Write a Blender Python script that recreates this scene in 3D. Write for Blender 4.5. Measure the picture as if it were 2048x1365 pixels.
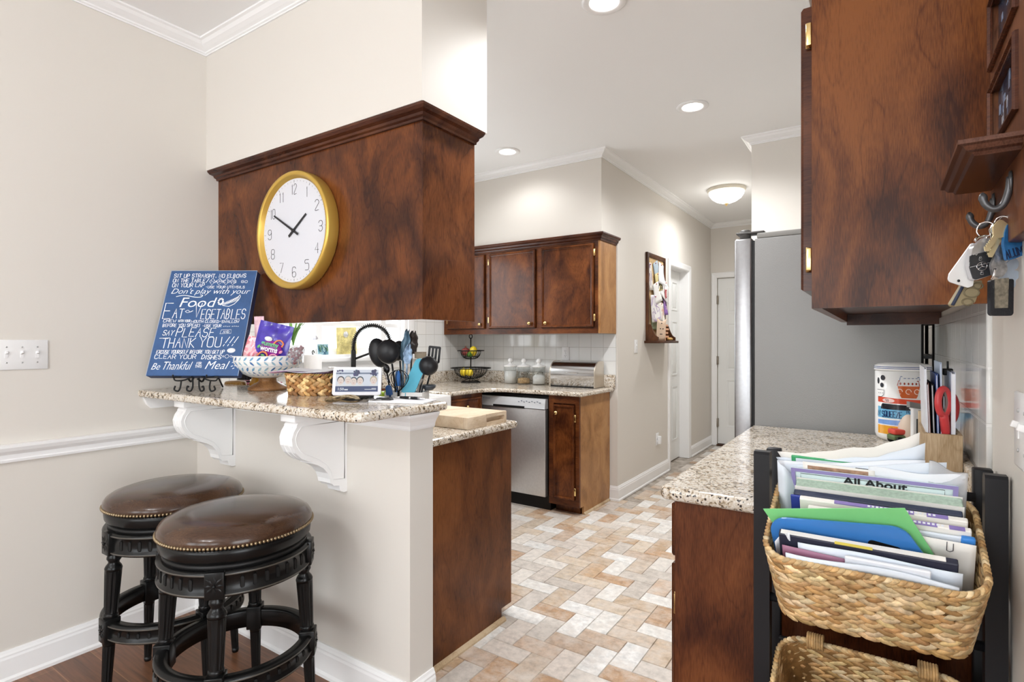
import bpy, bmesh, math, random
from mathutils import Vector, Matrix
random.seed(7)
PI = math.pi
SC = bpy.context.scene
for o in list(bpy.data.objects):
    bpy.data.objects.remove(o)
COL = SC.collection

# ------------------------------------------------------------------ camera
TH = 0.5903                      # camera looks 33.8 degrees left of the hallway axis (+Y)
cam_d = bpy.data.cameras.new('camera')
cam_d.sensor_width = 36.0
cam_d.lens = 36.0 * 1105.0 / 2048.0
cam_d.clip_start = 0.02
cam = bpy.data.objects.new('camera', cam_d)
COL.objects.link(cam)
cam.location = (0, 0, 1.29)
cam.rotation_euler = (PI / 2, 0, TH)
SC.camera = cam

# ------------------------------------------------------------------ world and colour
SC.view_settings.view_transform = 'Standard'
SC.view_settings.look = 'None'
SC.view_settings.exposure = 0.66
SC.view_settings.gamma = 1.0
SC.view_settings.use_curve_mapping = False
SC.cycles.transparent_max_bounces = 24
SC.cycles.max_bounces = 14
SC.cycles.diffuse_bounces = 6
W = bpy.data.worlds.new('daylight')
SC.world = W
W.use_nodes = True
W.node_tree.nodes['Background'].inputs[0].default_value = (0.92, 0.965, 1.0, 1)
W.node_tree.nodes['Background'].inputs[1].default_value = 4.0

def lamp(name, kind, loc, power, size=0.1, color=(1, 1, 1), rot=(0, 0, 0), spot=2.2):
    d = bpy.data.lights.new(name, kind)
    d.energy = power
    d.color = color
    if kind == 'AREA':
        d.shape = 'DISK'; d.size = size
    elif kind == 'SPOT':
        d.shadow_soft_size = size; d.spot_size = spot; d.spot_blend = 0.6
    else:
        d.shadow_soft_size = size
    o = bpy.data.objects.new(name, d)
    o.location = loc; o.rotation_euler = rot
    COL.objects.link(o)
    return o

# added fill lights imitating daylight from made-up windows behind and right of the camera
def window_fill(loc, rot, w, hgt, power):
    o = lamp('added_window_fill', 'AREA', loc, power, 1.0, (0.96, 0.98, 1.0), rot)
    o.data.shape = 'RECTANGLE'; o.data.size = w; o.data.size_y = hgt
for wx in (-2.05, -0.75, 0.55):
    window_fill((wx, -3.26, 1.45), (PI / 2, 0, 0), 0.95, 1.5, 2)
window_fill((2.56, -1.2, 1.35), (0, PI / 2, 0), 1.9, 2.2, 12)
WARM = (0.985, 0.99, 1.0)
# the dining room's ceiling lamp behind the camera (two bulbs)
lamp('dining_lamp_bulb', 'POINT', (-1.44, -1.3, 2.4), 16, 0.06, WARM)
lamp('dining_lamp_bulb', 'POINT', (-1.00, -1.35, 2.4), 16, 0.06, WARM)
# recessed cans of the kitchen ceiling and the bulb of the hall dome
CANS = [(-0.976, 3.463), (-2.384, 3.496), (-0.988, 2.182)]
for cx, cy in CANS + [(-2.384, 2.20)]:      # the fourth can of the square is hidden behind the hanging cabinet
    lamp('recessed_lamp', 'SPOT', (cx, cy, 2.715), 8 if cy > 3.48 else (38 if cy < 2.19 else 50), 0.06, WARM, (0, 0, 0), 2.7)
lamp('hall_bulb', 'AREA', (-1.235, 5.52, 2.565), 8, 0.28, WARM)
# ------------------------------------------------------------------ materials
MATS = {}
def nodes_of(name):
    m = bpy.data.materials.new(name)
    m.use_nodes = True
    nt = m.node_tree
    b = nt.nodes['Principled BSDF']
    return m, nt, b

def N(nt, t, **kw):
    n = nt.nodes.new(t)
    for k, v in kw.items():
        if isinstance(k, str) and k.startswith('i_'):
            n.inputs[k[2:].replace('_', ' ')].default_value = v
        else:
            setattr(n, k, v)
    return n

def ramp(nt, stops, interp='LINEAR'):
    r = nt.nodes.new('ShaderNodeValToRGB')
    r.color_ramp.interpolation = interp
    e = r.color_ramp.elements
    while len(e) < len(stops):
        e.new(0.5)
    for el, (p, c) in zip(e, stops):
        el.position = p
        el.color = (c[0], c[1], c[2], 1)
    return r

def plain(name, col, rough=0.5, metal=0.0, coat=0.0, var=0.0, vscale=8, bump=0.0, bscale=200, trans=0.0, ior=1.45, emit=None, estr=0.0, alpha=1.0, spec=0.5):
    if name in MATS:
        return MATS[name]
    m, nt, b = nodes_of(name)
    b.inputs['Base Color'].default_value = (*col, 1)
    b.inputs['Roughness'].default_value = rough
    b.inputs['Metallic'].default_value = metal
    b.inputs['Coat Weight'].default_value = coat
    b.inputs['Coat Roughness'].default_value = 0.1
    b.inputs['Transmission Weight'].default_value = trans
    b.inputs['IOR'].default_value = ior
    b.inputs['Alpha'].default_value = alpha
    b.inputs['Specular IOR Level'].default_value = spec
    if emit:
        b.inputs['Emission Color'].default_value = (*emit, 1)
        b.inputs['Emission Strength'].default_value = estr
    tc = N(nt, 'ShaderNodeTexCoord')
    no = N(nt, 'ShaderNodeTexNoise', i_Scale=vscale, i_Detail=4.0)
    nt.links.new(tc.outputs['Object'], no.inputs['Vector'])
    r = ramp(nt, [(0.3, [max(0, c * (1 - var)) for c in col]), (0.7, [min(1, c * (1 + var)) for c in col])])
    nt.links.new(no.outputs['Fac'], r.inputs[0])
    nt.links.new(r.outputs[0], b.inputs['Base Color'])
    if bump:
        n2 = N(nt, 'ShaderNodeTexNoise', i_Scale=bscale, i_Detail=3.0)
        nt.links.new(tc.outputs['Object'], n2.inputs['Vector'])
        bp = N(nt, 'ShaderNodeBump', i_Strength=bump, i_Distance=0.002)
        nt.links.new(n2.outputs['Fac'], bp.inputs['Height'])
        nt.links.new(bp.outputs[0], b.inputs['Normal'])
    MATS[name] = m
    return m

def wood(name, dark, mid, light, axis='Z', rough=0.32, coat=0.25, sc=1.0, blotch=0.5):
    if name in MATS:
        return MATS[name]
    m, nt, b = nodes_of(name)
    tc = N(nt, 'ShaderNodeTexCoord')
    mp = N(nt, 'ShaderNodeMapping')
    s = [6.5 * sc] * 3
    s['XYZ'.index(axis)] = 1.5 * sc
    mp.inputs['Scale'].default_value = s
    nt.links.new(tc.outputs['Object'], mp.inputs['Vector'])
    big = N(nt, 'ShaderNodeTexNoise', i_Scale=1.4, i_Detail=3.0, i_Distortion=0.8)
    nt.links.new(mp.outputs[0], big.inputs['Vector'])
    # flowing figure: rings of a stretched noise
    fig = N(nt, 'ShaderNodeMath', operation='MULTIPLY')
    fig.inputs[1].default_value = 16.0
    nt.links.new(big.outputs['Fac'], fig.inputs[0])
    fr = N(nt, 'ShaderNodeMath', operation='PINGPONG')
    fr.inputs[1].default_value = 1.0
    nt.links.new(fig.outputs[0], fr.inputs[0])
    mp2 = N(nt, 'ShaderNodeMapping')
    s2 = [480.0] * 3
    s2['XYZ'.index(axis)] = 42.0
    mp2.inputs['Scale'].default_value = s2
    nt.links.new(tc.outputs['Object'], mp2.inputs['Vector'])
    fine = N(nt, 'ShaderNodeTexNoise', i_Scale=1.0, i_Detail=3.0)
    nt.links.new(mp2.outputs[0], fine.inputs['Vector'])
    bl = N(nt, 'ShaderNodeTexNoise', i_Scale=4.5 * sc, i_Detail=3.0, i_Distortion=1.2)
    mpb = N(nt, 'ShaderNodeMapping'); sb = [1.0] * 3; sb['XYZ'.index(axis)] = 0.62; mpb.inputs['Scale'].default_value = sb
    nt.links.new(tc.outputs['Object'], mpb.inputs['Vector']); nt.links.new(mpb.outputs[0], bl.inputs['Vector'])
    a = N(nt, 'ShaderNodeMath', operation='MULTIPLY'); a.inputs[1].default_value = -0.055
    fp = N(nt, 'ShaderNodeMath', operation='POWER'); fp.inputs[1].default_value = 7.0
    nt.links.new(fr.outputs[0], fp.inputs[0]); nt.links.new(fp.outputs[0], a.inputs[0])
    c = N(nt, 'ShaderNodeMath', operation='MULTIPLY_ADD'); c.inputs[1].default_value = 0.24
    nt.links.new(fine.outputs['Fac'], c.inputs[0]); nt.links.new(a.outputs[0], c.inputs[2])
    d = N(nt, 'ShaderNodeMath', operation='MULTIPLY_ADD'); d.inputs[1].default_value = blotch
    nt.links.new(bl.outputs['Fac'], d.inputs[0]); nt.links.new(c.outputs[0], d.inputs[2])
    mean = -0.007 + 0.12 + blotch * 0.5
    r = ramp(nt, [(mean - 0.105, dark), (mean, mid), (mean + 0.115, light)])
    nt.links.new(d.outputs[0], r.inputs[0])
    nt.links.new(r.outputs[0], b.inputs['Base Color'])
    b.inputs['Roughness'].default_value = rough
    b.inputs['Coat Weight'].default_value = coat * 0.3
    b.inputs['Specular IOR Level'].default_value = 0.2
    b.inputs['Coat Roughness'].default_value = 0.14
    bp = N(nt, 'ShaderNodeBump', i_Strength=0.12, i_Distance=0.001)
    nt.links.new(fine.outputs['Fac'], bp.inputs['Height'])
    nt.links.new(bp.outputs[0], b.inputs['Normal'])
    MATS[name] = m
    return m

def granite(name):
    if name in MATS:
        return MATS[name]
    m, nt, b = nodes_of(name)
    tc = N(nt, 'ShaderNodeTexCoord')
    n1 = N(nt, 'ShaderNodeTexNoise', i_Scale=85.0, i_Detail=4.0, i_Roughness=0.62, i_Distortion=0.7)
    n2 = N(nt, 'ShaderNodeTexNoise', i_Scale=14.0, i_Detail=3.0)
    v = N(nt, 'ShaderNodeTexVoronoi', i_Scale=210.0)
    for n in (n1, n2, v):
        nt.links.new(tc.outputs['Object'], n.inputs['Vector'])
    ad = N(nt, 'ShaderNodeMath', operation='MULTIPLY_ADD'); ad.inputs[1].default_value = 0.35
    nt.links.new(n2.outputs['Fac'], ad.inputs[0]); nt.links.new(n1.outputs['Fac'], ad.inputs[2])
    r = ramp(nt, [(0.465, (0.04, 0.032, 0.026)), (0.53, (0.17, 0.125, 0.08)), (0.585, (0.40, 0.31, 0.21)),
                  (0.655, (0.60, 0.53, 0.43)), (0.74, (0.74, 0.70, 0.64)), (0.86, (0.45, 0.37, 0.27))])
    nt.links.new(ad.outputs[0], r.inputs[0])
    sp = ramp(nt, [(0.05, (0, 0, 0)), (0.08, (1, 1, 1))])
    sep = N(nt, 'ShaderNodeSeparateColor')
    nt.links.new(v.outputs['Color'], sep.inputs[0])
    nt.links.new(sep.outputs[0], sp.inputs[0])
    mx = N(nt, 'ShaderNodeMix', data_type='RGBA')
    nt.links.new(sp.outputs[0], mx.inputs[0])
    mx.inputs[6].default_value = (0.05, 0.04, 0.035, 1)
    nt.links.new(r.outputs[0], mx.inputs[7])
    nt.links.new(mx.outputs[2], b.inputs['Base Color'])
    b.inputs['Roughness'].default_value = 0.12
    b.inputs['Specular IOR Level'].default_value = 0.6
    MATS[name] = m
    return m

def walltile(name, u, offu, offz, size=0.1105, mort=0.0018, mcol=(0.52, 0.51, 0.48)):
    if name in MATS:
        return MATS[name]
    m, nt, b = nodes_of(name)
    tc = N(nt, 'ShaderNodeTexCoord')
    sx = N(nt, 'ShaderNodeSeparateXYZ')
    nt.links.new(tc.outputs['Object'], sx.inputs[0])
    cb = N(nt, 'ShaderNodeCombineXYZ')
    for i, (src, off) in enumerate(((u, offu), ('Z', offz))):
        a = N(nt, 'ShaderNodeMath', operation='SUBTRACT'); a.inputs[1].default_value = off
        nt.links.new(sx.outputs[src], a.inputs[0])
        nt.links.new(a.outputs[0], cb.inputs[i])
    br = N(nt, 'ShaderNodeTexBrick', offset=0.0, squash=1.0)
    br.inputs['Scale'].default_value = 1.0
    br.inputs['Brick Width'].default_value = size
    br.inputs['Row Height'].default_value = size
    br.inputs['Mortar Size'].default_value = mort
    br.inputs['Mortar Smooth'].default_value = 0.3
    br.inputs['Color1'].default_value = (0.74, 0.75, 0.74, 1)
    br.inputs['Color2'].default_value = (0.78, 0.78, 0.76, 1)
    br.inputs['Mortar'].default_value = (*mcol, 1)
    nt.links.new(cb.outputs[0], br.inputs['Vector'])
    nt.links.new(br.outputs['Color'], b.inputs['Base Color'])
    b.inputs['Roughness'].default_value = 0.07
    bp = N(nt, 'ShaderNodeBump', i_Strength=0.5, i_Distance=0.002)
    bp.invert = True
    nt.links.new(br.outputs['Fac'], bp.inputs['Height'])
    nt.links.new(bp.outputs[0], b.inputs['Normal'])
    MATS[name] = m
    return m

def vcol(name, rough=0.5, mott=0.25, mscale=35, bump=0.0, coat=0.0, spec=0.5, mott2=None):
    """the colour of each piece comes from its own attribute, with a mottled wear over it"""
    if name in MATS:
        return MATS[name]
    m, nt, b = nodes_of(name)
    at = N(nt, 'ShaderNodeAttribute', attribute_name='Col')
    tc = N(nt, 'ShaderNodeTexCoord')
    no = N(nt, 'ShaderNodeTexNoise', i_Scale=mscale, i_Detail=6.0, i_Roughness=0.65)
    nt.links.new(tc.outputs['Object'], no.inputs['Vector'])
    r = ramp(nt, [(0.33, (1 - mott,) * 3), (0.62, (1 + mott * 0.4,) * 3)])
    nt.links.new(no.outputs['Fac'], r.inputs[0])
    mx = N(nt, 'ShaderNodeMix', data_type='RGBA', blend_type='MULTIPLY')
    mx.inputs[0].default_value = 1.0
    nt.links.new(at.outputs['Color'], mx.inputs[6]); nt.links.new(r.outputs[0], mx.inputs[7])
    out = mx.outputs[2]
    if mott2:
        n3 = N(nt, 'ShaderNodeTexNoise', i_Scale=11.0, i_Detail=5.0, i_Roughness=0.7)
        nt.links.new(tc.outputs['Object'], n3.inputs['Vector'])
        r3 = ramp(nt, [(0.42, (0, 0, 0)), (0.70, (0.75,) * 3)])
        nt.links.new(n3.outputs['Fac'], r3.inputs[0])
        m3 = N(nt, 'ShaderNodeMix', data_type='RGBA')
        nt.links.new(r3.outputs[0], m3.inputs[0]); nt.links.new(out, m3.inputs[6])
        m3.inputs[7].default_value = (*mott2, 1)
        out = m3.outputs[2]
    nt.links.new(out, b.inputs['Base Color'])
    b.inputs['Roughness'].default_value = rough
    b.inputs['Coat Weight'].default_value = coat
    b.inputs['Specular IOR Level'].default_value = spec
    if bump:
        bp = N(nt, 'ShaderNodeBump', i_Strength=bump, i_Distance=0.002)
        nt.links.new(no.outputs['Fac'], bp.inputs['Height'])
        nt.links.new(bp.outputs[0], b.inputs['Normal'])
    MATS[name] = m
    return m

def srgb(r, g, b):
    f = lambda c: (c / 255 / 12.92) if c <= 10 else ((c / 255 + 0.055) / 1.055) ** 2.4
    return (f(r), f(g), f(b))

PAINT = plain('beige wall paint', (0.672, 0.638, 0.588), 0.55, bump=0.04, bscale=350)
CEILP = plain('ceiling paint', (0.87, 0.875, 0.875), 0.7)
TRIMW = plain('white trim paint', (0.84, 0.84, 0.84), 0.3)
DOORW = plain('white door paint', (0.80, 0.81, 0.80), 0.35)
CH_D, CH_M, CH_L = (0.034, 0.0095, 0.004), (0.095, 0.027, 0.008), (0.185, 0.058, 0.015)
CHERRY = wood('cherry veneer', CH_D, CH_M, CH_L, 'Z', 0.24, 0.5)
CHERRYX = wood('cherry veneer along the wall', CH_D, CH_M, CH_L, 'X')
CHERRYY = wood('cherry veneer along the hall', CH_D, CH_M, CH_L, 'Y')
CHEDGE = wood('dark cherry moulding', (0.035, 0.010, 0.006), (0.075, 0.024, 0.012), (0.125, 0.042, 0.018), 'X', 0.25, 0.4)
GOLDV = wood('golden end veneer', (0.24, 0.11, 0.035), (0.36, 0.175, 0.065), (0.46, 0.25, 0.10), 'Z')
WALNUT = wood('walnut stain', (0.035, 0.014, 0.007), (0.075, 0.028, 0.012), (0.14, 0.055, 0.022), 'Z', 0.4, 0.1)
GRAN = granite('speckled beige granite')
BLACKP = plain('black lacquer', (0.008, 0.008, 0.009), 0.22, spec=0.4)
BLACKM = plain('matt black metal', (0.010, 0.0095, 0.0095), 0.42, spec=0.3)
BLACKN = plain('black nylon', (0.015, 0.015, 0.017), 0.4, spec=0.35)
STEEL = plain('brushed stainless', (0.36, 0.36, 0.37), 0.34, 1.0, var=0.05, vscale=60)
CHROME = plain('chrome', (0.75, 0.75, 0.76), 0.1, 1.0)
BRASS = plain('brass', (0.80, 0.58, 0.25), 0.22, 1.0)
WHITEP = plain('white plastic', (0.80, 0.80, 0.80), 0.35)
PAPER = plain('white paper', (0.78, 0.79, 0.82), 0.75, var=0.05, vscale=14)
CERW = plain('white glazed ceramic', (0.80, 0.80, 0.79), 0.1)
INK = plain('black ink', (0.015, 0.015, 0.018), 0.6)
def thin(name, tint, refl=0.12, haze=0.0, rough=0.03):
    """thin clear sheet: mostly see-through, a little mirror, optionally milky"""
    if name in MATS: return MATS[name]
    m = bpy.data.materials.new(name); m.use_nodes = True
    nt = m.node_tree; nt.nodes.clear()
    out = N(nt, 'ShaderNodeOutputMaterial')
    tr = N(nt, 'ShaderNodeBsdfTransparent'); tr.inputs[0].default_value = (*tint, 1)
    gl = N(nt, 'ShaderNodeBsdfGlossy'); gl.inputs['Roughness'].default_value = rough
    df = N(nt, 'ShaderNodeBsdfDiffuse'); df.inputs[0].default_value = (0.8, 0.81, 0.83, 1)
    lw = N(nt, 'ShaderNodeLayerWeight'); lw.inputs[0].default_value = 0.5
    m1 = N(nt, 'ShaderNodeMixShader'); m1.inputs[0].default_value = haze
    m2 = N(nt, 'ShaderNodeMixShader')
    nt.links.new(tr.outputs[0], m1.inputs[1]); nt.links.new(df.outputs[0], m1.inputs[2])
    pw = N(nt, 'ShaderNodeMath', operation='POWER'); pw.inputs[1].default_value = 4.0; nt.links.new(lw.outputs['Facing'], pw.inputs[0])
    ml = N(nt, 'ShaderNodeMath', operation='MULTIPLY_ADD'); ml.inputs[1].default_value = refl * 2; ml.inputs[2].default_value = refl * 0.2; nt.links.new(pw.outputs[0], ml.inputs[0])
    nt.links.new(ml.outputs[0], m2.inputs[0]); nt.links.new(m1.outputs[0], m2.inputs[1]); nt.links.new(gl.outputs[0], m2.inputs[2])
    nt.links.new(m2.outputs[0], out.inputs[0])
    MATS[name] = m
    return m
GLASS = thin('clear glass', (0.97, 0.98, 0.98), 0.2)
WICK = vcol('seagrass strands', 0.6, 0.45, 60, 0.3)
LIGHTW = wood('pale maple', (0.56, 0.42, 0.28), (0.70, 0.57, 0.42), (0.76, 0.66, 0.52), 'Y', 0.5, 0.0)
OAK = wood('light oak', (0.36, 0.25, 0.14), (0.52, 0.39, 0.25), (0.62, 0.50, 0.34), 'Z', 0.5, 0.0)

# ------------------------------------------------------------------ mesh building
class MB:
    def __init__(s, T=None):
        s.v, s.f, s.mi, s.sm, s.c = [], [], [], [], []
        s.T = T or Matrix.Identity(4)
        s.col = (1, 1, 1)
    def add(s, vs, fs, mat=0, smooth=False, M=None):
        n = len(s.v)
        X = s.T @ M if M is not None else s.T
        s.v += [X @ Vector(p) for p in vs]
        for f in fs:
            s.f.append([i + n for i in f]); s.mi.append(mat); s.sm.append(smooth); s.c.append(s.col)
        return s
    def addbm(s, bm, mat=0, smooth=False, M=None):
        bm.verts.index_update()
        s.add([v.co.copy() for v in bm.verts], [[v.index for v in f.verts] for f in bm.faces], mat, smooth, M)
        bm.free()
        return s
    def box(s, x0, x1, y0, y1, z0, z1, b=0.0, mat=0, M=None, seg=2):
        if b <= 0:
            vs = [(x, y, z) for x in (x0, x1) for y in (y0, y1) for z in (z0, z1)]
            fs = [(0, 1, 3, 2), (4, 6, 7, 5), (0, 4, 5, 1), (2, 3, 7, 6), (0, 2, 6, 4), (1, 5, 7, 3)]
            return s.add(vs, fs, mat, False, M)
        bm = bmesh.new()
        bmesh.ops.create_cube(bm, size=1.0)
        for v in bm.verts:
            v.co = Vector(((x0 + x1) / 2 + v.co.x * (x1 - x0), (y0 + y1) / 2 + v.co.y * (y1 - y0), (z0 + z1) / 2 + v.co.z * (z1 - z0)))
        b = min(b, 0.49 * min(abs(x1 - x0), abs(y1 - y0), abs(z1 - z0)))
        bmesh.ops.bevel(bm, geom=list(bm.edges), offset=b, segments=seg, profile=0.5, affect='EDGES')
        return s.addbm(bm, mat, seg > 1, M)
    def prism(s, poly, a0, a1, axis='Z', mat=0, M=None, smooth=False):
        """poly in the two other axes (in cyclic order for Z: x,y; X: y,z; Y: x,z)"""
        def P(p, a):
            if axis == 'Z': return (p[0], p[1], a)
            if axis == 'X': return (a, p[0], p[1])
            return (p[0], a, p[1])
        n = len(poly)
        vs = [P(p, a0) for p in poly] + [P(p, a1) for p in poly]
        fs = [tuple(range(n))[::-1], tuple(range(n, 2 * n))]
        s.add(vs, fs, mat, False, M)
        s.add(vs, [(i, (i + 1) % n, n + (i + 1) % n, n + i) for i in range(n)], mat, smooth, M)
        return s
    def lathe(s, prof, n=32, c=(0, 0, 0), mat=0, M=None, smooth=True, closed=False, a0=0, a1=2 * PI, cap=True):
        full = abs(a1 - a0 - 2 * PI) < 1e-6
        vs, fs = [], []
        k = n if full else n + 1
        for r, z in prof:
            for i in range(k):
                a = a0 + (a1 - a0) * i / n
                vs.append((c[0] + r * math.cos(a), c[1] + r * math.sin(a), c[2] + z))
        m = len(prof)
        for j in range(m - 1 if not closed else m):
            j2 = (j + 1) % m
            for i in range(n):
                i2 = (i + 1) % k
                fs.append((j * k + i, j * k + i2, j2 * k + i2, j2 * k + i))
        if not closed and full and cap:
            if prof[0][0] > 1e-5: fs.append(tuple(range(k))[::-1])
            if prof[-1][0] > 1e-5: fs.append(tuple((m - 1) * k + i for i in range(k)))
        return s.add(vs, fs, mat, smooth, M)
    def tube(s, path, r, n=8, closed=False, mat=0, M=None, flat=1.0, up=None):
        path = [Vector(p) for p in path]
        m = len(path)
        rs = r if isinstance(r, (list, tuple)) else [r] * m
        vs, fs = [], []
        prev = Vector(up) if up else None
        for i, p in enumerate(path):
            if closed: t = path[(i + 1) % m] - path[i - 1]
            else: t = path[min(i + 1, m - 1)] - path[max(i - 1, 0)]
            if t.length < 1e-9: t = Vector((0, 0, 1))
            t.normalize()
            if prev is None:
                prev = Vector((0, 0, 1)) if abs(t.z) < 0.9 else Vector((1, 0, 0))
            a = t.cross(prev)
            if a.length < 1e-6: a = t.cross(Vector((0.3, 0.9, 0.1)))
            a.normalize()
            b = a.cross(t); b.normalize(); prev = b
            for k in range(n):
                an = 2 * PI * k / n
                vs.append(p + a * (rs[i] * math.cos(an)) + b * (rs[i] * flat * math.sin(an)))
        for i in range(m if closed else m - 1):
            j = (i + 1) % m
            for k in range(n):
                k2 = (k + 1) % n
                fs.append((i * n + k, i * n + k2, j * n + k2, j * n + k))
        if not closed:
            fs.append(tuple(range(n))[::-1]); fs.append(tuple((m - 1) * n + k for k in range(n)))
        return s.add(vs, fs, mat, True, M)
    def ball(s, c, r, nu=16, nv=10, mat=0, M=None):
        rx, ry, rz = r if isinstance(r, (list, tuple)) else (r, r, r)
        X = Matrix.Translation(c) @ (M or Matrix.Identity(4))
        vs, fs = [(0, 0, rz)], []
        for j in range(1, nv):
            p = PI * j / nv
            for i in range(nu):
                a = 2 * PI * i / nu
                vs.append((rx * math.sin(p) * math.cos(a), ry * math.sin(p) * math.sin(a), rz * math.cos(p)))
        vs.append((0, 0, -rz))
        for i in range(nu): fs.append((0, 1 + i, 1 + (i + 1) % nu))
        for j in range(nv - 2):
            for i in range(nu):
                a, b = 1 + j * nu + i, 1 + j * nu + (i + 1) % nu
                fs.append((a, a + nu, b + nu, b))
        l = len(vs) - 1
        for i in range(nu): fs.append((l, l - nu + (i + 1) % nu, l - nu + i))
        return s.add(vs, fs, mat, True, X)
    def quad(s, a, b, c, d, mat=0, M=None):
        return s.add([a, b, c, d], [(0, 1, 2, 3)], mat, False, M)
    def sheet(s, fn, nu, nv, th=0.0006, mat=0, M=None):
        """thin bent sheet: fn(u,v)->(point); given a real thickness"""
        P = [[Vector(fn(i / nu, j / nv)) for i in range(nu + 1)] for j in range(nv + 1)]
        vs, fs = [], []
        k = nu + 1
        nrm = []
        for j in range(nv + 1):
            for i in range(nu + 1):
                du = P[j][min(i + 1, nu)] - P[j][max(i - 1, 0)]
                dv = P[min(j + 1, nv)][i] - P[max(j - 1, 0)][i]
                q = du.cross(dv)
                nrm.append(q.normalized() if q.length > 1e-12 else Vector((0, 0, 1)))
        fl = [P[j][i] for j in range(nv + 1) for i in range(nu + 1)]
        vs = [p + q * th / 2 for p, q in zip(fl, nrm)] + [p - q * th / 2 for p, q in zip(fl, nrm)]
        n = len(fl)
        for j in range(nv):
            for i in range(nu):
                a = j * k + i
                fs.append((a, a + 1, a + 1 + k, a + k)); fs.append((n + a, n + a + k, n + a + 1 + k, n + a + 1))
        ring = [i for i in range(nu)] + [j * k + nu for j in range(nv)] + [nv * k + i for i in range(nu, 0, -1)] + [j * k for j in range(nv, 0, -1)]
        for a, b in zip(ring, ring[1:] + ring[:1]):
            fs.append((a, n + a, n + b, b))
        return s.add(vs, fs, mat, True, M)
    def strand(s, c, t, u, w, l, r1, r2):
        """a leaf-shaped woven strand: centre, long axis, up axis, outward axis"""
        c, t, u, w = Vector(c), Vector(t), Vector(u), Vector(w)
        vs, fs = [], []
        st = [(-1, 0.15), (-0.62, 0.75), (0, 1.0), (0.62, 0.75), (1, 0.15)]
        for a, q in st:
            for k in range(6):
                an = PI * k / 3
                vs.append(c + t * (a * l) + u * (q * r1 * math.cos(an)) + w * (q * r2 * math.sin(an) + 0.25 * r2 * (1 - a * a)))
        for i in range(4):
            for k in range(6):
                k2 = (k + 1) % 6
                fs.append((i * 6 + k, i * 6 + k2, i * 6 + 6 + k2, i * 6 + 6 + k))
        fs.append((5, 4, 3, 2, 1, 0)); fs.append((24, 25, 26, 27, 28, 29))
        return s.add(vs, fs, 0, True)
    def text(s, body, size, M, mat=0, ext=0.0004, align='LEFT', shear=0.0, xs=1.0, fit=None, warp=None, bold=0.0):
        cu = bpy.data.curves.new('t', 'FONT')
        cu.body = body; cu.size = size; cu.extrude = ext; cu.align_x = align; cu.shear = shear
        cu.resolution_u = 3; cu.offset = bold
        ob = bpy.data.objects.new('t', cu)
        me = bpy.data.meshes.new_from_object(ob)
        vs = [v.co.copy() for v in me.vertices]
        fs = [list(p.vertices) for p in me.polygons]
        bpy.data.objects.remove(ob); bpy.data.curves.remove(cu); bpy.data.meshes.remove(me)
        if not vs: return s
        if fit:
            x0 = min(v.x for v in vs); x1 = max(v.x for v in vs)
            k = fit / max(1e-6, x1 - x0)
            for v in vs: v.x = (v.x - x0) * k
        for v in vs: v.x *= xs
        if warp: vs = [Vector(warp(v)) for v in vs]
        return s.add(vs, fs, mat, False, M)
    def build(s, name, mats, parent=None, org=None):
        """links ONE mesh object; a child's vertices are made local to its parent's location"""
        me = bpy.data.meshes.new(name)
        off = Vector((0, 0, 0))
        if org is not None: off = Vector(org)
        me.from_pydata([v - off for v in s.v], [], s.f)
        if not isinstance(mats, (list, tuple)): mats = [mats]
        for m in mats: me.materials.append(m)
        me.polygons.foreach_set('material_index', s.mi)
        me.polygons.foreach_set('use_smooth', s.sm)
        if any(c != (1, 1, 1) for c in s.c):
            at = me.color_attributes.new('Col', 'FLOAT_COLOR', 'CORNER')
            buf = []
            for p, c in zip(me.polygons, s.c):
                buf += [c[0], c[1], c[2], 1.0] * p.loop_total
            at.data.foreach_set('color', buf)
        me.update()
        o = bpy.data.objects.new(name, me)
        COL.objects.link(o)
        if parent is not None: o.parent = parent
        elif org is not None: o.location = off
        return o

def tag(o, label, cat, group=None):
    o['label'] = label; o['category'] = cat
    if group: o['group'] = group
    return o
def thing(name, label, cat, loc=(0, 0, 0), rz=0.0, group=None):
    o = bpy.data.objects.new(name, None)
    o.empty_display_size = 0.05
    COL.objects.link(o)
    o.location = loc; o.rotation_euler = (0, 0, rz)
    return tag(o, label, cat, group)
def struct(name, mb, mats):
    o = mb.build(name, mats)
    o['kind'] = 'structure'
    return o
def dup(root, loc, rz, label, group=None):
    r = root.copy(); COL.objects.link(r)
    r.location = loc; r.rotation_euler = (0, 0, rz); r['label'] = label
    if group: r['group'] = group
    for ch in list(root.children):
        c = ch.copy(); COL.objects.link(c); c.parent = r
        for g in list(ch.children):
            d = g.copy(); COL.objects.link(d); d.parent = c
    return r
def bez(pts, n=24):
    """Catmull-Rom through the points"""
    P = [Vector(p) for p in pts]
    P = [P[0] * 2 - P[1]] + P + [P[-1] * 2 - P[-2]]
    out = []
    seg = len(P) - 3
    for i in range(seg):
        a, b, c, d = P[i:i + 4]
        m = max(2, n // seg)
        for k in range(m):
            t = k / m
            out.append(0.5 * ((2 * b) + (c - a) * t + (2 * a - 5 * b + 4 * c - d) * t * t + (3 * b - a - 3 * c + d) * t ** 3))
    out.append(P[-2])
    return out
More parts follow.
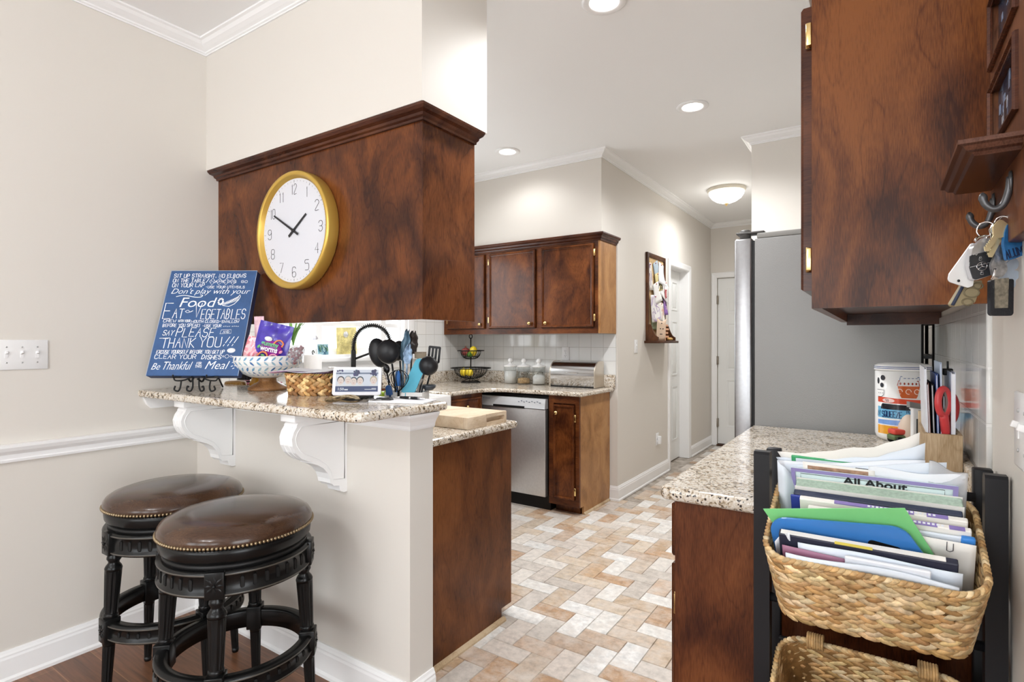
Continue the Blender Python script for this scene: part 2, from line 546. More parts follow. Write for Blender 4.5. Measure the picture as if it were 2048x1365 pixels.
def molding(mb, path, prof, side=1, mat=0, closed=False):
    """sweeps a profile (out, z) along a path in plan; side=+1 puts 'out' to the left of travel"""
    P = [Vector((p[0], p[1])) for p in path]
    n = len(P)
    rings = []
    for i in range(n):
        d1 = (P[i] - P[i - 1]).normalized() if (i > 0 or closed) else None
        d2 = (P[(i + 1) % n] - P[i]).normalized() if (i < n - 1 or closed) else None
        if d1 is None: d1 = d2
        if d2 is None: d2 = d1
        n1 = Vector((-d1.y, d1.x)) * side; n2 = Vector((-d2.y, d2.x)) * side
        m = (n1 + n2)
        m = m / max(0.2, m.dot(n1)) if m.length > 1e-6 else n1
        rings.append([(P[i].x + m.x * o, P[i].y + m.y * o, z) for o, z in prof])
    k = len(prof)
    vs = [p for r in rings for p in r]
    fs = []
    for i in range(n - 1 if not closed else n):
        j = (i + 1) % n
        for q in range(k):
            q2 = (q + 1) % k
            fs.append((i * k + q, i * k + q2, j * k + q2, j * k + q))
    if not closed:
        fs.append(tuple(range(k))); fs.append(tuple((n - 1) * k + q for q in range(k))[::-1])
    mb.add(vs, fs, mat)
    return mb
def frame(o, x, z):
    """matrix with local X along x, local Z along z, at o"""
    x = Vector(x).normalized(); z = Vector(z); z = (z - x * z.dot(x)).normalized(); y = z.cross(x)
    M = Matrix.Identity(4)
    for i in range(3):
        M[i][0], M[i][1], M[i][2], M[i][3] = x[i], y[i], z[i], o[i]
    return M
CR = Vector((math.cos(TH), math.sin(TH), 0))
CF = Vector((-math.sin(TH), math.cos(TH), 0))
UP = Vector((0, 0, 1))
def at(px, py, d):
    """point of the place at the given sight-line and distance along the view"""
    return CR * ((px - 1024) / 1105 * d) + CF * d + UP * (1.29 - (py - 682.5) / 1105 * d)
def atz(px, py, z): return at(px, py, (1.29 - z) / ((py - 682.5) / 1105))
def atx(px, py, x):
    q = at(px, py, 1.0); return at(px, py, x / q.x)
def aty(px, py, y):
    q = at(px, py, 1.0); return at(px, py, y / q.y)
# ================================================================== the setting
XL, XR, XK, XH = -2.76, 0.177, -3.35, -1.774      # left wall, right wall, kitchen window wall, hall wall
YW, YB, XE = 1.377, 1.493, -1.343                 # half wall front, back, free end
ZC = 2.743
YT = 4.18                                         # tiled far wall of the kitchen

# wood floor of the dining side: planks run along X
PLANKM = None
def plank_material():
    m, nt, b = nodes_of('dark plank floor')
    tc = N(nt, 'ShaderNodeTexCoord')
    mp = N(nt, 'ShaderNodeMapping'); mp.inputs['Location'].default_value = (0.3, -0.033, 0)
    nt.links.new(tc.outputs['Object'], mp.inputs['Vector'])
    br = N(nt, 'ShaderNodeTexBrick', offset=0.37, squash=1.0)
    br.inputs['Scale'].default_value = 1.0
    br.inputs['Brick Width'].default_value = 1.2
    br.inputs['Row Height'].default_value = 0.1283
    br.inputs['Mortar Size'].default_value = 0.0016
    br.inputs['Color1'].default_value = (0.13, 0.056, 0.028, 1)
    br.inputs['Color2'].default_value = (0.23, 0.105, 0.054, 1)
    br.inputs['Mortar'].default_value = (0.30, 0.16, 0.08, 1)
    nt.links.new(mp.outputs[0], br.inputs['Vector'])
    m2 = N(nt, 'ShaderNodeMapping'); m2.inputs['Scale'].default_value = (4, 60, 1)
    nt.links.new(tc.outputs['Object'], m2.inputs['Vector'])
    no = N(nt, 'ShaderNodeTexNoise', i_Scale=1.0, i_Detail=5.0, i_Distortion=0.5)
    nt.links.new(m2.outputs[0], no.inputs['Vector'])
    r = ramp(nt, [(0.3, (0.6, 0.6, 0.6)), (0.7, (1.25, 1.2, 1.15))])
    nt.links.new(no.outputs['Fac'], r.inputs[0])
    mx = N(nt, 'ShaderNodeMix', data_type='RGBA', blend_type='MULTIPLY'); mx.inputs[0].default_value = 1
    nt.links.new(br.outputs['Color'], mx.inputs[6]); nt.links.new(r.outputs[0], mx.inputs[7])
    nt.links.new(mx.outputs[2], b.inputs['Base Color'])
    b.inputs['Roughness'].default_value = 0.3
    return m
m = MB(); m.box(-2.9, 2.5, -3.2, 1.43, -0.05, 0)
struct('floor', m, plank_material())

# tiled kitchen floor: a herringbone of worn brick-shaped tiles over grout
rb = random.Random(21)
m = MB()
m.col = (0.30, 0.25, 0.20)
m.box(-3.47, 1.2, 1.43, 7.2, -0.05, -0.0035)
PAL = [srgb(230, 229, 226), srgb(226, 224, 219), srgb(224, 218, 210), srgb(232, 231, 228), srgb(208, 200, 191), srgb(200, 192, 183), srgb(192, 183, 173),
       srgb(206, 189, 168), srgb(198, 175, 149), srgb(193, 164, 133), srgb(186, 152, 120), srgb(196, 172, 150), srgb(213, 203, 193), srgb(202, 184, 165)]
U = 0.0990; G = 0.0011
ox, oy = -1.2045, 2.0465
def brick(x0, y0, x1, y1):
    if x1 < -3.45 or x0 > 0.9 or y0 < 1.43 or y1 > 7.15: return
    if x0 < -1.774 and y0 > 4.15: return
    c = rb.choice(PAL); k = rb.uniform(0.92, 1.06)
    m.col = tuple(min(1, q * k) for q in c)
    h = rb.uniform(-0.0006, 0.0006)
    a = 0.0016
    vs = [(x0, y0, -0.004), (x1, y0, -0.004), (x1, y1, -0.004), (x0, y1, -0.004),
          (x0 + a, y0 + a, h), (x1 - a, y0 + a, h), (x1 - a, y1 - a, h), (x0 + a, y1 - a, h)]
    m.add(vs, [(4, 5, 6, 7), (0, 1, 5, 4), (1, 2, 6, 5), (2, 3, 7, 6), (3, 0, 4, 7)])
for i in range(-40, 80):
    for j in range(-45, 45):
        x = ox + (i - 2 * j) * U; y = oy + (i + 2 * j) * U
        brick(x + G, y + G, x + 2 * U - G, y + U - G)
        brick(x - U + G, y + G, x - G, y + 2 * U - G)
struct('floor_kitchen', m, vcol('worn brick floor tile', 0.40, 0.26, 30, 0.25, mott2=srgb(220, 212, 203)))

m = MB(); m.box(-3.5, 2.5, -3.2, 7.3, ZC, ZC + 0.08)
struct('ceiling', m, CEILP)

m = MB(); m.box(-3.47, XL, -3.2, YB, 0, ZC)
struct('wall_left', m, PAINT)
# dining room walls behind the camera, with window openings added for light and reflections
def pierced(m, a0, a1, wins, z0, z1, put):
    x = a0
    for w0, w1 in wins + [(a1, a1)]:
        if w0 > x: put(x, w0, 0, ZC)
        if w1 > w0: put(w0, w1, 0, z0); put(w0, w1, z1, ZC)
        x = w1
m = MB(); pierced(m, -2.76, 2.5, [(-2.53, -1.57), (-1.23, -0.27), (0.07, 1.03)], 0.68, 2.22, lambda a, b_, c, d: m.box(a, b_, -3.32, -3.2, c, d))
struct('wall_dining', m, PAINT)
m = MB(); pierced(m, -3.2, 0.80, [(-2.2, -0.15)], 0.05, 2.35, lambda a, b_, c, d: m.box(2.5, 2.62, a, b_, c, d))
m.box(XR + 0.12, 2.62, 0.80, 0.92, 0, ZC)
struct('wall_dining_right', m, PAINT)
# half wall under the bar
m = MB(); m.box(XL, XE, YW, YB, 0, 1.04)
struct('wall_bar', m, PAINT)
# soffit over the hanging cabinet
m = MB(); m.box(XL, -1.328, 1.42, 1.80, 2.128, ZC)
struct('wall_soffit', m, PAINT)
# kitchen window wall, with its opening
WY0, WY1, WZ0, WZ1 = 2.16, 3.40, 1.17, 2.22
m = MB()
m.box(-3.47, XK, YB, WY0, 0, ZC); m.box(-3.47, XK, WY1, YT, 0, ZC)
m.box(-3.47, XK, WY0, WY1, 0, WZ0); m.box(-3.47, XK, WY0, WY1, WZ1, ZC)
struct('wall_window', m, PAINT)
# far kitchen wall and the hall wall with the closet door recess
DY0, DY1, DZ = 5.50, 6.13, 2.05
m = MB()
m.box(-3.47, XH, YT, DY0, 0, ZC)
m.box(-3.47, XH, DY1, 7.1, 0, ZC)
m.box(-3.47, XH, DY0, DY1, DZ, ZC)
m.box(-3.47, -1.90, DY0, DY1, 0, DZ)
struct('wall_hall', m, PAINT)
m = MB(); m.box(-3.35, XH, 3.868, YT, 2.118, ZC)
struct('wall_soffit_far', m, PAINT)
# hall end wall, with the door opening
EX0, EX1 = -1.700, -0.86
m = MB()
m.box(-2.0, EX0, 7.1, 7.25, 0, ZC); m.box(EX1, 1.2, 7.1, 7.25, 0, ZC); m.box(EX0, EX1, 7.1, 7.25, 2.07, ZC)
m.box(EX0, EX1, 7.2, 7.25, 0, 2.07)
struct('wall_end', m, PAINT)
# wall behind the fridge
m = MB(); m.box(-0.774, 1.2, 4.225, 7.1, 0, ZC)
struct('wall_fridge', m, PAINT)
# right wall (ends just past the key rack)
m = MB(); m.box(XR, XR + 0.12, 0.80, 4.225, 0, ZC)
struct('wall_right', m, PAINT)
m = MB(); m.box(-0.15, XR, 1.40, 2.52, 2.13, ZC)
struct('wall_soffit_right', m, PAINT)

# ---- crown moulding, baseboards, chair rail
CROWN = [(0, ZC), (0.060, ZC), (0.060, ZC - 0.008), (0.050, ZC - 0.012), (0.040, ZC - 0.024), (0.024, ZC - 0.034), (0.012, ZC - 0.040), (0.012, ZC - 0.047), (0.006, ZC - 0.050), (0.006, ZC - 0.056), (0, ZC - 0.056)]
m = MB(); molding(m, [(XL, -3.2), (XL, 1.42), (-1.328, 1.42)], CROWN, -1)
struct('trim_1', m, TRIMW)
m = MB(); molding(m, [(XK, 3.868), (XH, 3.868), (XH, 7.1), (-0.774, 7.1), (-0.774, 4.225), (XR, 4.225)], CROWN, -1)
struct('trim_2', m, TRIMW)
BASE = [(0, 0), (0.024, 0), (0.024, 0.012), (0.017, 0.020), (0.015, 0.086), (0.012, 0.094), (0.012, 0.100), (0.008, 0.107), (0.005, 0.116), (0, 0.116)]
m = MB(); molding(m, [(XL, -3.2), (XL, YW), (XE, YW), (XE, YB)], BASE, -1)
struct('baseboard_left', m, TRIMW)
m = MB(); molding(m, [(-1.838, YT), (XH, YT), (XH, DY0 - 0.075)], BASE, -1)
struct('baseboard_hall', m, TRIMW)
m = MB(); molding(m, [(XH, DY1 + 0.075), (XH, 7.1), (EX0 - 0.066, 7.1)], BASE, -1)
struct('baseboard_end', m, TRIMW)
RAIL = [(0, 0.829), (0.012, 0.829), (0.014, 0.838), (0.010, 0.842), (0.012, 0.858), (0.024, 0.872), (0.030, 0.886), (0.030, 0.897), (0, 0.897)]
m = MB(); molding(m, [(XL, -3.2), (XL, YW)], RAIL, -1)
struct('trim_3', m, TRIMW)
# white moulding that carries the bar top: along the half wall and round its end, and on the left wall
CAP = [(0, 0.982), (0.007, 0.982), (0.010, 0.988), (0.012, 0.998), (0.020, 1.014), (0.032, 1.030), (0.034, 1.0395), (0, 1.0395)]
m = MB(); molding(m, [(XL, YW), (XE, YW), (XE, YB)], CAP, -1)
struct('trim_4', m, TRIMW)
m = MB()
m.prism([(1.135, 1.0395), (1.377, 1.0395), (1.377, 0.986), (1.168, 0.986), (1.150, 1.005)], XL, XL + 0.02, 'X')
struct('trim_5', m, TRIMW)

# ---- doors
def panel_door(m, y0, y1, z0, z1, x, th, axis):
    """six-panel slab; axis 'X': slab normal is X and it spans y0..y1, else it spans in x with normal -Y"""
    def B(a0, a1, c0, c1, d0, d1, b=0.0):
        if axis == 'X': m.box(x + d0, x + d1, a0, a1, c0, c1, b)
        else: m.box(a0, a1, x - d1, x - d0, c0, c1, b)
    B(y0, y1, z0, z1, -th, 0)
    w = y1 - y0; st = 0.11; mid = (y0 + y1) / 2; g = 0.05
    rows = [(z0 + 0.22, z0 + 0.78), (z0 + 0.92, z0 + 1.48), (z0 + 1.62, z1 - 0.13)]
    for c0, c1 in rows:
        for a0, a1 in ((y0 + st, mid - g), (mid + g, y1 - st)):
            e = 0.012
            B(a0 - e, a1 + e, c0 - e, c0, 0, 0.006); B(a0 - e, a1 + e, c1, c1 + e, 0, 0.006)
            B(a0 - e, a0, c0, c1, 0, 0.006); B(a1, a1 + e, c0, c1, 0, 0.006)
            B(a0 + 0.02, a1 - 0.02, c0 + 0.02, c1 - 0.02, 0, 0.005, 0.004)
CAS = [(0, 0), (0.066, 0), (0.066, 0.010), (0.056, 0.018), (0.030, 0.014), (0.010, 0.013), (0.004, 0.009), (0, 0.006)]
def casing(m, a0, a1, z1, x, axis):
    """door casing: profile across (0 at the opening), swept up, across and down"""
    w = 0.066
    def P(a, z, d):
        return (x + d, a, z) if axis == 'X' else (a, x - d, z)
    rings = []
    for (sa, sz, a, z) in ((-1, 0, a0, 0.0), (-1, 1, a0, z1), (1, 1, a1, z1), (1, 0, a1, 0.0)):
        rings.append([P(a + sa * o, z + sz * o, d) for o, d in CAS])
    k = len(CAS)
    vs = [p for r in rings for p in r]
    fs = [(i * k + q, i * k + (q + 1) % k, (i + 1) * k + (q + 1) % k, (i + 1) * k + q) for i in range(3) for q in range(k)]
    fs += [tuple(range(k)), tuple(3 * k + q for q in range(k))]
    m.add(vs, fs)
m = MB(); panel_door(m, DY0 + 0.004, DY1 - 0.004, 0.012, DZ - 0.004, -1.868, 0.03, 'X')
d1 = struct('door_1', m, DOORW)
m = MB(); casing(m, DY0, DY1, DZ, XH, 'X')
m.box(-1.90, XH, DY0 - 0.001, DY0 + 0.003, 0, DZ); m.box(-1.90, XH, DY1 - 0.003, DY1 + 0.001, 0, DZ); m.box(-1.90, XH, DY0, DY1, DZ - 0.003, DZ + 0.001)
struct('trim_6', m, TRIMW)
m = MB(); panel_door(m, EX0 + 0.004, EX1 - 0.004, 0.02, 2.066, 7.13, 0.04, 'Y')
d2 = struct('door_2', m, DOORW)
for z in (0.28, 1.05, 1.80):
    h = MB(); h.box(EX0 - 0.003, EX0 + 0.016, 7.094, 7.131, z - 0.05, z + 0.05); h.tube([(EX0 + 0.004, 7.092, z - 0.052), (EX0 + 0.004, 7.092, z + 0.052)], 0.007)
    h.build('hinge', plain('aged nickel', (0.35, 0.31, 0.26), 0.35, 1.0), d2)
m = MB(); casing(m, EX0, EX1, 2.07, 7.1, 'Y')
struct('trim_7', m, TRIMW)
m = MB(); m.box(EX0, EX1, 7.06, 7.19, 0, 0.014, 0.004)
struct('trim_8', m, WALNUT)

# ---- kitchen window: casing, sill, sashes with panes
m = MB()
f = 0.075
m.box(XK, XK + 0.018, WY0 - f, WY0, WZ0 - 0.02, WZ1 + f, 0.004); m.box(XK, XK + 0.018, WY1, WY1 + f, WZ0 - 0.02, WZ1 + f, 0.004)
m.box(XK, XK + 0.018, WY0, WY1, WZ1, WZ1 + f, 0.004)
for y0, y1 in ((WY0, WY0 + 0.03), (WY1 - 0.03, WY1)): m.box(-3.45, XK, y0, y1, WZ0, WZ1)
m.box(-3.45, XK, WY0, WY1, WZ1 - 0.03, WZ1); m.box(-3.45, XK, WY0, WY1, WZ0, WZ0 + 0.02)
win = struct('window_1', m, TRIMW)
m = MB(); m.box(XK - 0.09, XK + 0.075, WY0 - f - 0.03, WY1 + f + 0.03, WZ0 - 0.032, WZ0, 0.006)
m.box(XK, XK + 0.02, WY0 - f, WY1 + f, WZ0 - 0.10, WZ0 - 0.032, 0.003)
m.build('window_sill', TRIMW, win)
ys = [WY0 + 0.03, 2.555, 3.18, WY1 - 0.03]
for a, b_ in zip(ys[:-1], ys[1:]):
    s = MB()
    x0, x1 = -3.43, -3.40
    e = 0.028
    s.box(x0, x1, a, a + e, WZ0 + 0.02, WZ1 - 0.03); s.box(x0, x1, b_ - e, b_, WZ0 + 0.02, WZ1 - 0.03)
    s.box(x0, x1, a + e, b_ - e, WZ0 + 0.02, WZ0 + 0.065); s.box(x0, x1, a + e, b_ - e, WZ1 - 0.075, WZ1 - 0.03)
    s.box(x0, x1, a + e, b_ - e, 1.40, 1.435)
    so = s.build('sash', TRIMW, win)
    g = MB(); g.box(-3.417, -3.413, a + e, b_ - e, WZ0 + 0.065, WZ1 - 0.075)
    g.build('pane', thin('window glass', (1, 1, 1), 0.05), so)

# ---- wall tile and granite upstands
m = MB(); m.box(XK + 0.006, XH - 0.012, YT - 0.006, YT + 0.001, 1.0, 1.36)
struct('wall_tile_far', m, walltile('white wall tile far', 'X', XH - 0.012, 1.016))
m = MB()
m.box(XK - 0.001, XK + 0.006, 1.5, WY0 - f, 1.0, 2.1); m.box(XK - 0.001, XK + 0.006, WY1 + f, YT, 1.0, 2.1)
m.box(XK - 0.001, XK + 0.006, WY0 - f, WY1 + f, 1.0, WZ0 - 0.1)
struct('wall_tile_window', m, walltile('white wall tile by window', 'Y', YT, 1.016))
m = MB(); m.box(XR - 0.007, XR + 0.001, 1.412, 3.6, 1.0, 1.372); m.tube([(XR - 0.003, 1.409, 0.96), (XR - 0.003, 1.409, 1.362)], 0.006)
struct('wall_tile_right', m, walltile('white wall tile right', 'Y', 1.412, 1.016, 0.1105, 0.0034, (0.80, 0.80, 0.79)))
# ================================================================== countertops and cabinets
def slab(name, poly, z0, z1, r, label, cat, mats=None, rc=0.012):
    """stone slab with rounded plan corners and eased edges"""
    bm = bmesh.new()
    vs = [bm.verts.new((x, y, z0)) for x, y in poly]
    f = bm.faces.new(vs)
    ex = bmesh.ops.extrude_face_region(bm, geom=[f])
    for v in [e for e in ex['geom'] if isinstance(e, bmesh.types.BMVert)]: v.co.z = z1
    bmesh.ops.recalc_face_normals(bm, faces=list(bm.faces))
    hz = [e for e in bm.edges if abs(e.verts[0].co.z - e.verts[1].co.z) < 1e-6]
    bmesh.ops.bevel(bm, geom=hz, offset=rc, segments=3, profile=0.5, affect='EDGES')
    m = MB(); m.addbm(bm, 0, False)
    o = m.build(name, mats or GRAN)
    return tag(o, label, cat)
def rpoly(pts, rad, n=6):
    """rounds the listed corners of a polygon; rad per corner"""
    out = []
    k = len(pts)
    for i, p in enumerate(pts):
        r = rad[i]
        if r <= 0: out.append(p); continue
        a = Vector(pts[i - 1]) - Vector(p); b = Vector(pts[(i + 1) % k]) - Vector(p)
        a.normalize(); b.normalize()
        ang = a.angle(b); t = r / math.tan(ang / 2)
        p0 = Vector(p) + a * t; p1 = Vector(p) + b * t
        c = Vector(p) + (a + b).normalized() * (r / math.sin(ang / 2))
        a0 = math.atan2(*(p0 - c).yx); a1 = math.atan2(*(p1 - c).yx)
        da = (a1 - a0 + PI) % (2 * PI) - PI
        for q in range(n + 1):
            an = a0 + da * q / n
            out.append((c.x + r * math.cos(an), c.y + r * math.sin(an)))
    return out
BZ = 1.072
slab('bar_countertop', rpoly([(XL + 0.001, 1.115), (-1.305, 1.115), (-1.305, 1.535), (XL + 0.001, 1.535)], [0.012, 0.045, 0.012, 0]), 1.04, BZ, 0,
     'raised granite bar top with rounded corner on white corbels', 'countertop')
slab('peninsula_countertop', rpoly([(-3.349, YB + 0.001), (-1.425, YB + 0.001), (-1.425, 2.185), (-2.62, 2.185), (-2.62, 2.38), (-3.349, 2.38)], [0, 0, 0.02, 0.03, 0, 0]), 0.882, 0.914, 0,
     'lower granite countertop behind the bar, with the maple board on it', 'countertop')
slab('sink_run_countertop', rpoly([(-3.349, 3.09), (-2.62, 3.09), (-2.62, 3.60), (-1.802, 3.60), (-1.802, YT - 0.001), (-3.349, YT - 0.001)], [0, 0, 0.16, 0.012, 0, 0], 8), 0.882, 0.914, 0,
     'granite corner countertop under the far cabinets, with the bread box on it', 'countertop')
slab('buffet_countertop', rpoly([(-0.483, 1.397), (0.176, 1.397), (0.176, 2.655), (-0.483, 2.655)], [0.03, 0, 0, 0]), 0.880, 0.914, 0,
     'granite countertop beside the fridge, behind the basket rack', 'countertop')
def upstand(name, boxes, label):
    m = MB()
    for b in boxes: m.box(*b, 0.003)
    return tag(m.build(name, GRAN), label, 'backsplash')
upstand('granite_backsplash', [(XK + 0.006, XH - 0.016, YT - 0.026, YT - 0.007, 0.9142, 1.016), (XK + 0.007, XK + 0.026, 3.1, YT - 0.026, 0.9142, 1.016)],
        'speckled granite upstand behind the glass canisters and fruit basket')
upstand('granite_backsplash', [(XR - 0.026, XR - 0.008, 1.402, 2.654, 0.9142, 1.016)], 'speckled granite upstand below the tiles on the right wall')

def raised_frame(m, P, a0, a1, z0, z1, d, w=0.022):
    """moulded lip round a door's edge. P(a, depth, z) -> point"""
    prof = [(0, 0), (0, d * 0.55), (w * 0.2, d), (w * 0.55, d), (w * 0.75, d * 0.45), (w, d * 0.35), (w, 0)]
    rings = []
    for a, z, sa, sz in ((a0, z0, 1, 1), (a1, z0, -1, 1), (a1, z1, -1, -1), (a0, z1, 1, -1)):
        rings.append([P(a + sa * o, q, z + sz * o) for o, q in prof])
    k = len(prof)
    vs = [p for r in rings for p in r]
    fs = []
    for i in range(4):
        j = (i + 1) % 4
        for q in range(k - 1):
            fs.append((i * k + q, i * k + q + 1, j * k + q + 1, j * k + q))
    m.add(vs, fs)
def knob(P, a, z, parent, d0=0.02):
    m = MB()
    o = Vector(P(a, d0, z)); n = (Vector(P(a, d0 + 1, z)) - o)
    M = frame(o, n.cross(UP), n)
    m.lathe([(0.006, -0.002), (0.005, 0.008), (0.010, 0.012), (0.015, 0.018), (0.0145, 0.024), (0.009, 0.029), (0, 0.030)], 16, M=M)
    return m.build('knob', BRASS, parent)
def hinge(P, a, z, parent, d0=0.008):
    m = MB()
    o = Vector(P(a, d0, z)); u = Vector(P(a + 1, d0, z)) - o; n = Vector(P(a, d0 + 1, z)) - o
    M = frame(o, u, UP)
    m.box(-0.011, 0.011, -0.008, 0.004, -0.026, 0.026, 0.002, M=M)
    m.tube([M @ Vector((0, 0.0, -0.028)), M @ Vector((0, 0.0, 0.028))], 0.0055)
    return m.build('hinge', BRASS, parent)
def cab_door(parent, P, a0, a1, z0, z1, mat, name='door', kn=None, hg=(), lip=0.012, th=0.018):
    """slab door with a moulded lip; P(a, depth from the face, z)"""
    m = MB()
    c = [P(a, d, z) for a in (a0, a1) for d in (0.001, th - 0.006) for z in (z0, z1)]
    xs = [p[0] for p in c]; ys = [p[1] for p in c]; zs = [p[2] for p in c]
    m.box(min(xs), max(xs), min(ys), max(ys), min(zs), max(zs))
    Q = lambda a, d, z: P(a, th - 0.006 + d, z)
    raised_frame(m, Q, a0, a1, z0, z1, lip)
    o = m.build(name, mat, parent)
    if kn: knob(P, kn[0], kn[1], o, th - 0.004)
    for a, z in hg: hinge(P, a, z, o)
    return o

# ---- hanging cabinet over the bar (holds the clock)
t = thing('hanging_cabinet', 'cherry cabinet hanging over the bar, clock on its front', 'cabinet')
m = MB()
x0, x1, y0, y1, z0, z1 = XL + 0.001, -1.38, 1.479, 1.785, 1.369, 2.126
m.box(x0, x1, y0, y0 + 0.016, z0, z1)              # back panel towards the dining side
m.box(x1 - 0.018, x1, y0 + 0.0165, y1, z0, z1)
m.box(x0, x1 - 0.018, y0 + 0.016, y1, z0 + 0.018, z1)
m.build('body', CHERRY, t)
CCR = [(0, 2.092), (0.006, 2.090), (0.010, 2.096), (0.012, 2.102), (0.022, 2.106), (0.026, 2.113), (0.040, 2.117), (0.052, 2.124), (0.054, 2.130), (0.0585, 2.134), (0.058, 2.1275), (0, 2.1275)]
CCR = [(0, 2.088), (0.010, 2.088), (0.012, 2.096), (0.022, 2.100), (0.026, 2.108), (0.044, 2.112), (0.054, 2.120), (0.056, 2.1275), (0, 2.1275)]
m = MB(); molding(m, [(x0, y0), (x1, y0), (x1, y1)], CCR, -1)
m.build('crown_molding', CHEDGE, t)
P = lambda a, d, z: (a, y1 + d, z)
for i in range(3):
    a0 = -2.70 + i * 0.435
    cab_door(t, P, a0, a0 + 0.42, 1.40, 2.06, CHERRY, kn=(a0 + 0.38, 1.44))

# ---- far wall cabinets
t = thing('wall_cabinet', 'cherry wall cabinets with brass knobs above the tiled corner counter', 'cabinet')
m = MB()
fy = 3.87
m.box(XK + 0.007, -1.80, fy + 0.02, YT - 0.007, 1.368, 2.117)
m.build('carcass', CHERRY, t)
m = MB()
for a0, a1, c0, c1 in ((XK + 0.007, -1.80, 2.045, 2.117), (XK + 0.007, -1.80, 1.349, 1.394)):
    m.box(a0, a1, fy, fy + 0.02, c0, c1)
for a0, a1 in ((XK + 0.007, -3.30), (-2.868, -2.828), (-2.352, -2.302), (-1.83, -1.80)):
    m.box(a0, a1, fy, fy + 0.02, 1.394, 2.045)
m.build('face_frame', CHERRYX, t)
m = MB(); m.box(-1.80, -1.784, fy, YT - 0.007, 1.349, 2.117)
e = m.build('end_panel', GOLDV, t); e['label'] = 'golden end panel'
m = MB(); molding(m, [(XK + 0.007, fy), (-1.784, fy), (-1.784, 4.17)], [(0, 2.060), (0.008, 2.060), (0.010, 2.070), (0.020, 2.078), (0.024, 2.092), (0.036, 2.098), (0.042, 2.108), (0.042, 2.117), (0, 2.117)], -1)
m.build('crown_molding', CHEDGE, t)
P = lambda a, d, z: (a, fy - d, z)
cab_door(t, P, -3.29, -2.872, 1.398, 2.040, CHERRY, kn=(-2.915, 1.435), hg=[(-3.29, 1.47), (-3.29, 1.97)])
cab_door(t, P, -2.824, -2.356, 1.398, 2.040, CHERRY, kn=(-2.405, 1.435), hg=[(-2.826, 1.47), (-2.826, 1.97)])
cab_door(t, P, -2.298, -1.834, 1.398, 2.040, CHERRY, kn=(-2.252, 1.435), hg=[(-1.830, 1.47), (-1.830, 1.97)])

# ---- far base cabinets
t = thing('base_cabinet', 'narrow cherry base cabinet with golden end, right of the dishwasher', 'cabinet')
fy = 3.63
m = MB()
m.box(-2.095, -1.856, fy + 0.02, YT - 0.007, 0.09, 0.881); m.box(-2.075, -1.87, fy + 0.075, YT - 0.007, 0, 0.09)
m.build('carcass', CHERRY, t)
m = MB()
m.box(-2.095, -1.840, fy, fy + 0.02, 0.825, 0.881); m.box(-2.095, -1.840, fy, fy + 0.02, 0.065, 0.115)
m.box(-2.095, -2.056, fy, fy + 0.02, 0.115, 0.825); m.box(-1.872, -1.840, fy, fy + 0.02, 0.115, 0.825)
m.build('face_frame', CHERRYX, t)
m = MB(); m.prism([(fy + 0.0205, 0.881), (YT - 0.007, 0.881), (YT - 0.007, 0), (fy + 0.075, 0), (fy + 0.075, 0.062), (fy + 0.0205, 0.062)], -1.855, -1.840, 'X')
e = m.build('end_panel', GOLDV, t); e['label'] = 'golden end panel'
m = MB(); m.prism([(0, 0), (0.016, 0), (0.014, 0.008), (0.008, 0.014), (0, 0.016)], 3.70, 4.15, 'Y', M=Matrix.Translation((-1.84, 0, 0)))
e = m.build('shoe_molding', OAK, t)
P = lambda a, d, z: (a, fy - d, z)
cab_door(t, P, -2.050, -1.876, 0.118, 0.816, CHERRY, kn=(-2.018, 0.755), hg=[(-1.872, 0.18), (-1.872, 0.72)])

t = thing('corner_cabinet', 'cherry corner base cabinet between the white sink and dishwasher', 'cabinet')
m = MB(); m.prism([(XK + 0.02, 3.10), (-2.66, 3.10), (-2.66, 3.54), (-2.72, 3.598), (XK + 0.02, 3.598)], 0.09, 0.881, 'Z')
m.build('carcass', CHERRY, t)
P = lambda a, d, z: (-2.66 + d, a, z)
dr = cab_door(t, P, 3.13, 3.50, 0.72, 0.85, CHERRY, 'drawer', kn=(3.315, 0.785))
cab_door(t, P, 3.13, 3.50, 0.12, 0.70, CHERRY, kn=(3.17, 0.65))

t = thing('dishwasher', 'stainless dishwasher with a silver control strip under the corner counter', 'dishwasher')
m = MB(); m.box(-2.766, -2.098, 3.66, 4.17, 0.0, 0.868); m.box(-2.762, -2.10, 3.70, 3.72, 0, 0.1)
e = m.build('cabinet_body', BLACKM, t)
m = MB(); m.box(-2.760, -2.118, 3.612, 3.655, 0.105, 0.768, 0.006); m.build('door_panel', plain('light brushed steel', (0.66, 0.66, 0.66), 0.38, 0.85, var=0.04, vscale=60), t)
m = MB()
m.prism([(3.605, 0.772), (3.655, 0.772), (3.655, 0.848), (3.616, 0.848)], -2.760, -2.118, 'X')
cp = m.build('control_panel', plain('silver grey enamel', (0.62, 0.64, 0.66), 0.3), t)
m = MB(); m.box(-2.60, -2.30, 3.604, 3.612, 0.768, 0.785, 0.003); m.build('handle_pocket', BLACKM, cp)
m = MB()
for i in range(9): m.box(-2.36 + i * 0.024, -2.350 + i * 0.024, 3.6085, 3.611, 0.815 + (i % 2) * 0.008, 0.820 + (i % 2) * 0.008)
for i in range(5): m.box(-2.70 + i * 0.014, -2.692 + i * 0.014, 3.6085, 3.611, 0.826, 0.830)
m.build('printed_marks', plain('blue grey print', (0.10, 0.13, 0.2), 0.5), cp)

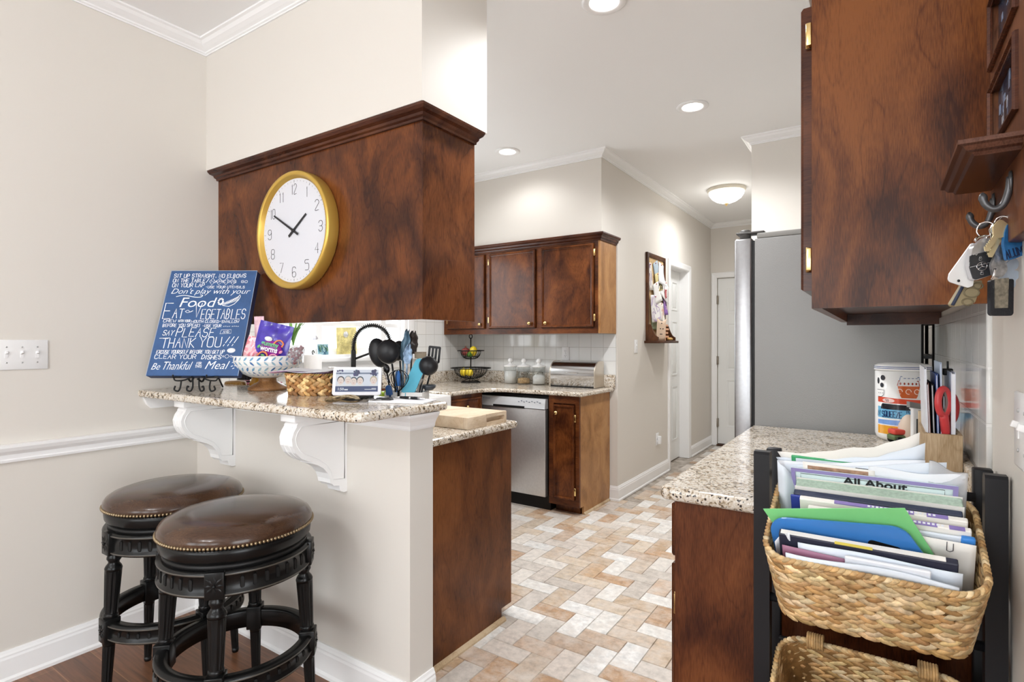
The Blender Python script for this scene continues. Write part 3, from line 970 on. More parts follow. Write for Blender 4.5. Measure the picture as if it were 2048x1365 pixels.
# ---- white apron sink with a black spring faucet
t = thing('apron_sink', 'white apron front sink under the kitchen window', 'sink')
m = MB()
sx0, sx1, sy0, sy1 = -3.27, -2.595, 2.385, 3.085
m.box(sx1 - 0.03, sx1, sy0, sy1, 0.66, 0.898, 0.010); m.box(sx0, sx0 + 0.03, sy0, sy1, 0.66, 0.898, 0.006)
m.box(sx0 + 0.028, sx1 - 0.028, sy0, sy0 + 0.03, 0.66, 0.898, 0.006); m.box(sx0 + 0.028, sx1 - 0.028, sy1 - 0.03, sy1, 0.66, 0.898, 0.006)
m.box(sx0 + 0.02, sx1 - 0.02, sy0 + 0.02, sy1 - 0.02, 0.66, 0.69)
m.build('basin', CERW, t)
m = MB(); m.lathe([(0.02, 0.69), (0.045, 0.692), (0.045, 0.694), (0, 0.694)], 20, (-2.93, 2.73, 0)); m.build('drain', CHROME, t)
o = MB(); o.box(-3.349, -2.66, 2.386, 3.084, 0.0, 0.655); o.box(-3.349, -3.272, 2.381, 3.089, 0.86, 0.914, 0.004)
tag(o.build('sink_cabinet', [CHERRY]), 'cherry base cabinet below the white sink', 'cabinet')
t = thing('spring_faucet', 'black spring neck faucet standing at the kitchen sink', 'faucet', (-3.24, 2.735, 0.914))
m = MB(); m.lathe([(0.027, 0.0), (0.027, 0.012), (0.021, 0.018), (0.021, 0.12), (0.018, 0.13), (0.018, 0.30), (0.013, 0.31)], 20)
m.build('base', BLACKM, t)
arc = bez([(0, 0, 0.30), (0.004, 0.004, 0.38), (0.04, 0.03, 0.46), (0.12, 0.08, 0.492), (0.20, 0.13, 0.45), (0.235, 0.15, 0.36)], 60)
m = MB(); m.tube(arc, 0.009, 8); m.build('hose', BLACKM, t)
coil = []
nt_ = len(arc) * 9
for i in range(nt_):
    q = i / (nt_ - 1) * (len(arc) - 1.001); k = int(q); p = arc[k].lerp(arc[k + 1], q - k)
    tg = (arc[min(k + 2, len(arc) - 1)] - arc[k]).normalized(); a = tg.cross(Vector((0.5, -0.8, 0.1))).normalized(); b_ = tg.cross(a)
    an = q * 2 * PI * 0.62
    coil.append(p + (a * math.cos(an) + b_ * math.sin(an)) * 0.0155)
m = MB(); m.tube(coil, 0.0032, 5); m.build('spring', BLACKM, t)
m = MB(); m.lathe([(0.011, 0.36), (0.016, 0.34), (0.017, 0.26), (0.021, 0.22), (0.019, 0.215), (0, 0.215)], 16, (0.235, 0.15, 0)); m.build('spray_head', BLACKM, t)
m = MB(); m.tube([(0, 0, 0.24), (0.10, 0.065, 0.285), (0.21, 0.135, 0.30)], 0.008); m.lathe([(0.013, -0.012), (0.022, -0.012), (0.022, 0.012), (0.013, 0.012)], 16, (0.235, 0.15, 0.30), closed=True); m.build('docking_arm', BLACKM, t)
m = MB(); m.tube([(0, -0.02, 0.08), (0.01, -0.09, 0.10)], 0.007); m.build('lever', BLACKM, t)

# ---- peninsula base cabinet
t = thing('peninsula_cabinet', 'plain cherry end panel of the cabinet behind the half wall', 'cabinet')
m = MB(); m.prism([(YB + 0.002, 0.881), (2.165, 0.881), (2.165, 0.058), (2.085, 0.058), (2.085, 0), (YB + 0.002, 0)], -3.34, -1.471, 'X')
m.build('carcass', CHERRY, t)
m = MB(); m.prism([(YB + 0.002, 0.881), (2.165, 0.881), (2.165, 0.058), (2.085, 0.058), (2.085, 0), (YB + 0.002, 0)], -1.4705, -1.455, 'X')
m.build('end_panel', wood('worn cherry end panel', (0.055, 0.017, 0.006), (0.125, 0.040, 0.012), (0.20, 0.072, 0.022), 'Z'), t)
m = MB(); m.prism([(0, 0), (0.017, 0), (0.0165, 0.008), (0.010, 0.017), (0, 0.019)], YB + 0.03, 2.10, 'Y', M=Matrix.Translation((-1.455, 0, 0)))
m.build('shoe_molding', OAK, t)
P = lambda a, d, z: (a, 2.165 + d, z)
for i in range(3): cab_door(t, P, -2.58 + i * 0.37, -2.225 + i * 0.37, 0.10, 0.84, CHERRY, kn=(-2.26 + i * 0.37, 0.78))

# ---- right wall cabinet
t = thing('wall_cabinet', 'tall cherry wall cabinet at the right, keys hanging beside it', 'cabinet')
m = MB()
x0, x1, y0, y1, z0, z1 = -0.132, XR - 0.001, 1.40, 2.515, 1.363, 2.128
m.box(x0 + 0.02, x1, y0 + 0.0165, y1 - 0.0165, z0 + 0.030, z1)
m.box(x0 + 0.018, x1, y1 - 0.016, y1, z0 - 0.012, z1)
m.build('carcass', wood('dark cherry inside', (0.03, 0.01, 0.006), (0.06, 0.02, 0.010), (0.10, 0.035, 0.015), 'Y'), t)
m = MB(); m.box(x0 + 0.001, x1, y0, y0 + 0.016, z0, z1)
m.build('end_panel', wood('figured cherry panel', (0.038, 0.010, 0.004), (0.110, 0.0325, 0.0088), (0.215, 0.072, 0.018), 'Z', 0.34, 0.2, 0.8, 0.6), t)
m = MB()
m.box(x0, x0 + 0.02, y0 + 0.0165, y1, z0, 1.405); m.box(x0, x0 + 0.02, y0 + 0.0165, y1, 2.06, z1)
for a in (y0 + 0.0165, 1.765, 2.13, y1 - 0.04): m.box(x0, x0 + 0.02, a, a + 0.035, 1.405, 2.06)
m.build('face_frame', CHERRYY, t)
P = lambda a, d, z: (x0 - d, a, z)
for i, a in enumerate((y0 + 0.03, 1.79, 2.15)):
    cab_door(t, P, a, a + 0.345, 1.405, 2.055, CHEDGE, kn=(a + 0.31, 1.45), hg=[(a - 0.008, 1.475), (a - 0.008, 1.985)])

# ---- right base cabinet
t = thing('base_cabinet', 'cherry base cabinet under the granite counter beside the fridge', 'cabinet')
m = MB()
x0, y0 = -0.443, 1.415
m.box(x0 + 0.02, XR - 0.001, y0 + 0.0165, 2.65, 0.09, 0.8795); m.box(x0 + 0.08, XR - 0.001, y0 + 0.0165, 2.65, 0, 0.09)
m.build('carcass', CHERRY, t)
m = MB(); m.prism([(x0, 0.8795), (XR - 0.001, 0.8795), (XR - 0.001, 0), (x0 + 0.08, 0), (x0 + 0.08, 0.09), (x0, 0.09)], y0, y0 + 0.016, 'Y')
m.build('end_panel', wood('red cherry base panel', (0.038, 0.010, 0.005), (0.095, 0.028, 0.010), (0.17, 0.056, 0.019), 'Z', 0.36, 0.2, 0.9, 0.55), t)
m = MB()
for a in (y0 + 0.0165, 1.83, 2.23, 2.61): m.box(x0, x0 + 0.02, a, a + 0.04, 0.09, 0.8795)
m.build('face_frame', CHERRY, t)
P = lambda a, d, z: (x0 - d, a, z)
for a in (1.46, 1.875, 2.275):
    cab_door(t, P, a, a + 0.335, 0.72, 0.86, CHERRYY, 'drawer', kn=(a + 0.17, 0.79))
    cab_door(t, P, a, a + 0.335, 0.12, 0.70, CHERRY, kn=(a + 0.30, 0.65), hg=[(a - 0.008, 0.2), (a - 0.008, 0.60)])

# ---- fridge
t = thing('refrigerator', 'tall stainless refrigerator with a grey textured side', 'refrigerator')
GREYS = plain('grey textured enamel', (0.265, 0.265, 0.26), 0.42, bump=0.35, bscale=260)
m = MB(); m.box(-0.478, 0.127, 2.68, 3.58, 0.02, 1.752, 0.004); m.build('body', GREYS, t)
m = MB(); m.box(-0.47, 0.06, 2.685, 3.575, 1.753, 1.778, 0.005); m.build('top_panel', plain('warm grey enamel', (0.25, 0.245, 0.23), 0.5), t)
m = MB(); m.box(-0.490, -0.4785, 2.69, 3.57, 0.05, 1.745); m.build('gasket', BLACKM, t)
for a, b_, sgn in ((2.682, 3.128, 1), (3.132, 3.578, -1)):
    m = MB(); m.box(-0.566, -0.4905, a, b_, 0.06, 1.758, 0.008)
    d = m.build('door', STEEL, t)
    hy = b_ - 0.05 if sgn > 0 else a + 0.05
    h = MB(); h.tube(bez([(-0.566, hy, 0.75), (-0.61, hy, 0.78), (-0.615, hy, 1.1), (-0.61, hy, 1.52), (-0.566, hy, 1.55)], 20), 0.011); h.build('handle', STEEL, d)
m = MB(); m.box(-0.56, -0.44, 2.69, 2.76, 1.7785, 1.788, 0.003); m.lathe([(0.024, 1.7585), (0.024, 1.795), (0.018, 1.80), (0, 1.80)], 20, (-0.525, 2.72, 0))
m.build('hinge_cap', plain('dark grey plastic', (0.09, 0.088, 0.085), 0.5), t)
t = thing('gap_filler_cart', 'made-up black wire cart filling the dark gap between fridge and tiled wall', 'cart', (0.15, 2.72, 0))  # made-up cart, put in so the gap beside the fridge reads black
m = MB()
for dx in (-0.018, 0.018):
    for y in (0.0, 0.45): m.tube([(dx, y, 0.02), (dx, y, 1.42)], 0.005)
m.build('upright', BLACKM, t)
for z in (0.25, 0.6, 0.95, 1.22, 1.36):
    m = MB(); m.box(-0.02, 0.018, 0, 0.45, z, z + 0.012)
    for i in range(10): m.tube([(-0.018, i * 0.05, z + 0.012), (-0.018, i * 0.05, z + 0.10)], 0.002, 5)
    m.tube([(-0.018, 0, z + 0.10), (-0.018, 0.45, z + 0.10)], 0.003, 5)
    m.build('shelf', BLACKM, t)
for dx in (-0.012, 0.012):
    for y in (0.02, 0.43):
        m = MB(); m.lathe([(0.0, -0.006), (0.016, -0.006), (0.016, 0.006), (0, 0.006)], 12, M=Matrix.Translation((dx, y, 0.016)) @ Matrix.Rotation(PI / 2, 4, 'Y')); m.build('caster', BLACKM, t)

# ---- corbels under the bar
def corbel():
    m = MB()
    pr = [(0, 0), (0.222, 0), (0.222, -0.016), (0.212, -0.022), (0.209, -0.034), (0.214, -0.040), (0.2145, -0.046), (0.226, -0.062), (0.233, -0.084), (0.230, -0.110), (0.217, -0.136), (0.196, -0.157), (0.172, -0.170), (0.150, -0.177),
          (0.150, -0.183), (0.128, -0.192), (0.104, -0.208), (0.086, -0.230), (0.077, -0.252), (0.074, -0.268), (0.066, -0.272), (0.060, -0.280), (0.036, -0.284), (0.034, -0.290), (0.030, -0.306), (0.014, -0.313), (0, -0.313)]
    m.prism([(-a, b) for a, b in pr], -0.036, 0.036, 'X', smooth=False)
    # raised side panels following the curve
    inn = [(0.012, -0.046), (0.195, -0.046), (0.212, -0.066), (0.219, -0.086), (0.214, -0.108), (0.200, -0.130), (0.180, -0.146), (0.150, -0.160), (0.122, -0.176), (0.092, -0.198), (0.072, -0.226), (0.062, -0.256), (0.012, -0.262)]
    for x in (-0.036, 0.036):
        m.tube([(x, -a, b) for a, b in inn], 0.0022, 5, True)
    for x in (-0.014, 0.014):
        m.tube([(x, -a - 0.0005, b) for a, b in pr[6:14]], 0.0016, 5)
    m.box(-0.041, 0.041, -0.226, 0.0, -0.030, 0.0, 0.003)
    return m
m = corbel(); ob = m.build('corbel', TRIMW); ob.location = (-2.461, YW, 1.0395)
tag(ob, 'white scroll corbel under the bar, beside the left wall', 'corbel', 'white corbels under the bar')
o2 = ob.copy(); COL.objects.link(o2); o2.location = (-1.703, YW, 1.0395)
o2['label'] = 'white scroll corbel under the free end of the bar'
# ================================================================== lettering by strokes
GL = {
 'A': '00 26 40|13 33', 'B': '00 06 26 35 34 23 03|23 32 31 20 00', 'C': '45 26 16 05 01 10 30 41', 'D': '00 06 26 44 42 20 00', 'E': '40 00 06 46|03 33', 'F': '00 06 46|03 33',
 'G': '45 36 16 05 01 10 30 41 43 23', 'H': '00 06|40 46|03 43', 'I': '20 26', 'J': '36 31 20 10 01', 'K': '00 06|46 03 40', 'L': '06 00 40', 'M': '00 06 22 46 40', 'N': '00 06 40 46',
 'O': '10 01 05 16 36 45 41 30 10', 'P': '00 06 36 45 44 33 03', 'Q': '10 01 05 16 36 45 41 30 10|22 40', 'R': '00 06 36 45 44 33 03|23 40', 'S': '45 36 16 05 04 13 33 42 41 30 10 01',
 'T': '06 46|26 20', 'U': '06 01 10 30 41 46', 'V': '06 20 46', 'W': '06 10 24 30 46', 'X': '00 46|06 40', 'Y': '06 23 46|23 20', 'Z': '06 46 00 40',
 '0': '10 01 05 16 36 45 41 30 10', '1': '20 26 15', '2': '05 16 36 45 44 00 40', '3': '05 16 36 45 44 33 13|33 42 41 30 10 01', '4': '30 36 02 42', '5': '46 06 04 34 43 41 30 00',
 '6': '45 36 16 05 01 10 30 41 42 33 13 02', '7': '06 46 10', '8': '13 04 05 16 36 45 44 33 13 02 01 10 30 41 42 33', '9': '01 10 30 41 45 36 16 05 04 13 33 44',
 '.': '20 21', '!': '20 21|22 26', '/': '00 46', '-': '13 33', "'": '26 24', '|': '20 26', '~': '02 13 22 33', ':': '21 22|24 25', '*': '22 23 33 32 22'}
def strokes(mb, body, M, w, h, th, depth=0.0004, jig=0.0, slant=0.0, gap=0.45, mat=0, warp=None):
    """thin drawn capitals filling w x h from the lower left"""
    adv = []
    x = 0.0
    for ch in body:
        if ch == ' ': x += 0.7; adv.append(None); continue
        wd = 0.35 if ch in "I.!'|:1" else (1.15 if ch in 'MW' else 0.85)
        adv.append((x, wd)); x += wd + gap * 0.8
    tot = x - gap * 0.8
    k = w / tot
    rj = random.Random(len(body) * 7 + int(h * 1e4))
    for ch, a in zip(body, adv):
        if a is None or ch not in GL: continue
        x0, wd = a
        dy = rj.uniform(-jig, jig) * h
        for pl in GL[ch].split('|'):
            pts = []
            for q in pl.split():
                gx, gy = int(q[0]) / 4.0, int(q[1]) / 6.0
                if wd < 0.5: gx = 0.5 + (gx - 0.5) * 1.0
                pts.append(Vector(((x0 + gx * wd) * k + slant * gy * h, gy * h + dy, 0)))
            if len(pts) > 5 and th < h * 0.16: 
                cl = (pts[0] - pts[-1]).length < 1e-6
                pts = bez(pts, len(pts) * 3)
            ribbon(mb, pts, th, M, depth, mat, warp)
def ribbon(mb, pts, th, M, depth=0.0004, mat=0, warp=None):
    L, R_ = [], []
    n = len(pts)
    for i, p in enumerate(pts):
        t = pts[min(i + 1, n - 1)] - pts[max(i - 1, 0)]
        if t.length < 1e-9: t = Vector((1, 0, 0))
        t.normalize(); nn = Vector((-t.y, t.x, 0)) * th / 2
        e = t * th * 0.4 * (1 if i == n - 1 else (-1 if i == 0 else 0))
        L.append(p + nn + e); R_.append(p - nn + e)
    vs = [Vector((p.x, p.y, depth)) for p in L] + [Vector((p.x, p.y, depth)) for p in R_] + [Vector((p.x, p.y, -0.0002)) for p in L] + [Vector((p.x, p.y, -0.0002)) for p in R_]
    fs = []
    for i in range(n - 1):
        fs.append((i, n + i, n + i + 1, i + 1)); fs.append((i, i + 1, 2 * n + i + 1, 2 * n + i)); fs.append((n + i, 3 * n + i, 3 * n + i + 1, n + i + 1))
    if warp: vs = [Vector(warp(v)) for v in vs]
    mb.add(vs, fs, mat, False, M)
def facing(o, r, up):
    r = Vector(r).normalized(); up = Vector(up).normalized(); n = r.cross(up)
    M = Matrix.Identity(4)
    for i in range(3): M[i][0], M[i][1], M[i][2], M[i][3] = r[i], up[i], n[i], o[i]
    return M

# ---- wall clock on the hanging cabinet
t = thing('wall_clock', 'round gold rimmed wall clock on the hanging cabinet front', 'clock', (-2.086, 1.478, 1.762))
GOLDP = plain('brushed gold', (0.62, 0.40, 0.085), 0.32, 0.55)
CM = Matrix.Rotation(PI / 2, 4, 'X')         # local z -> -Y
m = MB(); m.lathe([(0.236, 0), (0.2485, 0.001), (0.2505, 0.006), (0.2505, 0.050), (0.246, 0.056), (0.236, 0.056), (0.230, 0.052), (0.228, 0.038), (0.222, 0.036), (0.222, 0.0)], 72, M=CM, closed=True)
m.build('frame', GOLDP, t)
m = MB(); m.lathe([(0.0, 0.002), (0.2215, 0.002), (0.2215, 0.036), (0.0, 0.036)], 64, M=CM, smooth=False)
m.build('dial', plain('white dial', (0.66, 0.67, 0.72), 0.5), t)
m = MB()
for h in range(1, 13):
    a = h * PI / 6
    s = str(h)
    hh = 0.042; ww = (0.024 if len(s) == 1 and s != '1' else (0.006 if s == '1' else 0.032))
    cx, cz = 0.177 * math.sin(a), 0.177 * math.cos(a)
    strokes(m, s, facing((cx - ww / 2, -0.0362, cz - hh / 2), (1, 0, 0), (0, 0, 1)), ww, hh, 0.0022)
for h in range(60):
    a = h * PI / 30
    l = 0.010 if h % 5 == 0 else 0.004
    r0 = 0.211
    Mq = facing((r0 * math.sin(a), -0.0362, r0 * math.cos(a)), (math.cos(a), 0, -math.sin(a)), (math.sin(a), 0, math.cos(a)))
    ribbon(m, [Vector((0, -l / 2, 0)), Vector((0, l / 2, 0))], 0.0014 if h % 5 == 0 else 0.0006, Mq)
m.build('numerals', INK, t)
def hand(name, ang, l, tail, w, d):
    m = MB()
    Mq = facing((0, d, 0), (math.cos(ang), 0, -math.sin(ang)), (math.sin(ang), 0, math.cos(ang)))
    m.prism([(-w / 2, -tail), (w / 2, -tail), (w * 0.36, l), (-w * 0.36, l)], 0, 0.0018, 'Z', M=Mq)
    m.build(name, INK, t)
hand('hour_hand', (1 + 50 / 60) * PI / 6, 0.105, 0.040, 0.011, -0.039)
hand('minute_hand', 50 * PI / 30, 0.155, 0.040, 0.010, -0.042)
m = MB(); m.lathe([(0.007, 0.036), (0.007, 0.046), (0, 0.046)], 16, M=CM); m.build('pivot', INK, t)

# ---- blue lettered sign on its iron easel
bl = Vector((-2.600, 1.084, 1.142)); br = bl + CR * 0.392
tilt = (UP * 0.470 + CF * 0.178 - CR * 0.0).normalized()
SM = frame(bl, CR, tilt)                      # local: x across, -y towards the room, z up the board
t = thing('wooden_sign', 'blue wooden sign with white table manners lettering on the bar', 'sign', (0, 0, 0))
SW, SH = 0.392, 0.502
NAVY = vcol('worn blue board paint', 0.5, 0.16, 22)
m = MB(); m.col = srgb(44, 82, 132); m.box(0, SW, 0, 0.036, 0, SH, 0.002, M=SM, seg=1)
for q in range(len(m.f)):
    ce = sum((m.v[i] for i in m.f[q]), Vector()) / len(m.f[q])
    lc = SM.inverted() @ ce
    if lc.y > 0.003: m.c[q] = srgb(44, 58, 98)
m.build('board', NAVY, t)
m = MB()
FM = lambda u, v: facing(SM @ Vector((u * SW, -0.0003, (1 - v) * SH)), CR, tilt)
def row(body, u0, u1, v, hh, th=0.0021, slant=0.0, jig=0.06):
    strokes(m, body, FM(u0, v + hh / 2), (u1 - u0) * SW, hh * SH, th * 1.15, slant=slant, jig=jig)
def script(body, u0, u1, v, size, shear=0.35):
    m.text(body, size * SH, FM(u0, v), fit=(u1 - u0) * SW, shear=shear, bold=-0.0004)
row('SIT UP STRAIGHT. NO ELBOWS', 0.05, 0.88, 0.052, 0.036)
row('ON THE TABLE', 0.05, 0.42, 0.100, 0.034); row('/', 0.435, 0.46, 0.10, 0.04)
row('NAPKINS', 0.49, 0.78, 0.110, 0.026, 0.0015); row('GO', 0.84, 0.91, 0.112, 0.022, 0.0016)
for u in (0.505, 0.585, 0.665, 0.745):
    ribbon(m, [Vector((x * 0.014, z * 0.017, 0)) for x, z in ((0, 1), (1, 0), (0, -1), (-1, 0), (0, 1))], 0.0014, FM(u, 0.110))
row('ON YOUR LAP', 0.055, 0.42, 0.147, 0.036); row('-USE YOUR UTENSILS', 0.44, 0.89, 0.165, 0.022, 0.0015)
script("Don't play with your", 0.06, 0.965, 0.232, 0.075)
ribbon(m, bez([(-0.055, 0.004, 0), (-0.02, 0.010, 0), (0.03, 0.001, 0), (0.055, 0.002, 0), (0.062, 0.010, 0), (0.052, 0.012, 0)], 20), 0.003, FM(0.27, 0.268))
script('Food', 0.19, 0.60, 0.362, 0.135, 0.18)
# horn of plenty
horn = [(0, -0.016), (0.012, -0.020), (0.03, -0.016), (0.05, 0.0), (0.066, 0.012), (0.072, 0.022), (0.076, 0.014), (0.070, -0.004), (0.054, -0.024), (0.032, -0.036), (0.008, -0.032), (-0.008, -0.022)]
ribbon(m, [Vector((x, y, 0)) for x, y in horn + horn[:1]], 0.0026, FM(0.67, 0.285))
for i in range(12):
    x = 0.004 + i * 0.0055
    ribbon(m, [Vector((x, -0.032 + i * 0.0022, 0)), Vector((x + 0.003, -0.018 + i * 0.0028, 0))], 0.0022, FM(0.67, 0.285))
for i in range(9):
    a = i * 0.7
    m.lathe([(0.0045, 0), (0.0045, 0.0005), (0, 0.0005)], 10, (-0.008 + 0.010 * math.cos(a), -0.012 + 0.014 * math.sin(a), 0), M=FM(0.67, 0.285))
row('E', 0.03, 0.115, 0.392, 0.150, 0.0028); row('AT', 0.14, 0.255, 0.428, 0.088, 0.0028)
ribbon(m, bez([(0, 0, 0), (0.012, 0.006, 0), (0.022, -0.003, 0), (0.034, 0.004, 0), (0.012, -0.006, 0), (0, 0, 0)], 24), 0.0018, FM(0.27, 0.405))
row('V', 0.375, 0.445, 0.392, 0.135, 0.0026); row("EGETABLES", 0.46, 0.955, 0.430, 0.092, 0.0026, jig=0.03)
row('CHEW', 0.05, 0.19, 0.496, 0.026, 0.0017); row('WITH YOUR', 0.215, 0.35, 0.496, 0.022, 0.0014); row('MOUTH CLOSED-SWALLOW', 0.365, 0.90, 0.502, 0.024, 0.0016)
row('BEFORE YOU SPEAK!', 0.055, 0.47, 0.538, 0.028, 0.0017); row('-USE YOUR', 0.50, 0.71, 0.542, 0.024, 0.0016); row('~~~~ ~~~~', 0.735, 0.91, 0.545, 0.024, 0.0013)
row('SAY', 0.075, 0.19, 0.610, 0.045, 0.0022, slant=0.2); row('PLEASE', 0.225, 0.645, 0.603, 0.080, 0.0026, slant=0.12)
ribbon(m, [Vector((x * 0.024, z * 0.010, 0)) for x, z in ((-1, -1), (-0.9, 0.8), (0.9, 1.0), (1.0, -0.7), (-1, -1))], 0.0014, FM(0.775, 0.598)); row('AND', 0.745, 0.81, 0.598, 0.020, 0.0014)
row('THANK', 0.095, 0.455, 0.705, 0.088, 0.0027); row('YOU', 0.51, 0.745, 0.70, 0.090, 0.0027); row('!!!', 0.765, 0.885, 0.688, 0.085, 0.0024, slant=0.5)
ribbon(m, [Vector((-0.022, 0, 0)), Vector((0.022, 0.002, 0))], 0.0022, FM(0.11, 0.660))
row('EXCUSE YOURSELF BEFORE YOU GET UP', 0.055, 0.80, 0.785, 0.030, 0.0018, slant=0.1)
m.lathe([(0.018, 0), (0.018, 0.0006), (0, 0.0006)], 20, M=FM(0.875, 0.772) @ Matrix.Scale(0.62, 4, (0, 1, 0)))
row('CLEAR YOUR', 0.05, 0.50, 0.828, 0.036, 0.002); row('DISHES', 0.565, 0.775, 0.832, 0.036, 0.0024, slant=0.15)
for u, r in ((0.80, 0.004), (0.84, 0.009), (0.885, 0.005)):
    m.lathe([(r - 0.0014, 0), (r, 0), (r, 0.0005), (r - 0.0014, 0.0005)], 16, M=FM(u, 0.826), closed=True)
script('Be', 0.04, 0.135, 0.945, 0.085); script('Thankful', 0.17, 0.48, 0.945, 0.105); row('FOR', 0.525, 0.575, 0.888, 0.020, 0.0013); row('THIS', 0.515, 0.585, 0.915, 0.022, 0.0014); script('Meal', 0.625, 0.885, 0.940, 0.105)
for u, v in ((0.92, 0.88), (0.945, 0.865), (0.915, 0.915), (0.95, 0.91), (0.935, 0.935)):
    ribbon(m, [Vector((-0.003, -0.001, 0)), Vector((0.003, 0.002, 0))], 0.0026, FM(u, v))
m.build('lettering', plain('white lettering paint', (0.84, 0.86, 0.88), 0.6), t)
m = MB()
e = 0.0009
for a, b_ in (((0, 0), (1, 0)), ((1, 0), (1, 1)), ((0, 1), (0, 0))):
    ribbon(m, [Vector((a[0] * SW, (1 - a[1]) * SH, 0)), Vector((b_[0] * SW, (1 - b_[1]) * SH, 0))], 0.0016, facing(SM @ Vector((0, -0.0002, 0)), CR, tilt))
m.build('rubbed_edge', plain('rubbed pale edge', (0.40, 0.48, 0.60), 0.7), t)

t = thing('easel_stand', 'black wrought iron easel with curled feet under the blue sign', 'easel', (0, 0, 0))
mid = bl + CR * 0.205
B0 = Vector((mid.x, mid.y, BZ))
def ep(u, d, z): return B0 + CR * u + CF * d + UP * z
m = MB()
m.tube(bez([ep(-0.010, -0.025, 0.058), ep(-0.015, 0.02, 0.055), ep(-0.012, 0.10, 0.20), ep(-0.005, 0.15, 0.40)], 16), 0.004)
m.tube(bez([ep(0.030, -0.025, 0.058), ep(0.032, 0.02, 0.055), ep(0.022, 0.10, 0.20), ep(0.008, 0.15, 0.40)], 16), 0.004)
m.build('back_frame', BLACKM, t)
for u0, s in ((-0.005, -1), (0.022, 1)):
    m = MB(); m.tube(bez([ep(u0, 0.0, 0.062), ep(u0, 0.0, 0.025), ep(u0 + s * 0.008, -0.002, 0.006), ep(u0 + s * 0.022, -0.004, 0.010), ep(u0 + s * 0.020, -0.004, 0.026), ep(u0 + s * 0.014, -0.004, 0.022)], 24), 0.0035)
    m.build('foot', BLACKM, t)
for s in (-1, 1):
    m = MB()
    m.tube(bez([ep(0.01 + s * 0.02, 0.004, 0.066), ep(0.01 + s * 0.05, 0.0, 0.052), ep(0.01 + s * 0.085, -0.004, 0.050), ep(0.01 + s * 0.092, -0.004, 0.064), ep(0.01 + s * 0.078, -0.004, 0.066)], 24), 0.0032)
    m.tube(bez([ep(0.01 + s * 0.062, -0.002, 0.052), ep(0.01 + s * 0.062, -0.01, 0.022), ep(0.01 + s * 0.070, -0.012, 0.006), ep(0.01 + s * 0.086, -0.012, 0.012), ep(0.01 + s * 0.082, -0.012, 0.028)], 24), 0.0035)
    m.build('scroll', BLACKM, t)
for u in (-0.06, 0.08):
    m = MB(); m.tube(bez([ep(u, 0.01, 0.064), ep(u, -0.03, 0.066), ep(u, -0.046, 0.066), ep(u, -0.048, 0.078)], 14), 0.003); m.build('ledge_hook', BLACKM, t)
m = MB(); m.tube([ep(-0.01, 0.095, 0.19), ep(0.008, 0.22, 0.004)], 0.0035); m.build('back_leg', BLACKM, t)

# ---- blue and white pedestal bowl with sweets
BC = Vector((-2.275, 1.440, BZ))
t = thing('pedestal_bowl', 'white bowl with blue leaf rows on a turned wood foot', 'bowl', BC)
bprof = [(0.0, 0.056), (0.040, 0.055), (0.075, 0.061), (0.108, 0.077), (0.132, 0.100), (0.142, 0.122), (0.1445, 0.152), (0.1425, 0.154), (0.140, 0.152), (0.137, 0.122), (0.127, 0.103), (0.103, 0.082), (0.072, 0.067), (0.0, 0.062)]
m = MB(); m.lathe(bprof, 64, smooth=True); m.build('bowl', plain('cream glaze', (0.78, 0.78, 0.76), 0.15), t)
m = MB(); m.lathe([(0.0, 0), (0.078, 0), (0.083, 0.006), (0.080, 0.014), (0.066, 0.024), (0.046, 0.034), (0.037, 0.040), (0.036, 0.052), (0.044, 0.0545), (0, 0.0545)], 48)
m.build('foot', wood('acacia', (0.10, 0.040, 0.015), (0.24, 0.115, 0.045), (0.38, 0.21, 0.09), 'X', 0.35, 0.3, 1.6), t)
outer = [(0.075, 0.061), (0.108, 0.077), (0.132, 0.100), (0.142, 0.122), (0.1445, 0.152)]
def Rz(z):
    for (r0, z0), (r1, z1) in zip(outer, outer[1:]):
        if z <= z1: return r0 + (r1 - r0) * (z - z0) / (z1 - z0)
    return outer[-1][0]
m = MB(); rr = random.Random(4)
PALB = [srgb(52, 92, 150), srgb(88, 138, 185), srgb(120, 165, 195), srgb(150, 185, 200), srgb(70, 110, 160), srgb(160, 190, 205)]
for zc, sl, n in ((0.141, 1, 31), (0.121, -1, 31), (0.097, 1, 31), (0.077, -1, 31)):
    for k in range(n):
        a0 = 2 * PI * k / n
        m.col = rr.choice(PALB)
        vs = []
        L, wd = 0.0128, 0.0042
        for q in range(12):
            an = 2 * PI * q / 12
            lx = math.cos(an) * L * (1 - 0.25 * abs(math.sin(an))); ly = math.sin(an) * wd
            s_ = math.radians(48) * sl
            du = lx * math.cos(s_) - ly * math.sin(s_); dz = lx * math.sin(s_) + ly * math.cos(s_)
            z = zc + dz * 0.9
            z = max(0.062, min(0.1515, z)); r = Rz(z) + 0.0012
            a = a0 + du / r
            vs.append((r * math.cos(a), r * math.sin(a), z))
        m.add(vs, [tuple(range(12))], 0, True)
m.build('leaf_pattern', vcol('blue leaf glaze', 0.15, 0.2, 90), t)
m = MB(); m.lathe([(Rz(0.108) + 0.0004, 0.1075), (Rz(0.109) + 0.0008, 0.1090), (Rz(0.110) + 0.0004, 0.1105)], 64, cap=False); m.build('band', plain('grey glaze line', (0.55, 0.58, 0.62), 0.2), t)

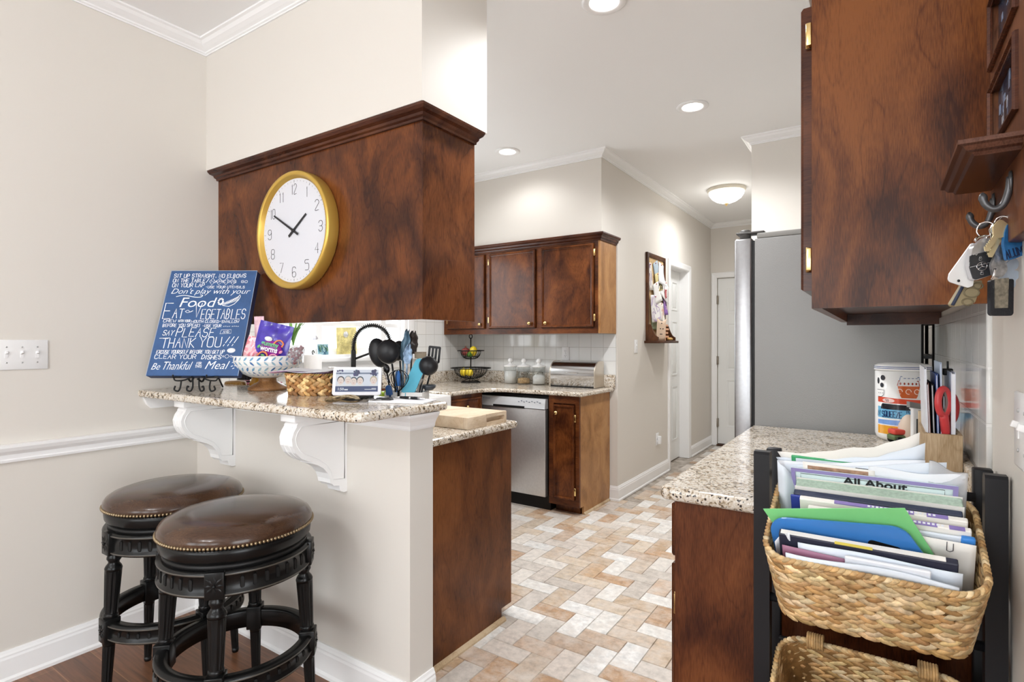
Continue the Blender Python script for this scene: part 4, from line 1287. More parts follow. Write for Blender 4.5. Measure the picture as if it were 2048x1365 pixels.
def pillow(m, w, h, t_, M, crimp=0.08, nu=14, nv=16, wob=0.0, seed=1, mat=0):
    r = random.Random(seed)
    ph = [r.uniform(0, 6) for _ in range(4)]
    for sgn in (1, -1):
        vs, fs = [], []
        for j in range(nv + 1):
            v = j / nv
            vv = min(1, max(0, (v - crimp) / (1 - 2 * crimp)))
            for i in range(nu + 1):
                u = i / nu
                k = max(0, math.sin(PI * u)) ** 0.6 * max(0, math.sin(PI * vv)) ** 0.5
                y = sgn * t_ / 2 * k + wob * k * math.sin(9 * u + ph[0] + 3 * v) * math.sin(11 * v + ph[1]) * 0.5 + 0.0006 * sgn
                y += wob * 0.6 * math.sin(16 * u + ph[2]) * (1 - k) * (1 if vv in (0, 1) else 0.4)
                vs.append(((u - 0.5) * w * (1 - 0.05 * k), y, v * h))
        for j in range(nv):
            for i in range(nu):
                a = j * (nu + 1) + i
                q = (a, a + 1, a + nu + 2, a + nu + 1)
                fs.append(q if sgn < 0 else q[::-1])
        m.add(vs, fs, mat, True, M)
def tilted(px, py, d, roll=0.0, lean=0.0, base=None):
    """upright frame facing the room at a point, rolled clockwise and leaned back"""
    o = at(px, py, d) if base is None else Vector(base)
    M = frame(o, CR, UP)
    return M @ Matrix.Rotation(roll, 4, 'Y') @ Matrix.Rotation(-lean, 4, 'X')
PURP = plain('violet sweet packet', (0.055, 0.030, 0.36), 0.22, coat=0.3, var=0.25, vscale=40)
t = thing('candy_bag', 'purple packet of gummy worms standing in the pedestal bowl', 'candy bag')
GM = tilted(536, 725, 2.385, 0.22, 0.05)
m = MB(); pillow(m, 0.150, 0.172, 0.034, GM, 0.12, wob=0.006, seed=3); m.build('packet', PURP, t)
def onbag(u, v): return facing(GM @ Vector((u, -0.0215, v)), GM.to_3x3() @ Vector((1, 0, 0)), GM.to_3x3() @ Vector((0, 0, 1)))
m = MB()
m.lathe([(0.046, 0), (0.046, 0.0012), (0, 0.0016)], 28, M=onbag(0.008, 0.062) @ Matrix.Scale(0.72, 4, (0, 1, 0)), mat=0)
m.lathe([(0.017, 0.0012), (0.017, 0.002), (0, 0.002)], 20, M=onbag(-0.012, 0.100) @ Matrix.Scale(0.6, 4, (0, 1, 0)), mat=1)
for i, (u, v) in enumerate(((-0.05, 0.03), (-0.045, 0.06), (0.045, 0.028), (-0.02, 0.026), (0.052, 0.055))):
    m.lathe([(0.009, 0), (0.009, 0.0026), (0, 0.003)], 14, M=onbag(u, v) @ Matrix.Rotation(i, 4, 'Z') @ Matrix.Scale(0.6, 4, (0, 1, 0)), mat=2 if i % 2 else 3)
for k, (u, v, mt) in enumerate(((0.036, 0.090, 4), (-0.02, 0.028, 4), (0.025, 0.026, 3))):
    m.tube(bez([onbag(u, v) @ Vector((x * 0.022, y * 0.016, 0.003)) for x, y in ((-1, -0.6), (-0.5, 0.5), (0.3, 0.8), (0.9, 0.1), (0.7, -0.8))], 20), 0.0035, 6, mat=mt)
m.text('gummy', 0.030, onbag(-0.036, 0.070) @ Matrix.Translation((0, 0, 0.0068)), mat=5, bold=0.0006, fit=0.075)
m.text('worms', 0.034, onbag(-0.036, 0.047) @ Matrix.Translation((0, 0, 0.007)), mat=1, bold=0.0008, fit=0.075)
m.build('print', [plain('magenta print', (0.28, 0.02, 0.30), 0.3), plain('white print', (0.8, 0.82, 0.85), 0.4), plain('green print', (0.16, 0.45, 0.16), 0.4), plain('pink print', (0.75, 0.30, 0.42), 0.4), plain('orange print', (0.80, 0.25, 0.08), 0.4), plain('bright green print', (0.10, 0.50, 0.20), 0.4)], t)
def pinkmat():
    mm, nt, b = nodes_of('pink sweets in film')
    tc = N(nt, 'ShaderNodeTexCoord'); v = N(nt, 'ShaderNodeTexVoronoi', i_Scale=70.0)
    nt.links.new(tc.outputs['Object'], v.inputs['Vector'])
    sp = N(nt, 'ShaderNodeSeparateColor'); nt.links.new(v.outputs['Color'], sp.inputs[0])
    r = ramp(nt, [(0.0, (0.80, 0.72, 0.74)), (0.4, (0.74, 0.30, 0.36)), (0.7, (0.60, 0.12, 0.16)), (1.0, (0.85, 0.62, 0.62))])
    nt.links.new(sp.outputs[0], r.inputs[0]); nt.links.new(r.outputs[0], b.inputs['Base Color'])
    b.inputs['Roughness'].default_value = 0.15
    return mm
PINK = pinkmat()
m = MB(); pillow(m, 0.085, 0.150, 0.028, tilted(495, 742, 2.39, 0.30, 0.03), 0.08, wob=0.008, seed=8)
tag(m.build('candy_bag', PINK), 'clear bag of pink sweets left of the purple packet in the bowl', 'candy bag')
m = MB(); pillow(m, 0.045, 0.215, 0.012, tilted(522, 730, 2.455, -0.04, 0.0), 0.10, wob=0.005, seed=9)
tag(m.build('candy_bag', plain('pale pink film', (0.80, 0.52, 0.58), 0.2, var=0.2, vscale=60)), 'pale pink sachet poking up behind the purple packet', 'candy bag')
t = thing('cellophane_bag', 'clear bag of dark red gummies twisted shut, right side of the bowl', 'candy bag')
FILM = thin('cellophane', (0.95, 0.95, 0.97), 0.15, 0.22)
CB = tilted(578, 724, 2.40, 0.70, 0.0)
m = MB(); m.lathe([(0.0, 0), (0.026, 0.006), (0.034, 0.03), (0.030, 0.06), (0.018, 0.085), (0.006, 0.105), (0.007, 0.112), (0.020, 0.135), (0.032, 0.155), (0.031, 0.156), (0.006, 0.116)], 14, M=CB)
m.build('film', FILM, t)
m = MB(); rr = random.Random(12)
for i in range(46):
    z = rr.uniform(0.008, 0.085); r = 0.028 * (1 - max(0, (z - 0.045)) / 0.055) * math.sqrt(rr.random()); a = rr.uniform(0, 2 * PI)
    m.ball(CB @ Vector((r * math.cos(a), r * math.sin(a), z)), rr.uniform(0.005, 0.007), 8, 6)
g_ = m.build('gummies', plain('dark red jelly', (0.20, 0.012, 0.03), 0.2, coat=0.3), t); g_['kind'] = 'stuff'

# ---- woven basket of papers on the bar
def weave(m, outline, z0, z1, per, rows, rnd, col, l=1.0, tilt=0.5, thick=0.004, hgt=0.75):
    """rows of leaf-shaped strands round a basket; outline(s, v) -> (point, tangent, outward)"""
    n = per
    for j in range(rows):
        v = (j + 0.5) / rows
        for i in range(n):
            s = (i + 0.5 * (j % 2) + rnd.uniform(-0.12, 0.12)) / n
            p, tg, ow, up = outline(s, z0 + (z1 - z0) * v, v)
            sg = 1 if j % 2 else -1
            d = (tg + up * tilt * sg * 0.5).normalized()
            u = d.cross(ow).normalized()
            k = rnd.uniform(0.72, 1.15)
            m.col = tuple(c * k * rnd.uniform(0.96, 1.04) for c in rnd.choice(col))
            m.strand(p, d, u, ow, l * rnd.uniform(0.9, 1.1), (z1 - z0) / rows * hgt, thick)
def rrect(hx, hy, r):
    """perimeter of a rounded rectangle: s in 0..1 -> (x, y, tx, ty, nx, ny)"""
    seg = [2 * (hx - r), PI * r / 2, 2 * (hy - r), PI * r / 2] * 2
    tot = sum(seg)
    def f(s):
        q = (s % 1.0) * tot
        st = [(-(hx - r), -hy, 1, 0), (hx - r, -hy + r, 0, 0), (hx, -(hy - r), 0, 1), (hx - r, hy - r, 0, 0), (hx - r, hy, -1, 0), (-(hx - r), hy - r, 0, 0), (-hx, hy - r, 0, -1), (-(hx - r), -(hy - r), 0, 0)]
        for i, L in enumerate(seg):
            if q <= L or i == 7:
                x, y, tx, ty = st[i]
                if i % 2 == 0: return x + tx * q, y + ty * q, tx, ty, ty, -tx
                a = (i // 2) * PI / 2 - PI / 2 + q / r
                if i == 1: x, y = hx - r, -(hy - r)
                return x + r * math.cos(a), y + r * math.sin(a), -math.sin(a), math.cos(a), math.cos(a), math.sin(a)
            q -= L
    return f
SEA = [srgb(214, 182, 132), srgb(196, 158, 106), srgb(226, 202, 160), srgb(180, 140, 90), srgb(206, 176, 128)]
SEA2 = [srgb(206, 160, 100), srgb(180, 130, 74), srgb(222, 186, 130), srgb(160, 112, 62)]
t = thing('wicker_basket', 'low woven basket of papers between bowl and screen', 'basket', (-1.930, 1.430, BZ), 0.30)
rnd = random.Random(31)
def out_bar(s, z, v):
    f = rrect(0.105 * (0.90 + 0.1 * v), 0.078 * (0.90 + 0.1 * v), 0.055)
    x, y, tx, ty, nx, ny = f(s)
    return Vector((x, y, z)), Vector((tx, ty, 0)), Vector((nx, ny, 0)), UP
m = MB(); weave(m, out_bar, 0.003, 0.083, 20, 6, rnd, SEA2, 0.020, 1.1, 0.006, 0.8); m.build('weave', WICK, t)
m = MB(); m.col = srgb(120, 84, 48); m.prism(rpoly([(-0.092, -0.066), (0.092, -0.066), (0.092, 0.066), (-0.092, 0.066)], [0.045] * 4), 0.001, 0.070, 'Z'); m.build('lining', WICK, t)
m = MB()
m.col = srgb(80, 55, 30)
for i in range(64):
    p, tg, ow, up = out_bar(i / 64, 0.084, 1); m.col = tuple(c * rnd.uniform(0.6, 1.1) for c in SEA2[1]); m.strand(p, (tg + up * 0.6).normalized(), up, ow, 0.008, 0.004, 0.006)
m.build('rim', WICK, t)
m = MB(); m.lathe([(0.007, -0.004), (0.014, -0.004), (0.014, 0.004), (0.007, 0.004)], 14, M=Matrix.Translation((0.106, -0.03, 0.06)) @ Matrix.Rotation(PI / 2, 4, 'Y'), closed=True); m.build('handle_loop', BLACKM, t)
rnd = random.Random(5)
pc = [((0.78, 0.79, 0.82), 'white paper lying on the bar basket'), (srgb(196, 150, 178), 'pink sheet sticking out left of the bar basket'), (srgb(100, 84, 112), 'dull purple sheet in the bar basket')]
for k, (c, lab) in enumerate([pc[2], pc[1], pc[0]]):
    m = MB(); rot = 0.30 + (0.05, 0.16, -0.06)[k]; sx = (0.21, 0.25, 0.22)[k]
    cx = (-1.945, -1.975, -1.945)[k]
    Mx = Matrix.Translation((cx, 1.425, BZ + 0.0895 + k * 0.004)) @ Matrix.Rotation(rot, 4, 'Z')
    m.sheet(lambda u, v: ((u - 0.5) * sx, (v - 0.5) * 0.15, 0.007 * math.sin(5 * u + k) * 0.5 + 0.004 * math.cos(6 * v + k) + (0.008 * max(0, 0.3 - u) * -3 if k == 1 else 0)), 14, 8, 0.0018, M=Mx)
    tag(m.build('paper_sheet', plain('sheet tone %d' % k, c, 0.7)), lab, 'paper')

# ---- smart display
t = thing('smart_display', 'small white framed screen on a dark base, showing the time', 'screen', (0, 0, 0))
DM = frame(at(712.5, 791.0, 2.075), CR + CF * 0.05, UP + CF * 0.22)
m = MB()
rp = rpoly([(-0.0905, 0), (0.0905, 0), (0.0905, 0.107), (-0.0905, 0.107)], [0.009] * 4)
m.prism(rp, 0.0, 0.012, 'Y', M=DM); m.build('bezel', plain('chalk white plastic', (0.74, 0.74, 0.78), 0.45), t)
m = MB(); m.box(-0.079, 0.079, -0.0006, 0.001, 0.013, 0.097, M=DM)
def screen_mat():
    mm, nt, b = nodes_of('lit photo screen')
    at_ = N(nt, 'ShaderNodeAttribute', attribute_name='Col')
    b.inputs['Base Color'].default_value = (0.02, 0.02, 0.02, 1); b.inputs['Roughness'].default_value = 0.15
    nt.links.new(at_.outputs['Color'], b.inputs['Emission Color']); b.inputs['Emission Strength'].default_value = 0.5
    return mm
SCR = screen_mat()
sc_ = m.v[:]; m.c = [srgb(226, 232, 244)] * len(m.f)
def pic(poly, c, d=-0.0010):
    m.col = c; m.prism(poly, d, -0.0005, 'Y', M=DM)
def disc(x, z, rx, rz, c, d=-0.0012): pic([(x + rx * math.cos(2 * PI * i / 16), z + rz * math.sin(2 * PI * i / 16)) for i in range(16)], c, d)
pic([(-0.079, 0.080), (0.079, 0.080), (0.079, 0.086), (-0.079, 0.086)], srgb(120, 134, 158))
rs = random.Random(3)
for i in range(34):
    x = rs.choice([rs.uniform(-0.077, -0.055), rs.uniform(0.050, 0.075), rs.uniform(-0.012, 0.006)]); z = rs.uniform(0.076, 0.094); r = rs.uniform(0.002, 0.006)
    disc(x, z, r, r, srgb(46 + rs.randint(0, 30), 62, 92 + rs.randint(0, 30)), -0.0011 - i * 1e-5)
pic([(-0.006, 0.072), (-0.001, 0.072), (0.000, 0.097), (-0.007, 0.097)], srgb(60, 78, 110), -0.0016)
for x, z, hair in ((-0.060, 0.054, (50, 46, 58)), (-0.033, 0.056, (180, 186, 190)), (-0.012, 0.051, (60, 76, 92)), (0.012, 0.053, (60, 78, 92)), (0.062, 0.054, (190, 180, 150))):
    disc(x, z - 0.020, 0.015, 0.011, srgb(236, 238, 240), -0.00125)
    disc(x, z + 0.004, 0.0135, 0.0148, srgb(*hair), -0.0014)
    disc(x, z, 0.0112, 0.0142, srgb(240, 222, 212), -0.0016)
    disc(x, z - 0.005, 0.004, 0.0012, srgb(214, 160, 150), -0.0018)
    for q in (-1, 1): disc(x + q * 0.0036, z + 0.003, 0.0012, 0.0009, srgb(90, 80, 80), -0.0018)
pic([(-0.079, 0.013), (0.079, 0.013), (0.079, 0.034), (-0.079, 0.034)], srgb(62, 78, 122), -0.0020)
m.col = srgb(240, 244, 250)
TM = lambda u, z: facing(DM @ Vector((u, -0.0022, z)), DM.to_3x3() @ Vector((1, 0, 0)), DM.to_3x3() @ Vector((0, 0, 1)))
m.text('1:50', 0.014, TM(-0.071, 0.0185), bold=0.0002); m.box(-0.045, -0.032, -0.0024, -0.002, 0.0185, 0.023, M=DM)
m.box(0.030, 0.073, -0.0024, -0.002, 0.0205, 0.0225, M=DM); m.box(0.056, 0.073, -0.0024, -0.002, 0.0245, 0.0262, M=DM)
m.build('screen', SCR, t)
m = MB()
m.prism([(0.010, 0.0), (0.075, -0.0), (0.055, 0.05), (0.0125, 0.07)], -0.052, 0.052, 'X', M=frame(at(712.5, 792.5, 2.075) - UP * 0.0105, CR + CF * 0.05, UP))
m.build('base', plain('charcoal fabric', (0.035, 0.036, 0.040), 0.9), t)

# ---- keys on a camouflage strap
t = thing('keychain', 'bunch of keys on a folded tan and black strap before the screen', 'keys', (-1.56, 1.30, BZ))
KM = Matrix.Identity(4)
rnd = random.Random(9)
TAN = vcol('camouflage webbing', 0.8, 0.5, 120)
m = MB()
for k in range(6):
    m.col = [srgb(120, 100, 70), srgb(40, 34, 28), srgb(156, 136, 98), srgb(26, 24, 22), srgb(110, 90, 60), srgb(180, 164, 134)][k]
    a = (0.75, 0.95, 0.55, 0.85, 1.25, 0.6)[k]; L = (0.115, 0.095, 0.105, 0.080, 0.070, 0.090)[k]; w_ = (0.012, 0.016, 0.009, 0.018, 0.012, 0.014)[k]
    cx_, cy_ = ((-0.012, -0.022), (0.004, 0.0), (-0.022, -0.006), (0.012, 0.020), (-0.006, -0.010), (0.002, -0.018))[k]
    pts = []
    for q in range(28):
        an = 2 * PI * q / 28
        u_ = L * math.cos(an); v_ = w_ * math.sin(an)
        pts.append((cx_ + u_ * math.cos(a) * 0.5 - v_ * math.sin(a), cy_ + u_ * math.sin(a) * 0.5 + v_ * math.cos(a), 0.0105 + 0.0022 * k + 0.005 * math.sin(2 * an + k)))
    m.tube(pts, 0.0042, 6, True, flat=0.6)
m.build('strap', TAN, t)
m = MB(); m.tube([(0.052 + 0.014 * math.cos(2 * PI * i / 20), 0.052 + 0.014 * math.sin(2 * PI * i / 20), 0.0085) for i in range(20)], 0.0012, 6, True); m.build('key_ring', CHROME, t)
for k in range(3):
    m = MB(); Mk = Matrix.Translation((0.045 + 0.006 * k, 0.055, 0.004 + k * 0.003)) @ Matrix.Rotation(0.5 + 0.5 * k, 4, 'Z')
    m.lathe([(0.004, 0), (0.011, 0), (0.011, 0.002), (0.004, 0.002)], 16, M=Mk, closed=True); m.box(0.010, 0.040, -0.003, 0.003, 0, 0.002, M=Mk)
    m.build('key', plain('dark key metal', (0.25, 0.24, 0.24), 0.3, 1.0), t)
m = MB(); m.box(0.055, 0.118, 0.070, 0.098, 0.002, 0.014, 0.005, M=Matrix.Rotation(0.15, 4, 'Z')); m.build('remote_fob', plain('black fob plastic', (0.02, 0.02, 0.022), 0.4), t)

# ---- notepad and pen
m = MB(); m.box(-0.105, 0.105, -0.060, 0.060, 0, 0.006, 0.0015)
ob = tag(m.build('notepad', PAPER), 'white notepad at the free end of the bar', 'notepad'); ob.location = (-1.43, 1.43, BZ + 0.0002); ob.rotation_euler = (0, 0, 0.345)
t = thing('pen', 'black and silver ballpoint pen lying on the white notepad', 'pen', (-1.425, 1.462, BZ + 0.0115), 0.12)
PM = Matrix.Rotation(PI / 2, 4, 'Y')
m = MB(); m.lathe([(0.0045, -0.045), (0.005, -0.02), (0.005, 0.035), (0, 0.035)], 12, M=PM); m.build('barrel', BLACKP, t)
m = MB(); m.lathe([(0.0008, -0.066), (0.002, -0.062), (0.0046, -0.045)], 12, M=PM); m.lathe([(0.0052, -0.004), (0.0054, 0), (0.0052, 0.004)], 12, M=PM); m.lathe([(0.0051, 0.0352), (0.0045, 0.058), (0.0025, 0.0585), (0.0025, 0.066), (0, 0.066)], 12, M=PM)
m.build('metal_trim', CHROME, t)
m = MB(); m.box(0.018, 0.056, -0.0012, 0.0012, 0.0052, 0.007); m.build('clip', CHROME, t)

# ---- utensil crock behind the bar, with its utensils
UC = Vector((-1.600, 1.625, 0.914))
t = thing('utensil_crock', 'square white utensil holder behind the bar', 'utensil holder', UC, 0.45)
m = MB()
for a0, a1, b0, b1 in ((-0.078, 0.078, -0.05, -0.044), (-0.078, 0.078, 0.044, 0.05), (-0.078, -0.072, -0.044, 0.044), (0.072, 0.078, -0.044, 0.044)):
    m.box(a0, a1, b0, b1, 0.0, 0.172, 0.002)
m.box(-0.074, 0.074, -0.046, 0.046, 0, 0.008); m.build('crock', CERW, t)
UD = 2.235
def ub(px, dd=0.0): 
    p = at(px, 790, UD + dd); return Vector((p.x, p.y, 0.96))
def uten(name, label, base, neck, head, matt, r=0.0055, cat='utensil', hname='head', hmat=None, group=None):
    t = thing(name, label, cat, (base.x, base.y, 0.0)); off = Vector((base.x, base.y, 0))
    m = MB(Matrix.Translation(-off)); m.tube([base, base.lerp(neck, 0.5), neck], [r * 1.25, r, r * 0.8], 8, flat=0.7); m.build('handle', matt, t)
    m = MB(Matrix.Translation(-off)); head(m); m.build(hname, hmat or matt, t)
    return t
def ladle_head(px, py, d, rx, rz, deep, roll=0.0, turn=0.0):
    def f(m):
        M = frame(at(px, py, d), CR, UP) @ Matrix.Rotation(roll, 4, 'Y') @ Matrix.Rotation(turn, 4, 'Z') @ Matrix.Rotation(PI / 2, 4, 'X')
        # the bulging back of the bowl faces the room
        m.lathe([(0.0, deep), (0.35, deep * 0.94), (0.65, deep * 0.74), (0.88, deep * 0.42), (1.0, 0.0), (0.96, -0.0005), (0.84, deep * 0.36), (0.6, deep * 0.64), (0.3, deep * 0.84), (0, deep * 0.9)], 32, M=M @ Matrix.Diagonal((rx, rz, 1, 1)))
    return f
uten('serving_spoon', 'black spoon head at the left of the utensil bunch', ub(795, 0.05), at(771, 735, UD + 0.05), ladle_head(757, 706, UD + 0.06, 0.040, 0.062, 0.022, -0.25), BLACKN)
uten('ladle', 'largest black ladle, its round back towards the room', ub(800, 0.02), at(784, 728, UD + 0.01), ladle_head(777, 704, UD, 0.048, 0.050, 0.032, -0.1), BLACKN)
uten('serving_spoon', 'black spoon half hidden right of the big ladle', ub(808, 0.06), at(800, 722, UD + 0.07), ladle_head(797, 702, UD + 0.08, 0.030, 0.042, 0.015, 0.1), BLACKN)
uten('measuring_scoop', 'small black scoop below the big ladle', ub(790, -0.03), at(774, 745, UD - 0.03), ladle_head(773, 738, UD - 0.035, 0.013, 0.019, 0.010, -0.2), BLACKP, 0.004)
uten('ladle', 'round black ladle at the right of the utensil bunch', ub(822, -0.02), at(848, 748, UD - 0.02), ladle_head(857, 732, UD - 0.03, 0.0385, 0.039, 0.028, 0.3), BLACKN)
def turner_head(m):
    M = frame(at(868, 711, UD + 0.06), CR, UP) @ Matrix.Rotation(0.10, 4, 'Y')
    w, h = 0.026, 0.038
    for x in (-w, -w + 0.01417, -w + 0.02833, w - 0.0095):
        m.box(x, x + 0.0095, 0, 0.003, -h * 0.75, h * 0.8, 0.001, M=M)
    m.prism(rpoly([(-w, h * 0.75), (w, h * 0.75), (w, h), (-w, h)], [0, 0, 0.006, 0.006]), 0, 0.003, 'Y', M=M)
    m.prism([(-0.006, -h * 1.35), (0.006, -h * 1.35), (w, -h * 0.7), (-w, -h * 0.7)], 0, 0.003, 'Y', M=M)
uten('slotted_turner', 'black slotted turner standing behind the round ladle', ub(835, 0.06), at(863, 738, UD + 0.06), turner_head, BLACKN, 0.005)
def spat_head(m):
    a, b_ = at(812, 788, UD - 0.045), at(842, 718, UD - 0.02)
    ax = (b_ - a).normalized(); M = frame(a, CR - ax * CR.dot(ax), ax)
    L = (b_ - a).length
    m.prism(rpoly([(-0.022, 0.0), (0.030, 0.0), (0.030, L), (-0.018, L)], [0.003, 0.003, 0.014, 0.02]), 0, 0.007, 'Y', M=M)
uten('turquoise_spatula', 'wide turquoise silicone turner leaning to the right', ub(808, -0.04), at(812, 786, UD - 0.042), spat_head, plain('turquoise silicone', (0.06, 0.36, 0.50), 0.45))
def whisk_head(m):
    a, b_ = at(797, 783, UD - 0.05), at(797, 742, UD - 0.06)
    for k in range(6):
        an = k * PI / 6
        s = CR * math.cos(an) + CF * math.sin(an)
        pts = [a + s * 0.004, a.lerp(b_, 0.35) + s * 0.030, a.lerp(b_, 0.7) + s * 0.040, a.lerp(b_, 0.95) + s * 0.024, b_ + UP * 0.004, a.lerp(b_, 0.95) - s * 0.024, a.lerp(b_, 0.7) - s * 0.040, a.lerp(b_, 0.35) - s * 0.030, a - s * 0.004]
        m.tube(bez(pts, 32), 0.0013, 5)
uten('whisk', 'balloon whisk with black wires before the turquoise turner', ub(797, -0.05), at(797, 783, UD - 0.05), whisk_head, BLACKP, 0.007, hname='wires')
uten('silicone_brush', 'bright blue spatula seen through the whisk wires', ub(792, 0.0), at(795, 775, UD - 0.01), lambda m: m.prism(rpoly([(-0.011, 0), (0.011, 0), (0.010, 0.062), (-0.010, 0.062)], [0.003, 0.003, 0.008, 0.008]), 0, 0.006, 'Y', M=frame(at(796, 773, UD - 0.01), CR, UP)), plain('bright blue silicone', (0.02, 0.16, 0.52), 0.4), 0.006)
uten('spatula', 'dark blue scraper at the lower left of the utensil bunch', ub(786, -0.04), at(780, 790, UD - 0.05), lambda m: m.prism(rpoly([(-0.013, 0), (0.013, 0), (0.010, 0.040), (-0.014, 0.040)], [0.003, 0.003, 0.012, 0.012]), 0, 0.006, 'Y', M=frame(at(779, 791, UD - 0.06), CR + UP * 0.1, UP - CR * 0.1)), plain('dark blue silicone', (0.015, 0.075, 0.24), 0.4))
def tongs_head(m):
    for q in (-1, 1):
        m.tube(bez([at(782 + q, 776, UD + 0.01), at(775 + q * 2, 756, UD + 0.01), at(768 + q * 2, 742, UD + 0.01)], 10), 0.004, 6, flat=0.5)
uten('tongs', 'steel tongs behind the screen, left of the whisk', ub(788, 0.01), at(782, 778, UD + 0.01), tongs_head, CHROME, 0.004, hname='arms')
def leafy(px0, py0, px1, py1, d, w, seed, n=3):
    def f(m):
        r = random.Random(seed)
        a, b_ = at(px0, py0, d), at(px1, py1, d)
        ax = (b_ - a); L = ax.length; ax.normalize(); M = frame(a, CR - ax * CR.dot(ax), ax)
        m.sheet(lambda u, v: ((u - 0.5) * w * (0.5 + 0.9 * math.sin(PI * min(1, v * 0.9 + 0.1))) + 0.002 * math.sin(20 * v), 0.010 * math.sin(7 * u + seed) * v + 0.006 * math.sin(9 * v + seed), v * L + 0.006 * math.sin(14 * u + seed) * v), 8, 12, 0.0015, M=M)
    return f
uten('fish_spatula', 'grey blue flexible spatula rising behind the turquoise turner', ub(806, 0.03), at(806, 720, UD + 0.03), leafy(806, 722, 815, 661, UD + 0.03, 0.026, 2), plain('slate blue plastic', (0.10, 0.19, 0.27), 0.35))
uten('wrapped_brush', 'crumpled brown black plastic on a utensil top', ub(815, 0.05), at(824, 705, UD + 0.05), leafy(824, 708, 826, 664, UD + 0.05, 0.032, 7), plain('crumpled dark wrap', (0.045, 0.034, 0.03), 0.3, var=0.5, vscale=60))
uten('plastic_fork', 'clear blue plastic server with shiny folds among the utensils', ub(810, 0.0), at(814, 725, UD), leafy(814, 728, 818, 690, UD, 0.026, 5), plain('pale blue plastic', (0.30, 0.42, 0.58), 0.12, var=0.4, vscale=50))
def brush_head(m):
    M = frame(at(842, 709, UD + 0.03), CR, UP)
    m.box(-0.026, 0.022, -0.006, 0.006, -0.016, 0.004, 0.002, M=M)
    for i in range(12):
        for j in range(2): m.tube([M @ Vector((-0.024 + i * 0.004, -0.003 + j * 0.006, 0.003)), M @ Vector((-0.025 + i * 0.0042, -0.003 + j * 0.006, 0.010))], 0.0018, 4)
uten('bristle_brush', 'small brush with tan bristles above the turquoise turner', ub(818, 0.03), at(836, 715, UD + 0.03), brush_head, plain('tan bristle', (0.30, 0.24, 0.17), 0.8), 0.005, hmat=plain('tan bristle', (0.30, 0.24, 0.17), 0.8))
uten('gravy_ladle', 'small dark grey ladle low at the right of the crock', ub(830, 0.02), at(846, 772, UD + 0.0), lambda m: m.lathe([(0, 0), (0.016, 0.003), (0.026, 0.012), (0.029, 0.024), (0.0275, 0.024), (0.024, 0.013), (0.015, 0.005), (0, 0.002)], 24, M=frame(at(858, 776, UD + 0.02), CR, UP + CR * 0.45) @ Matrix.Translation((0, 0, -0.012))), plain('graphite nylon', (0.05, 0.058, 0.07), 0.35), 0.006)
uten('peeler', 'grey handled tool between the turquoise turner and small ladle', ub(826, -0.03), at(838, 768, UD - 0.03), lambda m: m.tube([at(838, 770, UD - 0.03), at(844, 758, UD - 0.03)], 0.006, 8), plain('warm grey plastic', (0.22, 0.21, 0.19), 0.4), 0.006)

# ---- chopping board
t = thing('cutting_board', 'thick pale maple chopping board with a slot handle', 'cutting board', (-1.64, 1.975, 0.9142))
m = MB()
hx, hy, hz = 0.19, 0.145, 0.052
outer_ = [(-hy, 0), (hy, 0), (hy, hz), (-hy, hz)]
m.box(-hx, hx - 0.026, -hy, hy, 0, hz, 0.003)
cy0, cy1 = 0.0, 0.115
m.box(hx - 0.0262, hx, -hy, cy0 - 0.012, 0, hz, 0.003); m.box(hx - 0.0262, hx, cy1 + 0.012, hy, 0, hz, 0.003)
slot = rpoly([(cy0 - 0.012, 0.016), (cy1 + 0.012, 0.016), (cy1 + 0.012, 0.036), (cy0 - 0.012, 0.036)], [0.0099] * 4, 8)
top = [(cy0 - 0.0125, hz), (cy1 + 0.0125, hz)]; bot = [(cy0 - 0.0125, 0), (cy1 + 0.0125, 0)]
h = len(slot) // 2
up_ = sorted([p for p in slot if p[1] >= 0.026 - 1e-6]); lo_ = sorted([p for p in slot if p[1] <= 0.026 + 1e-6])
m.prism([(cy0 - 0.0125, 0.026)] + up_ + [(cy1 + 0.0125, 0.026), (cy1 + 0.0125, hz), (cy0 - 0.0125, hz)], hx - 0.026, hx, 'X')
m.prism([(cy0 - 0.0125, 0.0), (cy1 + 0.0125, 0.0), (cy1 + 0.0125, 0.026)] + lo_[::-1] + [(cy0 - 0.0125, 0.026)], hx - 0.026, hx, 'X')
m.build('block', LIGHTW, t)

# ---- things on the lower counter seen past the sign and bowl
m = MB(); m.box(-0.09, 0.09, -0.06, 0.06, 0, 0.028, 0.003); m.box(-0.085, 0.085, -0.055, 0.055, 0.0285, 0.055, 0.003)
for k, (z, c, lab) in enumerate(((0.0, srgb(150, 60, 84), 'red cookbook under the pile behind the blue sign'), (0.0375, srgb(190, 176, 170), 'pale cookbook in the pile behind the blue sign'), (0.075, srgb(200, 110, 130), 'pink cookbook below the topmost one behind the blue sign'), (0.1125, srgb(150, 70, 90), 'dark red cookbook topmost of the pile behind the blue sign'))):
    t = thing('cookbook', lab, 'book', (-2.80, 1.72, 0.9142 + z), 0.5 + 0.06 * k, 'cookbooks stacked behind the sign')
    m = MB(); m.box(-0.10, 0.10, -0.07, 0.07, 0, 0.004); m.box(-0.10, 0.10, -0.07, 0.07, 0.033, 0.037); m.box(-0.10, 0.10, 0.066, 0.07, 0.004, 0.033); m.build('cover', plain('book cloth %d' % k, c, 0.5), t)
    m = MB(); m.box(-0.097, 0.097, -0.067, 0.0655, 0.0042, 0.0328); m.build('pages', PAPER, t)
p = at(471, 765, 2.83)
m = MB(); m.lathe([(0, 0), (0.04, 0), (0.055, 0.05), (0.058, 0.12), (0.05, 0.165), (0.045, 0.17), (0.04, 0.165), (0, 0.16)], 32)
